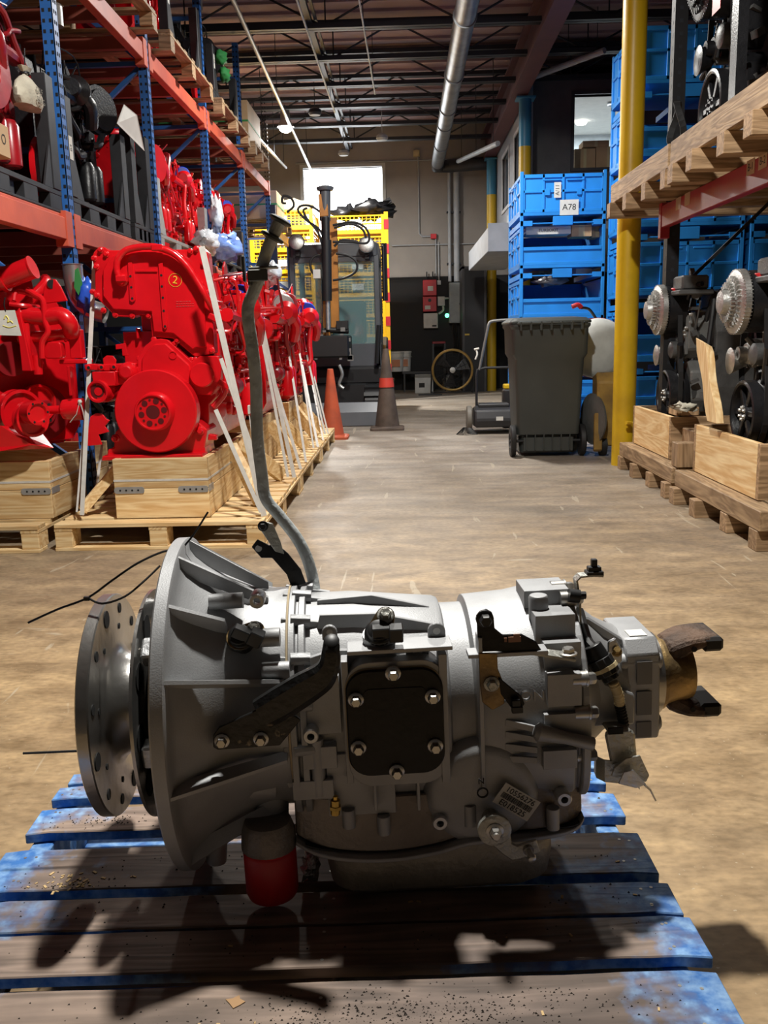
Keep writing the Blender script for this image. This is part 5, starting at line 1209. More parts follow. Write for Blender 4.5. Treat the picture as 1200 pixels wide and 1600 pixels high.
# ---------------------------------------------------------------- wheelie bin
binm = mat('bin_grey_plastic', (.050, .056, .053), .42, 0, .15, 3, .08, 30)
t = thing('wheelie_bin', 'dark grey wheeled rubbish bin in front of the blue containers', 'bin', (1.165, 7.62, 0), rz=-.02)
def binring(z, hw, y0, y1, r=.04): return [V((x, y, z)) for x, y in rrect(-hw, hw, y0, y1, r, 4)]
g = G().loft([binring(.03, .225, -.23, .22), binring(.17, .235, -.25, .25), binring(.185, .255, -.29, .26), binring(.50, .265, -.31, .30), binring(.79, .278, -.32, .33), binring(.83, .300, -.345, .35), binring(1.03, .305, -.35, .37), binring(1.05, .318, -.37, .39), binring(1.07, .318, -.37, .39)], True, True)
g.build('body', binm, t)
g = G().loft([binring(1.072, .325, -.36, .40), binring(1.09, .325, -.36, .40), binring(1.115, .29, -.32, .37), binring(1.125, .2, -.2, .3)], True, False)
g.build('lid', binm, t, .004)
G().tube([(-.25, -.36, 1.07), (-.25, -.41, 1.075), (.25, -.41, 1.075), (.25, -.36, 1.07)], .016, 8).build('handle', binm, t)
for k in range(7): G().box(-.24+k*.08-.006, -.24+k*.08+.006, -.42, -.33, 1.02, 1.085).build('rib', binm, t)
for k in range(6): G().prism([(-.30, .06), (-.255, .06), (-.255, .19), (-.30, .19)], 'x', -.18+k*.07, -.172+k*.07).build('rib', binm, t)
G().cyl((-.31, -.26, .13), (.31, -.26, .13), .012, n=10).build('axle', blackr, t)
for s in (-1, 1):
    G().lathe((s*.262, -.22, .128), (s, 0, 0), [(0, .05), (0, .125), (.008, .13), (.035, .13), (.043, .122), (.043, .06), (.03, .05)], 32).build('wheel', blackr, t)
G().prism([(-.285, .05), (-.26, .05), (-.255, .16), (-.28, .16)], 'x', -.2, .2).build('foot_bar', binm, t)
# red grip and hose on the lid
t = thing('blow_gun', 'red gripped black hose lying over the bin lid at its right', 'hose', P(903, 483, Y=7.75))
G().tube([(-.05, 0, .02), (0, 0, .035), (.03, 0, .01)], .02, 10, k=4).build('grip', mat('red_rubber', (.6, .02, .03), .4), t); G().tube([(.03, 0, .01), (.10, .05, .0), (.16, .1, -.06), (.18, .1, -.1)], .012, 8, k=4).build('hose', blackr, t)
# white tank and yellow machine behind the bin
t = thing('white_tank', 'white cylindrical tank standing between the bin and the yellow column', 'tank', (1.63, 7.95, 0))
G().lathe((0, -.30, .86), (0, 1, 0), [(0, .05), (.01, .18), (.05, .235), (.08, .25), (.5, .25), (.56, .18), (.57, .05)], 40).build('drum', mat('tank_white', (.62, .64, .62), .4, 0, .12, 9), t)
for y in (-.2, .1): G().ring((0, y, .86), (0, 1, 0), .254, .246, .02, 40).build('hoop', mat('hoop_red', (.45, .03, .03), .5) if 'hoop_red' not in MT else MT['hoop_red'], t)
for sx in (-.18, .18):
    for y in (-.22, .14): G().box(sx-.02, sx+.02, y, y+.04, 0, .66).build('leg', greyc, t)
t = thing('floor_scrubber', 'yellow housing with grey wheel between the bin and the yellow column', 'machine', (1.60, 7.40, 0))
ylh = mat('yellow_housing', (.42, .26, .06), .5, 0, .2, 6, .1, 40, col2=(.2, .12, .04))
G().prism([(-.09, .08), (.07, .08), (.09, .3), (.09, .64), (-.06, .68), (-.12, .6), (-.12, .2)], 'x', -.06, .11).build('housing', ylh, t, .012)
G().prism([(-.16, .06), (-.12, .04), (-.11, .34), (-.15, .36)], 'x', -.085, -.02).build('guard', ylh, t, .006)
G().lathe((-.06, -.03, .30), (-1, -.3, 0), [(0, .05), (0, .2), (.02, .21), (.025, .17), (.03, .16), (.03, .05)], 32).build('disc', greyc, t)
G().lathe((-.02, -.05, .085), (1, 0, 0), [(0, .02), (0, .083), (.05, .083), (.05, .02)], 24).build('wheel', blackr, t)

# ---------------------------------------------------------------- push sweeper
t = thing('push_sweeper', 'black push sweeper with looped handle left of the wheelie bin', 'sweeper', (.86, 9.3, 0))
swm = mat('sweeper_plastic', (.03, .03, .032), .45)
G().prism([(-.2, .07), (.22, .05), (.24, .12), (.2, .25), (-.05, .28), (-.18, .24), (-.22, .15)], 'x', -.16, .22).build('body', swm, t, .015)
G().box(-.12, .2, -.1, .12, .26, .30).build('cover', swm, t, .01); G().box(.05, .12, -.221, -.217, .14, .18).build('badge', paper, t)
for s in (-.21, .25): G().lathe((s, -.02, .14), (1, 0, 0), [(-.025, .05), (-.025, .13), (-.018, .14), (.02, .14), (.025, .13), (.025, .05)], 28).build('wheel', MT['grey_tyre'] if 'grey_tyre' in MT else mat('grey_tyre', (.16, .145, .12), .6), t)
g = G(); rr = random.Random(5)
for k in range(60): a = 2*PI*k/60; g.tube([(-.24+.04*math.cos(a), -.16+.04*math.sin(a), .07), (-.24+.11*math.cos(a), -.16+.11*math.sin(a), .002)], .002, 3)
g.build('side_brush', blackr, t, kind='stuff')
G().tube([(-.13, 0, .26), (-.13, .02, .58), (-.12, .02, .64), (-.04, .02, .66), (.26, .02, .66)], .013, 8).tube([(.26, .02, .66), (.28, .02, .26)], .013, 8).build('lower_handle', blackr, t)
G().tube([(-.10, .02, .64), (-.02, .02, 1.02), (.0, .02, 1.10), (.05, .02, 1.13), (.3, .02, 1.14)], .014, 8, k=3).build('upper_handle', greyc, t)
t = thing('cable_hook', 'pale cord end tied on the sweeper handle', 'cord', P(744, 546, Y=9.3)); G().tube([(0, 0, 0), (.01, -.01, -.05), (-.01, -.01, -.1)], .01, 6, k=3).tube([(-.02, 0, .0), (.03, -.01, .01)], .012, 6).build('cord', paper, t)
t = thing('wrapped_bundle', 'clear wrapped bundle between the sweeper handle and the blue containers', 'bundle', (1.22, 9.42, 0)); G().box(-.09, .04, -.1, .1, .0, .5).build('carton', cb_, t, .01); G().blob((-.03, 0, .72), (.09, .1, .24), .25, 3, 11, 14, 10).build('wrap', wbm, t)
t = thing('yellow_jerrycan', 'black and yellow can behind the sweeper', 'can', (1.12, 9.72, 0)); G().box(-.08, .08, -.08, .08, 0, .42).build('body', swm, t, .02); G().box(-.07, .07, -.07, .07, .42, .47).build('cap', colyel, t, .01)

# ---------------------------------------------------------------- hood over the side door
t = thing('door_hood', 'pale grey hood projecting from the office side above the side doorway', 'hood', (1.15, 11.4, 1.9))
hm_ = mat('hood_grey', (.36, .38, .41), .6)
G().box(-.10, .47, -.10, 3.45, .10, .39).build('hood_body', hm_, t, .006)
G().box(-.12, .47, -.12, -.10, .08, .41).build('front_lip', hm_, t, .003)
G().box(.30, .47, -.05, 1.6, .39, .70).build('wall_bracket', hm_, t)

# ---------------------------------------------------------------- office on the mezzanine
g = G().box(1.74, 7, 12.6, 12.72, 2.45, 3.13).box(1.74, 2.28, 12.6, 12.72, 3.13, 4.04).box(2.98, 7, 12.6, 12.72, 3.13, 4.04).box(1.74, 7, 12.6, 12.72, 4.04, 4.26)
struct(g, 'wall_office', mat('office_front', (.085, .085, .088), .75))
g = G()
ws = [(12.9, 13.7, 2.95, 3.75), (14.4, 15.3, 2.95, 3.75)]
ys = [12.6, 12.9, 13.7, 14.4, 15.3, BY-.01]
for i in range(5):
    y0, y1 = ys[i], ys[i+1]
    if i in (1, 3): g.box(1.64, 1.74, y0, y1, 2.45, 2.95).box(1.64, 1.74, y0, y1, 3.75, 4.26)
    else: g.box(1.64, 1.74, y0, y1, 2.45, 4.26)
struct(g, 'wall_office_side', offw)
struct(G().box(1.64, 7, 12.6, BY, 2.35, 2.45), 'trim_7', offw)
struct(G().box(1.75, 7, 12.73, BY-.02, 4.15, 4.2), 'ceiling_office', white)
for i, (y0, y1, z0, z1) in enumerate(ws):
    w_ = struct(G().box(1.62, 1.66, y0-.05, y0, z0-.05, z1+.05).box(1.62, 1.66, y1, y1+.05, z0-.05, z1+.05).box(1.62, 1.66, y0, y1, z1, z1+.05).box(1.62, 1.66, y0, y1, z0-.05, z0), 'window_2', mat('white_frame', (.6, .6, .6), .5) if i == 0 else MT['white_frame'])
    G().box(1.68, 1.69, y0, y1, z0, z1).build('pane', mat('dark_glass', (.05, .07, .09), .08, 0, .1, 2) if i == 0 else MT['dark_glass'], w_)
# lit office window: room inside with its own ceiling lights
w_ = struct(G().box(2.24, 2.28, 12.57, 12.73, 3.09, 4.08).box(2.98, 3.02, 12.57, 12.73, 3.09, 4.08).box(2.28, 2.98, 12.57, 12.73, 4.04, 4.08).box(2.28, 2.98, 12.57, 12.73, 3.09, 3.13), 'window_3', mat('dark_frame', (.04, .04, .045), .5))
struct(G().box(1.75, 5, 15.6, 15.7, 2.45, 4.15), 'wall_office_back', mat('office_white', (.72, .78, .80), .8))
ol = bpy.data.lights.new('office_light', 'AREA'); ol.shape = 'RECTANGLE'; ol.size = 1.6; ol.size_y = 1.6; ol.energy = 75; ol.color = (.9, .98, 1)
oo = bpy.data.objects.new('office_light', ol); C.objects.link(oo); oo.location = (3.0, 14.2, 4.12)
for i, (x, y, r_s) in enumerate(((2.75, 14.6, .09), (2.95, 13.5, .05))):
    t = thing('ceiling_light', ('round ceiling light seen through the lit office window', 'small round detector on the office ceiling')[i], 'light', (x, y, 4.13)); G().lathe((0, 0, 0), (0, 0, -1), [(0, r_s), (.03, r_s*.8), (.035, .01)], 20).build('diffuser', mat('lit_diffuser', (1, .98, .92), .5, emit=6) if i == 0 else hm_, t)
for i, (a, b, z0, z1) in enumerate(((2.34, 2.62, 3.0, 3.42), (2.63, 2.96, 3.0, 3.44), (2.45, 2.80, 3.441, 3.52))):
    t = thing('carton', ('brown carton at the left behind the lit office window', 'brown carton at the right behind the lit office window', 'flat carton on top of the two behind the lit office window')[i], 'box', ((a+b)/2, 13.0, z0)); X = (b-a)/2
    G().box(-X, X, -.15, .15, 0, z1-z0).build('box', cb_, t, .002); G().box(-.02, .02, -.151, -.15, 0, z1-z0).build('tape', creamp, t)
t = thing('office_shelf', 'white shelf unit carrying the cartons behind the office window', 'shelf', (2.65, 13.0, 2.45))
for x in (-.38, .36): G().box(x, x+.02, -.17, .17, 0, .53).build('side_panel', MT['office_white'], t)
G().box(-.38, .38, -.17, .17, .53, .548).build('top_board', MT['office_white'], t)

# ---------------------------------------------------------------- right hand pallet rack
rkb = mat('rack_black', (.012, .012, .014), .5, .1); rred = mat('rack_red', (.36, .02, .03), .42, 0, .15, 3, .05, 30)
RR = thing('pallet_rack', 'black pallet rack with red beams on the right of the aisle', 'rack', (1.7, 4.7, 0)); M_ = T3(-1.7, -4.7, 0)
for y in (3.0, 6.14):
    for x in (1.76, 2.7):
        g = G().box(x-.04, x+.04, y-.04, y-.033, 0, 4.1).box(x-.04, x+.04, y+.033, y+.04, 0, 4.1).box(x-.04, x-.035, y-.033, y+.033, 0, 4.1); u = g.build('upright', rkb, RR, M=M_)
        hg = G(); z = .1
        while z < 4.05: hg.box(x-.0412, x-.0401, y-.010, y+.010, z, z+.022).box(x-.010, x+.010, y-.0412, y-.0401, z, z+.022); z += .075
        hg.build('slot_holes', joistm, u, kind='stuff', M=M_)
    for k in range(4): G().bar((1.76, y, .3+k*.9), (2.7, y, .3+(k+1)*.9) if k % 2 else (2.7, y, .3+k*.9+.6), .02, .02).build('frame_brace', rkb, RR, M=M_)
for x in (1.69, 2.72):
    G().prism([(x-.025, 1.645), (x+.025, 1.645), (x+.025, 1.78), (x-.025, 1.78)], 'y', 3.05, 6.10).build('beam', rred, RR, .004, M=M_)
    for y in (3.05, 6.05): G().box(x-.03, x+.03, y, y+.055, 1.58, 1.80).build('beam_connector', rred, RR, .003, M=M_)
for px, py, tx in ((1060, 318, ''), (1074, 311, ''), (1173, 261, 'B-1'), (1192, 251, 'B-2')):
    p = P(px, py, X=1.6645); G().box(p.x-.001, p.x, p.y-.05, p.y+.05, p.z-.035, p.z+.035).build('beam_label', mat('label_tan', (.55, .42, .25), .6) if 'label_tan' not in MT else MT['label_tan'], RR, M=M_)
    if tx: text(tx, .05, .0003, 'label_text', ink, RR, M_ @ T3(p.x-.0015, p.y, p.z) @ Matrix.Rotation(-PI/2, 4, 'Z') @ FACE)
# ---------------------------------------------------------------- timber skids on the floor and on the rack
def skid(label, x0, y0, y1, z0, depth=.95, n=4, hb=.095, hp=.095, wp=.11, seed=1):
    t = thing('timber_skid', label, 'skid', (x0, (y0+y1)/2, z0)); L = (y1-y0)/2; r = random.Random(seed)
    for k in range(n):
        y = -L+.02+(2*L-.14)*k/(n-1); dx = r.uniform(-.02, .02); G().box(dx, depth, y, y+.10, 0, hb).build('cross_timber', old_x, t, .003)
    for x in (.02, depth-.15): G().box(x, x+wp, -L, L, hb+.001, hb+hp).build('runner_plank', old_y, t, .004)
    for k in range(5): G().box(.14, depth-.16, -L+.02+k*(2*L-.2)/4, -L+.16+k*(2*L-.2)/4, hb+.001, hb+.02).build('deck_board', old_y, t, .002)
    return t
skid('old timber skid on the floor under the nearer right hand engine', 1.56, 3.98, 5.27, .0, n=4, seed=2)
skid('old timber skid on the floor under the farther right hand engine', 1.56, 5.33, 6.66, .0, n=4, seed=3)
skid('timber skid at the right edge of the frame, nearest on the floor', 1.60, 2.75, 3.90, .0, n=4, seed=4)
o = crate('timber_crate', 'pale timber crate under the nearer right hand engine', 1.66, 2.45, 4.22, 5.20, .195, .465, old_x, pine_y, strip=False, n=1)
o = crate('timber_crate', 'timber crate under the farther right hand engine, rag on its corner', 1.66, 2.45, 5.66, 6.60, .195, .465, old_x, pine_y, strip=False, n=1)
for (y0, y1, x, z0, z1, l) in ((5.36, 5.62, 1.72, .195, .40, 'short upright timber block at the corner of the farther right crate'), (5.30, 5.42, 1.60, .195, .34, 'small timber block on the end of the farther right skid'), (5.68, 5.86, 1.70, .466, .52, 'timber block under the farther crank pulley')):
    t = thing('timber_block', l, 'block', (x, (y0+y1)/2, z0)); G().box(0, .14, -(y1-y0)/2, (y1-y0)/2, 0, z1-z0).build('block', old_z, t, .004)
t = thing('leaning_plank', 'splintered pine plank leaning between the two right hand engines', 'plank', P(1118, 660, X=1.64))
a, b = P(1118, 662, X=1.64), P(1100, 538, X=1.64)
g = G(); d = (b-a); u_ = V((0, 1, -.1)); rings = []
for k in range(9):
    f = k/8; c_ = a.lerp(b, f)-a; w0 = .075+.012*math.sin(f*9); rings.append([c_+V((-.02, -w0, 0)), c_+V((-.02, w0, .03*(k == 8))), c_+V((.02, w0, .01*(k == 8))), c_+V((.02, -w0, -.02*(k == 8)))])
g.loft(rings, True, False); g.build('board', pine_z, t, .003)
t = thing('rag', 'pale rag on the corner of the farther right crate', 'rag', P(1070, 636, X=1.70)); G().blob((0, 0, 0), (.07, .13, .025), .4, 4, 3, 16, 8).build('cloth', MT['cotton_bag'], t)
# upper level skids: thick planks on blocks, resting on the red beam
skid('upper timber skid at the far end of the red beam', 1.46, 5.29, 6.70, 1.781, depth=1.25, n=4, hb=.10, hp=.13, wp=.06, seed=6)
skid('upper timber skid above the right edge of the frame', 1.46, 3.55, 5.25, 1.781, depth=1.25, n=5, hb=.10, hp=.13, wp=.06, seed=7)

# ---------------------------------------------------------------- engines on the right: fan clutch, crank pulley, belts; front looks at the aisle
dk = mat('cast_dark_grey', (.11, .11, .108), .45, .3, .2, 15, .2, 90)
def truck_engine(label, bright=True, seed=1, fan=True):
    r = random.Random(seed); t = thing('truck_engine', label, 'engine'); cm = chrome if bright else blk; gm = greyc if bright else blk
    G().prism([(-.20, .0), (.20, .0), (.24, .2), (.26, .55), (.2, .7), (-.2, .7), (-.26, .55), (-.24, .2)], 'y', .12, .9).build('engine_block', dk, t, .008)
    G().prism([(-.2, .7), (.2, .7), (.17, .82), (-.17, .82)], 'y', .15, .9).build('valve_cover', blk, t, .01)
    # front gear case halves
    G().prism([(-.05, .40), (.06, .38), (.13, .44), (.14, .62), (.08, .68), (-.02, .68), (-.07, .60)], 'y', -.02, .13).build('gear_case', gm, t, .01)
    G().prism([(-.02, .05), (.12, .03), (.17, .12), (.15, .30), (.07, .37), (-.02, .36), (-.06, .2)], 'y', .0, .13).build('gear_case', gm, t, .01)
    for k in range(4): G().box(-.02+k*.045, -.008+k*.045, -.035, -.015, .41, .66).build('case_rib', gm, t, .002)
    if fan:
        g = G().lathe((-.02, -.12, .70), FR, [(-.10, .09), (-.09, .155), (.02, .155), (.03, .13)], 40).build('fan_drive', blk, t)
        c = V((-.02, -.15, .70)); fc = G().lathe(c, FR, [(0, .15), (.006, .162), (.035, .162), (.045, .145), (.055, .08), (.075, .06), (.11, .055), (.115, .02)], 56).build('fan_clutch', cm, t)
        for k in range(56):
            a = 2*PI*k/56; q_ = c+V((math.cos(a)*.155, -.02, math.sin(a)*.155)); G().obox(q_, (.016, .040, .0035), Euler((0, -a, 0)).to_matrix()).build('fin', cm, fc)
        g = G()
        for k in range(28):
            a = 2*PI*k/28; 
            for rad, dp in ((.115, .052), (.085, .075)): q_ = c+V((math.cos(a)*rad, -dp, math.sin(a)*rad)); g.obox(q_, (.028, .02, .006), Euler((0, -a, 0)).to_matrix())
        g.build('inner_fins', cm, fc, kind='stuff')
    c = V((.02, -.10, .14)); R_ = .168
    pu = G().lathe(c, FR, [(-.09, .05), (-.09, R_), (-.06, R_+.004), (-.05, R_-.008), (-.04, R_+.004), (-.03, R_-.008), (-.02, R_), (.035, R_), (.04, R_-.012), (.036, R_-.022), (.0, R_-.03), (.0, .05), (.03, .045), (.03, .01)], 44).build('crank_pulley', blk, t)
    for k in range(6):
        a = k*PI/3; G().obox(c+V((math.cos(a)*.09, -.012, math.sin(a)*.09)), (.095, .02, .028), Euler((0, -a, 0)).to_matrix()).build('spoke', blk, pu, .003)
        a += PI/6; G().bolt(c+V((math.cos(a)*.03, -.03, math.sin(a)*.03)), FR, .008, .01).build('bolt', cm, pu)
    c = V((-.12, -.05, .44))
    al = G().lathe(c, FR, [(-.12, .06), (-.11, .075), (0, .075), (.01, .06), (.03, .05), (.03, .035), (.07, .035)], 28).build('alternator', cm, t)
    for k in range(14): a = 2*PI*k/14; G().obox(c+V((math.cos(a)*.064, -.006, math.sin(a)*.064)), (.022, .012, .006), Euler((0, -a, 0)).to_matrix()).build('vent_rib', dk, al)
    G().lathe((.07, -.06, .44), FR, [(-.05, .04), (-.03, .055), (.05, .055), (.06, .04), (.065, .01)], 24).build('idler_pulley', dk, t)
    G().lathe((-.17, -.12, .40), FR, [(-.06, .03), (0, .06), (.02, .07), (.03, .04)], 20).build('tensioner', cm, t)
    g = G().obox((.14, -.02, .86), (.20, .17, .09)); g.build('air_box', dk, t, .012); G().obox((.14, -.02, .80), (.26, .22, .03)).build('air_box_tray', dk, t, .006)
    G().lathe((.05, -.08, .80), (0, 0, 1), [(0, .045), (.03, .045), (.035, .04)], 20).build('filler_cap', mat('cap_red', (.55, .02, .02), .4) if 'cap_red' not in MT else MT['cap_red'], t)
    G().prism([(-.26, .70), (-.20, .70), (-.22, .9), (-.28, .98), (-.30, .96)], 'y', .1, .13).build('bracket', dk, t)
    for k in range(10):
        p = [V((r.uniform(-.28, .28), r.uniform(-.10, .12), r.uniform(.2, .85))) for _ in range(3)]; G().tube(p, r.choice([.006, .010, .016, .02]), 8, k=5).build('hose', r.choice([blk, blackr, dk]), t)
    g = G()
    for k in range(40): g.obox((r.uniform(-.27, .27), r.uniform(-.01, .14), r.uniform(.05, .85)), (r.uniform(.015, .06), r.uniform(.015, .06), r.uniform(.015, .05)), (r.uniform(-.5, .5), 0, r.uniform(-.5, .5)))
    g.build('front_fittings', dk, t, kind='stuff')
    g = G()
    for k in range(24): g.bolt((r.uniform(-.25, .25), -.03, r.uniform(.05, .8)), FR, .009, .014)
    g.build('bright_fasteners', cm, t, kind='stuff')
    for k in range(3): G().tube([(.24, .3+k*.2, .3), (.30, .32+k*.2, .45), (.26, .35+k*.2, .7)], .022, 8, k=4).build('side_pipe', blk, t)
    # belt
    pts = []
    for k in range(13): a = PI+PI*k/12; pts.append((.02+.172*math.cos(a), .14+.172*math.sin(a)))
    pts += [(.19, .3), (.14, .55), (.12, .72)]+[(-.02+.14*math.cos(a), .70+.14*math.sin(a)) for a in [PI*k/10 for k in range(1, 10)]]+[(-.16, .6), (-.18, .40), (-.155, .2)]
    G().ribbon([V((x, -.075, z)) for x, z in pts]+[V((pts[0][0], -.075, pts[0][1]))], .03, .006, (0, 1, 0)).build('drive_belt', blackr, t)
    return t
TE1 = truck_engine('black and bright truck engine in the nearer crate on the right', True, 3); TE1.location = (1.86, 4.68, .43); TE1.rotation_euler = (0, 0, -PI/2)
eng_at(TE1, (1.86, 6.10, .43), -90, 'black and bright truck engine in the farther crate on the right')
TE2 = truck_engine('black truck engine with spoked pulley on the upper right skid, by the upright', False, 9); TE2.location = (1.84, 5.35, 2.04); TE2.rotation_euler = (0, 0, -PI/2); TE2.scale = (1.15, 1, 1.15)
c2 = eng_at(TE2, (1.84, 4.15, 2.04), -90, 'black truck engine at the top right corner of the frame'); c2.scale = (1.15, 1, 1.15)
t = thing('black_post_frame', 'tall black steel frame beside the upper right engines', 'frame', (1.62, 4.75, 2.012))
for y in (-.02, -.62): G().box(0, .05, y-.045, y+.045, 0, 1.6).build('post', blk, t)
G().box(0.01, .04, -.62, -.02, 1.0, 1.06).build('rail', blk, t)
t = thing('red_flag_tag', 'red tag hanging at the top right', 'tag', P(1120, 2, X=1.60)); G().box(-.002, 0, -.06, .06, -.05, .12).build('tag', MT['red_rubber'], t)
t = thing('loose_belt', 'loose black drive belt standing on the far upper skid', 'belt', (1.545, P(1058, 190, X=1.545).y, 2.017))
G().ribbon([V((.0+.02*math.sin(a*2), .085*math.cos(a), .11+.115*math.sin(a))) for a in [2*PI*k/24 for k in range(25)]], .035, .005, (1, 0, 0)).build('belt', blackr, t)
# ---------------------------------------------------------------- high bay lamps
for i, (p, W, s) in enumerate(LAMPS):
    t = thing('high_bay_lamp', ('high bay lamp over the transmission', 'high bay lamp over the middle of the aisle', 'lit high bay lamp hanging left of the far window')[i], 'lamp', p)
    R_ = .09
    G().lathe((0, 0, .005), (0, 0, 1), [(0, R_+.03), (.02, R_+.02), (.10, R_*.7), (.14, .07), (.22, .06), (.23, .02)], 32, True, False).build('reflector', mat('lamp_shell', (.3, .3, .31), .4, .6) if i == 0 else MT['lamp_shell'], t)
    G().cyl((0, 0, .23), (0, 0, .3 if i else .6), .008, n=6).build('hanger', joistm, t)
    G().lathe((0, 0, -.07), (0, 0, 1), [(0, .001), (.01, .05), (.04, .085), (.08, .09), (.13, .04)], 24).build('bulb', mat('lamp_bulb', (1, .97, .92), .5, emit=40) if i == 0 else MT['lamp_bulb'], t)
for i, (px, py) in enumerate(((537, 238), (597, 214), (492, 174))):
    p = P(px, py, Y=(15.0, 14.2, 12.6)[i]); t = thing('ceiling_fixture', ('small round ceiling fixture above the far window', 'small fixture right of the window on a far joist', 'small dark sounder hanging from a joist left of centre')[i], 'fixture', p)
    G().lathe((0, 0, 0), (0, 0, 1), [(-.05, .07), (-.02, .09), (.02, .08), (.05, .03)], 16).cyl((0, 0, .05), (0, 0, 4.3-p.z), .006, n=5).build('housing', hm_ if i < 2 else joistm, t)
# ducts and pipes under the roof
t = thing('ventilation_duct', 'galvanised round duct running below the roof joists', 'duct', (.66, 12, 4.0))
ductm = mat('galvanised_duct', (.22, .23, .24), .4, .7, .12, 6, .1, 12, col2=(.34, .35, .36))
a, b = P(731, 0, Z=3.98), P(684, 255, Y=16.4); M_ = T3(-.66, -12, -4.0)
a2 = a+(a-b).normalized()*3
G().tube([a2, b], .105, 28).build('duct', ductm, t, M=M_)
for f in (.05, .30, .5, .62, .8): c_ = a.lerp(b, f); G().ring(c_, b-a, .118, .104, .03, 28).build('joint_band', ductm, t, M=M_); G().cyl(c_+V((0, .02, .11)), c_+V((0, .02, .28)), .006, n=5).build('hanger', joistm, t, M=M_)
G().tube([b, b+V((.03, .1, -.03)), b+V((.2, .12, -.03)), b+V((2.2, .12, .06))], .11, 20, k=3).build('side_branch', mat('dark_duct', (.05, .05, .055), .5, .4), t, M=M_)
lb_ = ['bright sprinkler pipe running towards the window along the roof', 'thin conduit second from the left under the roof', 'thin conduit above the middle of the aisle', 'short pale conduit at the far end of the left rack', 'white pipe stub behind the blue column, near the duct end', 'bent conduit above the office roof at the right']
for i, (q0, q1, r_s, m_) in enumerate(((P(488, 271, Y=16.8), P(380, 35, Z=3.93), .022, zinc), (P(523, 175, Y=13.5), P(464, 0, Z=4.18), .012, galv), (P(586, 147, Y=12.5), P(567, 31, Z=4.18), .01, galv), (P(447, 262, Y=16), P(405, 218, Y=12), .02, hm_), (P(716, 252, Y=15.8), P(778, 224, Y=13.0), .035, hm_), (P(835, 120, Y=12.2), P(945, 60, Y=11.3), .035, hm_))):
    t = thing('pipe', lb_[i], 'pipe', q0); q1 = q1+(q1-q0).normalized()*(2.5 if i < 3 else 0); q1.z = min(q1.z, 4.2)
    G().cyl((0, 0, 0), q1-q0, r_s, n=10).build('pipe', m_, t)
    for f in (.1, .5, .9): c_ = (q1-q0)*f; G().cyl(c_, c_+V((0, 0, max(.05, 4.70-q0.z-c_.z))), .005, n=5).build('hanger', joistm, t)
# conduits and boxes on the back wall
def on_wall(px0, px1, py0, py1, d, name, m_, label, cat='box', Yw=BY, parts=None, bev=.006):
    a, b = P(px0, py1, Y=Yw-d), P(px1, py0, Y=Yw-d); t = thing(name, label, cat, ((a.x+b.x)/2, Yw, a.z)); X, h = (b.x-a.x)/2, b.z-a.z
    G().box(-X, X, -d, -.001, 0, h).build('case', m_, t, bev); return t, X, h
redb = mat('alarm_red', (.55, .02, .03), .4); gbx = mat('panel_grey', (.30, .33, .34), .45, .1); wbx = mat('box_white', (.62, .62, .60), .5)
t, X, h = on_wall(661, 682, 437, 462, .15, 'alarm_box', redb, 'upper red alarm box on the black back wall'); G().box(-X*.3, X*.5, -.153, -.15, h*.3, h*.6).build('label', wbx, t); G().cyl((-.05, -.07, h), (-.05, -.07, h+.15), .012, n=6).build('conduit', joistm, t); G().cyl((.06, -.07, h), (.06, -.07, h+.15), .012, n=6).build('conduit', joistm, t)
t, X, h = on_wall(661, 682, 463, 487, .15, 'alarm_box', redb, 'lower red alarm box on the black back wall, with a white sticker'); G().box(-X*.7, X*.1, -.153, -.15, h*.15, h*.4).build('label', wbx, t); G().lathe((0, -.15, h*.75), FR, [(0, .03), (.01, .03)], 12).build('lock', joistm, t)
t, X, h = on_wall(662, 684, 489, 513, .12, 'switch_box', wbx, 'pale grey box below the red alarm boxes'); G().box(X*.2, X*.8, -.123, -.12, h*.1, h*.2).build('label', ink, t)
t, X, h = on_wall(684, 695, 463, 478, .10, 'switch_box', wbx, 'small white box right of the lower red alarm box'); G().tube([(X, -.05, h*.8), (X+.1, -.05, h*.8), (X+.1, -.05, h*.3)], .02, 8).tube([(X*.5, -.05, 0), (X*.5, -.05, -.08), (-.05, -.05, -.14)], .02, 8, k=3).build('conduit', wbx, t)
t, X, h = on_wall(683, 689, 438, 445, .06, 'junction_box', wbx, 'tiny white junction box right of the upper red alarm box'); G().cyl((0, -.03, h), (0, -.03, .75), .012, n=8).build('conduit', hm_, t)
t, X, h = on_wall(702, 726, 441, 505, .16, 'electrical_panel', gbx, 'tall grey electrical panel on the black back wall'); G().box(-X*.85, X*.85, -.165, -.16, h*.03, h*.97).build('door', gbx, t, .003); G().box(X*.3, X*.6, -.175, -.166, h*.45, h*.49).build('latch', ink, t)
t, X, h = on_wall(696, 701, 490, 496, .05, 'indicator_light', joistm, 'small green lit indicator left of the grey panel', 'light'); G().lathe((0, -.05, h/2), FR, [(0, .04), (.02, .03), (.03, .01)], 12).build('lens', mat('green_led', (.1, 1, .35), .5, emit=4), t)
t, X, h = on_wall(673, 682, 365, 373, .07, 'call_point', redb, 'small red alarm point high on the pale back wall', 'alarm'); G().tube([(-X, -.03, h/2), (-.2, -.03, h/2), (-.26, -.03, .1), (-.26, -.03, 1.45)], .013, 8).cyl((.04, -.03, 0), (.04, -.03, -.65), .012, n=8).build('conduit', hm_, t)
t, X, h = on_wall(646, 656, 234, 244, .09, 'wall_sounder', creamp, 'round cream sounder high on the back wall', 'alarm'); G().lathe((0, -.09, h/2), FR, [(0, .06), (.03, .05), (.04, .02)], 16).build('dome', creamp, t)
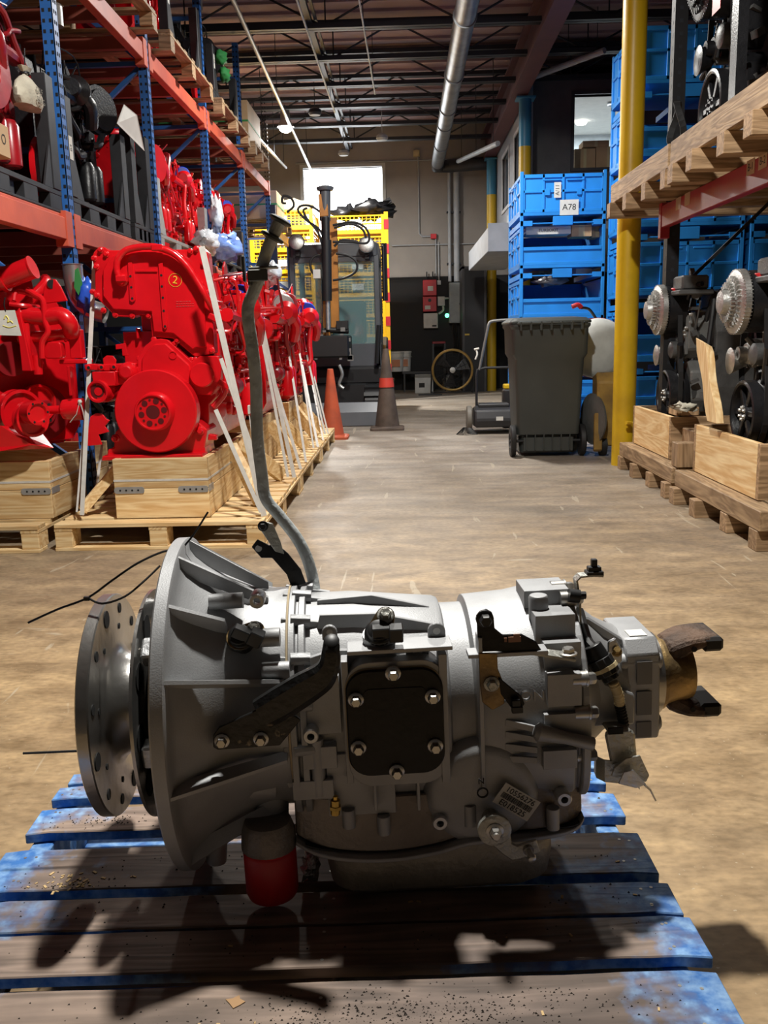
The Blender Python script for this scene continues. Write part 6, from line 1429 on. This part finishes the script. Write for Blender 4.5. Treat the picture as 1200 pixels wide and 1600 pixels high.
for i, (px, r_s) in enumerate(((703, .03), (714, .055))):
    p0, p1 = P(px, 440, Y=BY-.08), P(px-2, 268, Y=BY-.08); t = thing('wall_pipe', ('thin pale vertical pipe on the back wall below the duct', 'thick pale vertical pipe on the back wall below the duct')[i], 'pipe', p0)
    G().cyl((0, 0, 0), (0, 0, p1.z-p0.z), r_s, n=14).build('pipe', hm_, t)
    for z in (.3, 1.2): G().box(-r_s-.02, r_s+.02, -.02, .078, z, z+.03).build('clamp', joistm, t)
for i, (z, x0, x1) in enumerate(((4.08, -1.9, 1.4), (2.62, -.2, 1.5))):
    t = thing('wall_conduit', ('long thin conduit across the top of the back wall', 'thin conduit across the back wall at mid height')[i], 'pipe', (x0, BY-.03, z)); G().cyl((0, 0, 0), (x1-x0, 0, 0), .012, n=6).build('pipe', hm_, t)
# dark doorway panel near the last column
d_ = struct(G().box(1.06, 1.40, BY-.9, BY-.85, 0, 2.12), 'door_1', mat('black_panel', (.012, .012, .014), .5)); struct(G().box(1.02, 1.06, BY-.92, BY, 0, 2.16).box(1.40, 1.44, BY-.92, BY, 0, 2.16).box(1.02, 1.44, BY-.92, BY, 2.12, 2.16), 'trim_8', mat('dark_grey_trim', (.06, .06, .065), .5))
G().obox((1.10, BY-.92, 1.0), (.08, .03, .03)).build('door_handle', brass, d_)
# things on the floor by the back wall
def bucket(px, py0, py1, Y, r, label, m_):
    b = P(px, py1, Y=Y); tp = P(px, py0, Y=Y); t = thing('bucket', label, 'bucket', (b.x, Y, .371)); h = tp.z-b.z
    G().lathe((0, 0, 0), (0, 0, 1), [(0, r*.86), (h*.9, r), (h*.92, r*1.05), (h, r*1.05), (h, r*.9)], 24).build('pail', m_, t); G().box(-r*.5, r*.5, -r*1.02, -r*.9, h*.25, h*.6).build('label', MT['label_orange'] if 'label_orange' in MT else mat('label_orange', (.5, .2, .1), .5), t); G().ring((0, 0, h*.7), (0, 0, 1), r*1.08, r*.97, .01, 24).build('rim_ring', m_, t)
t = thing('side_table', 'low black stand under the white buckets by the back wall', 'stand', (.23, 16.5, 0)); G().box(-.28, .28, -.2, .2, .33, .37).build('top', swm, t)
for sx in (-.26, .23):
    for sy in (-.18, .15): G().box(sx, sx+.03, sy, sy+.03, 0, .33).build('leg', swm, t)
bucket(619, 550, 581, 16.5, .15, 'white bucket with an orange label by the back wall', wbx); bucket(632, 549, 580, 16.6, .13, 'white bucket right of the labelled one by the back wall', wbx)
t = thing('white_carton', 'white printed box on the floor by the back wall', 'box', (.34, 16.1, 0)); G().box(-.17, .15, -.15, .15, 0, .27).build('box', wbx, t, .004); G().add([(-.17, -.15, .27), (.15, -.15, .27), (.15, -.25, .33), (-.17, -.25, .33), (-.17, -.15, .274), (.15, -.15, .274), (.15, -.25, .334), (-.17, -.25, .334)], [(0,1,2,3),(7,6,5,4),(0,4,5,1),(1,5,6,2),(2,6,7,3),(3,7,4,0)]).build('flap', wbx, t); G().box(-.1, .0, -.152, -.15, .1, .18).build('print', ink, t)
t = thing('floor_tray', 'dark flat tray on the floor by the back wall', 'tray', (.42, 15.4, 0)); G().box(-.2, .2, -.06, .06, 0, .02).build('tray', swm, t)
t = thing('black_stool', 'black frame with a red seat edge by the black back wall', 'stool', (.62, 16.6, 0)); G().box(-.12, .12, -.15, .15, .85, .89).build('seat', redk, t, .005)
for sx in (-.12, .09):
    for sy in (-.15, .12): G().box(sx, sx+.03, sy, sy+.03, 0, .85).build('leg', swm, t)
t = thing('chrome_bowl', 'small shiny canister left of the fan', 'canister', (.80, 16.75, 0)); G().lathe((0, 0, 0), (0, 0, 1), [(0, .1), (.1, .13), (.2, .12), (.26, .05), (.28, .04)], 20).build('shell', silver, t); G().cyl((0, 0, .28), (0, 0, .32), .05, n=12).build('cap', swm, t)
# fan
t = thing('drum_fan', 'round floor fan with a brass coloured rim by the back wall', 'fan', (P(707, 580, Y=15.8).x, 15.8, 0)); c = V((0, 0, .40)); Rf = .345
fr = mat('fan_brass', (.55, .36, .12), .35, .5)
G().tube([c+V((Rf*math.cos(a), 0, Rf*math.sin(a))) for a in [2*PI*k/40 for k in range(41)]], .022, 8, cap=False).build('rim', fr, t)
g = G()
for rr_ in (.09, .16, .23, .29): g.tube([c+V((rr_*math.cos(a), -.03, rr_*math.sin(a))) for a in [2*PI*k/30 for k in range(31)]], .003, 4, cap=False)
for k in range(16): a = 2*PI*k/16; g.tube([c+V((.04*math.cos(a), -.035, .04*math.sin(a))), c+V((Rf*math.cos(a), -.01, Rf*math.sin(a)))], .003, 4)
g.build('wire_guard', swm, t, kind='stuff')
G().lathe(c+V((0, -.02, 0)), FR, [(0, .05), (.03, .05), (.035, .03)], 20).build('hub', chrome, t)
for k in range(3): a = 2*PI*k/3+.4; G().add([c+V((.05*math.cos(a+.5*s), .0+.03*s, .05*math.sin(a+.5*s))) if q else c+V((.30*math.cos(a+.35*s), .0+.04*s, .30*math.sin(a+.35*s))) for q in (1, 0) for s in (-1, 1)]+[c+V((.05*math.cos(a+.5*s), .005+.03*s, .05*math.sin(a+.5*s))) if q else c+V((.30*math.cos(a+.35*s), .005+.04*s, .30*math.sin(a+.35*s))) for q in (1, 0) for s in (-1, 1)], [(0, 1, 3, 2), (4, 6, 7, 5), (0, 2, 6, 4), (1, 5, 7, 3), (2, 3, 7, 6), (0, 4, 5, 1)]).build('blade', swm, t)
G().tube([(-.36, .0, .4), (-.38, 0, .02), (.38, 0, .02), (.36, 0, .4)], .015, 8).build('stand', swm, t)
for s in (-.36, .36): G().box(s-.02, s+.02, -.2, .2, 0, .03).build('foot', swm, t)
t = thing('hose_bundle', 'black hanging hoses between the fan and the grey panel', 'hose', (P(712, 530, Y=16.9).x, 16.9, .8)); 
for k in range(3): G().tube([(k*.03-.03, -.03, .55), (k*.03-.05, -.05, .3), (k*.03-.02, -.04, .1), (k*.03-.04, -.04, -.1)], .014, 6, k=4).build('hose', blackr, t)
G().lathe((.12, -.06, .42), (0, 0, 1), [(0, .045), (.16, .045), (.2, .02), (.24, .02)], 16).build('spray_can', wbx, t)

# ---------------------------------------------------------------- yellow wire baskets
yel = mat('basket_yellow', (.90, .50, .01), .4, 0, .06, 4)
def basket(x0, x1, y0, y1, z0, h, label):
    t = thing('wire_basket', label, 'basket', ((x0+x1)/2, (y0+y1)/2, z0)); X, Yh = (x1-x0)/2, (y1-y0)/2
    for sx in (-1, 1):
        for sy in (-1, 1): G().box(sx*X-.03, sx*X+.03, sy*Yh-.03, sy*Yh+.03, 0, h).build('post', yel, t)
    for sy in (-1, 1):
        G().box(-X+.03, X-.03, sy*Yh-.015, sy*Yh+.015, h*.12, h*.30).build('bottom_rail', yel, t); G().box(-X+.03, X-.03, sy*Yh-.012, sy*Yh+.012, h*.93, h*.99).build('top_rail', yel, t)
    for sx in (-1, 1): G().box(sx*X-.015, sx*X+.015, -Yh+.03, Yh-.03, h*.12, h*.30).build('bottom_rail', yel, t); G().box(sx*X-.012, sx*X+.012, -Yh+.03, Yh-.03, h*.93, h*.99).build('top_rail', yel, t)
    g = G(); n = int(2*X/.06)
    for sy in (-1, 1):
        for k in range(1, n): x = -X+2*X*k/n; g.box(x-.005, x+.005, sy*Yh-.005, sy*Yh+.005, h*.3, h*.93)
        for k in range(1, 5): z = h*(.3+.63*k/5); g.box(-X, X, sy*Yh-.004, sy*Yh+.004, z-.004, z+.004)
    g.build('wire_mesh', yel, t, kind='stuff')
    G().box(-X, X, -Yh, Yh, h*.12, h*.14).build('floor_sheet', yel, t); G().box(-.09, .09, -Yh-.02, -Yh-.015, h*.45, h*.75).build('label_holder', wbx, t)
    return t
YB = 14.4; a, b = P(392, 340, Y=YB).x, P(486, 340, Y=YB).x; zt = P(440, 329, Y=YB).z; nb_ = 8; hb = (P(440, 329, Y=YB).z-P(440, 361, Y=YB).z)
k = 0; z = zt-hb
ordn = ['topmost', 'second from the top', 'third from the top', 'fourth from the top', 'fifth from the top', 'sixth from the top', 'seventh from the top', 'eighth from the top', 'lowest', 'extra']
k = 0; n_l = int(zt/hb); hh = zt/n_l
for k in range(n_l): basket(a, b, YB, YB+1.0, zt-(k+1)*hh, hh, 'yellow wire basket in the stack left of the excavator, '+ordn[k])
a, b = P(515, 340, Y=YB).x, P(598, 340, Y=YB).x; zt2 = P(560, 336, Y=YB).z; n_r = int(zt2/(hb*1.0)); hh = zt2/n_r
for k in range(n_r): basket(a, b, YB, YB+1.0, zt2-(k+1)*hh, hh, 'yellow wire basket in the stack right behind the excavator, '+ordn[k])
t = thing('striped_post', 'yellow and red banded post beside the right basket stack', 'post', (P(603, 340, Y=YB-.2).x, YB-.2, 0)); zt = P(603, 331, Y=YB-.2).z
G().box(-.03, .03, -.03, .03, 0, zt).build('post', yel, t)
for k in range(8): G().box(-.036, .036, -.036, .036, zt-.25-k*.36, zt-.11-k*.36).build('red_band', redb, t)
t = thing('parts_pile', 'black engine parts heaped on the right basket stack', 'parts', (P(565, 330, Y=YB+.3).x, YB+.4, zt2)); g = G().blob((.18, -.1, .10), (.30, .2, .14), .5, 4, 2, 18, 10); g.build('casting', blk, t); G().blob((-.25, -.1, .07), (.2, .2, .1), .4, 4, 6, 16, 8).build('casting', blk, t); G().obox((.4, -.1, .22), (.14, .1, .08), (0, -.5, 0)).build('bracket', blk, t)
t = thing('parts_pile', 'dark parts and a pale cover on the left basket stack', 'parts', (P(440, 325, Y=YB+.3).x, YB+.4, P(440, 329, Y=YB).z)); G().blob((.2, -.1, .08), (.28, .2, .12), .25, 3, 3, 16, 8).build('cover', mat('pale_cover', (.6, .5, .3), .6), t); G().blob((-.25, -.1, .05), (.2, .2, .08), .4, 4, 8, 14, 8).build('casting', blk, t)

# ---------------------------------------------------------------- mini excavator
EX = thing('mini_excavator', 'dark grey mini excavator facing the viewer at the far end of the aisle', 'excavator', (-.72, 11.6, 0)); XM = T3(.72, -11.6, 0)
exg = mat('excavator_grey', (.10, .108, .12), .35, .1, .1, 4); exd = mat('excavator_dark', (.012, .012, .013), .5); oran = mat('boom_orange', (.42, .17, .03), .45, 0, .2, 5); seatm = mat('seat_black', (.02, .02, .022), .7)
def xb(g, name, m_, par=EX, bev=0): return g.build(name, m_, par, bev, M=XM)
YC = 11.5
def xp(px, py, Y=YC): return P(px, py, Y=Y)
cx0, cx1 = xp(454, 480).x, xp(594, 480).x; zc0, zc1 = xp(520, 575).z, xp(520, 378).z
# cab frame: posts, roof, lower shell
for x in (cx0, cx1-.07):
    for y in (YC, YC+1.1): xb(G().box(x, x+.07, y, y+.07, zc0, zc1-.16), 'cab_post', exg, bev=.01)
xb(G().loft([[V((x, y, zc1-.18)) for x, y in rrect(cx0, cx1, YC-.01, YC+1.2, .06, 4)], [V((x, y, zc1-.03)) for x, y in rrect(cx0, cx1, YC-.01, YC+1.2, .06, 4)], [V((x, y, zc1)) for x, y in rrect(cx0+.05, cx1-.05, YC+.04, YC+1.15, .06, 4)]], True, False), 'roof', exg, bev=.008)
zl = xp(520, 538).z
xb(G().box(cx0, cx1, YC, YC+1.17, zc0, zl), 'cab_lower', exg, bev=.012)
xb(G().box(cx0+.07, cx1-.07, YC+.01, YC+.05, zc1-.24, zc1-.18), 'window_header', exg)
gl = bpy.data.materials.new('cab_glass'); gl.use_nodes = True; nt = gl.node_tree; b_ = nt.nodes['Principled BSDF']; b_.inputs['Base Color'].default_value = (.25, .42, .42, 1); b_.inputs['Roughness'].default_value = .05; b_.inputs['Alpha'].default_value = .38; b_.inputs['Specular IOR Level'].default_value = .8
xb(G().box(cx0+.07, cx1-.07, YC+.02, YC+.03, zl, zc1-.24), 'windscreen', gl)
for x in (cx0+.02, cx1-.03): xb(G().box(x, x+.01, YC+.07, YC+1.1, zl, zc1-.18), 'side_glass', gl)
xb(G().box(cx0+.07, cx1-.07, YC+1.12, YC+1.13, zl, zc1-.18), 'rear_glass', gl)
xb(G().box(-.95, -.5, YC+.5, YC+.65, zl, zl+.55).box(-.95, -.5, YC+.3, YC+.65, zl, zl+.15), 'seat', seatm, bev=.03)
xb(G().tube([(-.55, YC+.25, zl), (-.52, YC+.22, zl+.3)], .02, 8), 'joystick', seatm)
# body and tracks
xb(G().box(cx0+.05, cx1-.05, YC-.5, YC+1.5, .10, .43), 'undercarriage', exd)
xb(G().prism([(YC-.1, .42), (YC+1.6, .42), (YC+1.75, .7), (YC+1.7, 1.0), (YC-.1, zc0)], 'x', cx0-.08, cx1+.06), 'upper_body', exd, bev=.02)
for x0, x1 in ((cx0-.18, cx0+.14), (cx1-.18, cx1+.14)):
    prof = [(YC-.75+.2*math.cos(a)+0, .21+.2*math.sin(a)) for a in [PI/2+PI*k/10 for k in range(11)]]+[(YC+1.2+.2*math.cos(a), .21+.2*math.sin(a)) for a in [-PI/2+PI*k/10 for k in range(11)]]
    tr = xb(G().prism(prof, 'x', x0, x1), 'track', exd)
    for k in range(16): xb(G().box(x0-.01, x1+.01, YC-.8+k*.125, YC-.74+k*.125, .405, .43), 'track_shoe', exd, tr)
    for k in range(5): a = PI*.5+PI*(k+.5)/5; xb(G().obox(((x0+x1)/2, YC-.75+.21*math.cos(a), .21+.21*math.sin(a)), (x1-x0+.02, .03, .05), (a, 0, 0)), 'track_shoe', exd, tr)
# blade
bl = xp(478, 655, 10.2); br = xp(604, 655, 10.2)
xb(G().prism([(10.2, .005), (10.27, .005), (10.30, .14), (10.36, .26), (10.30, .27), (10.22, .16)], 'x', bl.x, br.x), 'dozer_blade', exg, bev=.005)
for x in (-.95, -.45): xb(G().bar((x, 10.35, .16), (x, 11.2, .3), .07, .08), 'blade_arm', exd)
# swing bracket, boom, cylinder, hoses
YBm = 10.85
xb(G().box(*(lambda a, b: (a.x, b.x, YBm-.15, YBm+.5, b.z, a.z))(xp(486, 525, YBm), xp(547, 558, YBm))), 'swing_bracket', exd, bev=.02)
xb(G().cyl(xp(490, 515, YBm), xp(545, 517, YBm), .035, n=12).obox(xp(535, 508, YBm), (.14, .1, .10)).obox(xp(500, 512, YBm), (.08, .1, .12)), 'pivot', exd, bev=.004)
xb(G().bar(xp(511, 525, YBm), xp(507, 335, YBm), .05, .08).bar(xp(524, 520, YBm+.1), xp(520, 340, YBm+.1), .055, .10).bar(xp(507, 340, YBm), xp(505, 305, YBm+.02), .14, .1), 'boom', oran, bev=.006)
xb(G().cyl(xp(511, 470, YBm-.10), xp(510, 375, YBm-.10), .058, n=18).cyl(xp(510, 400, YBm-.08), xp(509, 340, YBm-.06), .045, n=14), 'hydraulic_cylinder', exd)
xb(G().cyl(xp(513, 515, YBm-.1), xp(512, 470, YBm-.10), .026, n=14), 'piston_rod', chrome)
xb(G().cyl(xp(508, 345, YBm), xp(508, 297, YBm), .065, n=18).lathe(xp(508, 298, YBm), (0, 0, 1), [(0, .09), (.02, .10), (.04, .10), (.06, .03)], 18), 'mast_pipe', exg)
for pts_ in ([(512, 392), (500, 360), (480, 345), (466, 330), (470, 322), (485, 322), (502, 333), (508, 345)], [(508, 400), (498, 365), (482, 345), (474, 330), (480, 325)], [(520, 352), (550, 347), (570, 355), (577, 370), (572, 380), (550, 378), (520, 378)], [(522, 356), (548, 350), (566, 358), (572, 372)], [(522, 385), (535, 375), (560, 378)], [(520, 438), (540, 434), (556, 424), (557, 410), (545, 400), (525, 396)], [(500, 435), (488, 425), (485, 410), (492, 400), (504, 398)], [(447, 318), (441, 316), (443, 306), (455, 310), (459, 322), (448, 332)]):
    xb(G().tube([xp(a, b, YBm-.05) for a, b in pts_], .014, 7, k=5), 'hydraulic_hose', blackr)
for px, py in ((464, 380), (573, 384)):
    c = xp(px, py, YC-.15); l_ = xb(G().lathe(c, (0, -1, .15), [(0, .07), (.04, .10), (.06, .10)], 20), 'work_light', exd); xb(G().lathe(c+V((0, -.061, .009)), (0, -1, .15), [(0, .09), (.01, .07)], 20), 'lens', chrome, l_)
    xb(G().obox(c+V((0, .08, -.10)), (.05, .16, .10)), 'light_bracket', exd, l_)
xb(G().box(*(lambda a, b: (a.x, b.x, YBm-.1, YBm-.04, b.z, a.z))(xp(490, 422, YBm), xp(502, 436, YBm))), 'mirror_box', wbx, bev=.004)
xb(G().box(*(lambda a, b: (a.x, b.x, YC-.06, YC-.02, b.z, a.z))(xp(597, 383), xp(603, 470))), 'side_mirror', exd, bev=.01)
for px in (600, 604): xb(G().cyl(xp(px, 470), xp(px-2, 380), .018, n=8), 'grab_rail', exd)
xb(G().cyl(xp(589, 568, 11.3), xp(592, 508, 11.3), .03, n=10), 'hand_rail', exd)
rr = random.Random(11); g = G()
for k in range(30): g.obox(xp(rr.uniform(488, 548), rr.uniform(505, 560), YBm-.1), (rr.uniform(.02, .08), .06, rr.uniform(.02, .08)))
xb(g, 'valve_fittings', greyc).__setitem__('kind', 'stuff')
xb(G().tube([xp(a, b, YBm-.2) for a, b in ((530, 570), (535, 585), (530, 600), (537, 607))], .02, 8, k=4), 'chain_hose', chrome)

t = thing('foil_lump', 'crumpled silver foil lump on the blue pallet beside the red filter', 'foil', P(485, 1372, Z=.141)); G().blob((0, 0, .02), (.014, .012, .022), .5, 5, 4, 14, 9).build('foil', mat('foil', (.5, .5, .5), .3, .9, .1, 30, .8, 90), t)
# ---------------------------------------------------------------- traffic cones
def cone(px, pb, pt, R_, label, m_, band=None):
    b = P(px, pb, Z=0); y = b.y+.0; zt_ = P(px, pt, Y=y).z; t = thing('traffic_cone', label, 'cone', (b.x, y+R_*.8, 0))
    G().loft([[V((x, yy, z)) for x, yy in rrect(-R_*s_, R_*s_, -R_*s_, R_*s_, R_*.25, 4)] for z, s_ in ((0, 1), (.022, 1), (.03, .9))], True, False).build('base', m_, t)
    g = G().lathe((0, 0, .03), (0, 0, 1), [(0, R_*.78), (.01, R_*.72), ((zt_-.03)*.5, R_*.43), (zt_-.05, .032), (zt_-.03, .028)], 28); g.build('body', m_, t)
    if band:
        z0, z1, bm = band; f = lambda z: R_*.725+(.030-R_*.725)*(z/(zt_)) ; g = G().lathe((0, 0, 0), (0, 0, 1), [(z0, f(z0)+.006), (z1, f(z1)+.006)], 28, True, False).build('band', bm, t)
    return t
conem = mat('cone_orange', (.58, .10, .035), .6, 0, .2, 6, col2=(.35, .07, .03)); coned = mat('cone_dirty', (.085, .060, .045), .7, 0, .3, 8)
cone(605, 673, 545, .185, 'dirty brown traffic cone with a red band in front of the excavator', coned, (.46, .56, mat('band_red', (.55, .05, .03), .5)))
cone(518, 687, 577, .165, 'orange traffic cone beside the end of the left hand pallets', conem)

# repeats of one kind share a group
GR = {'bulk_container': 'blue folding containers in stacks', 'wire_basket': 'yellow wire baskets in stacks', 'wooden_pallet': 'wooden pallets of the left hand rack and row', 'timber_crate': 'timber crates round the engines', 'timber_skid': 'timber skids on the right',
      'timber_brace': 'diagonal timber braces', 'diesel_engine': 'diesel engines on the left', 'truck_engine': 'truck engines on the right', 'steel_cradle': 'steel cradles on the rack', 'traffic_cone': 'traffic cones', 'carton': 'cartons', 'plastic_bag': 'plastic bags',
      'high_bay_lamp': 'high bay lamps', 'alarm_box': 'red alarm boxes', 'switch_box': 'pale boxes on the back wall', 'bucket': 'white buckets', 'pipe': 'pipes under the roof', 'ceiling_fixture': 'small ceiling fixtures', 'wall_pipe': 'pipes on the back wall'}
for o in list(C.objects):
    k = o.name.split('.')[0]
    if o.parent is None and 'category' in o and 'group' not in o and k in GR: o['group'] = GR[k]
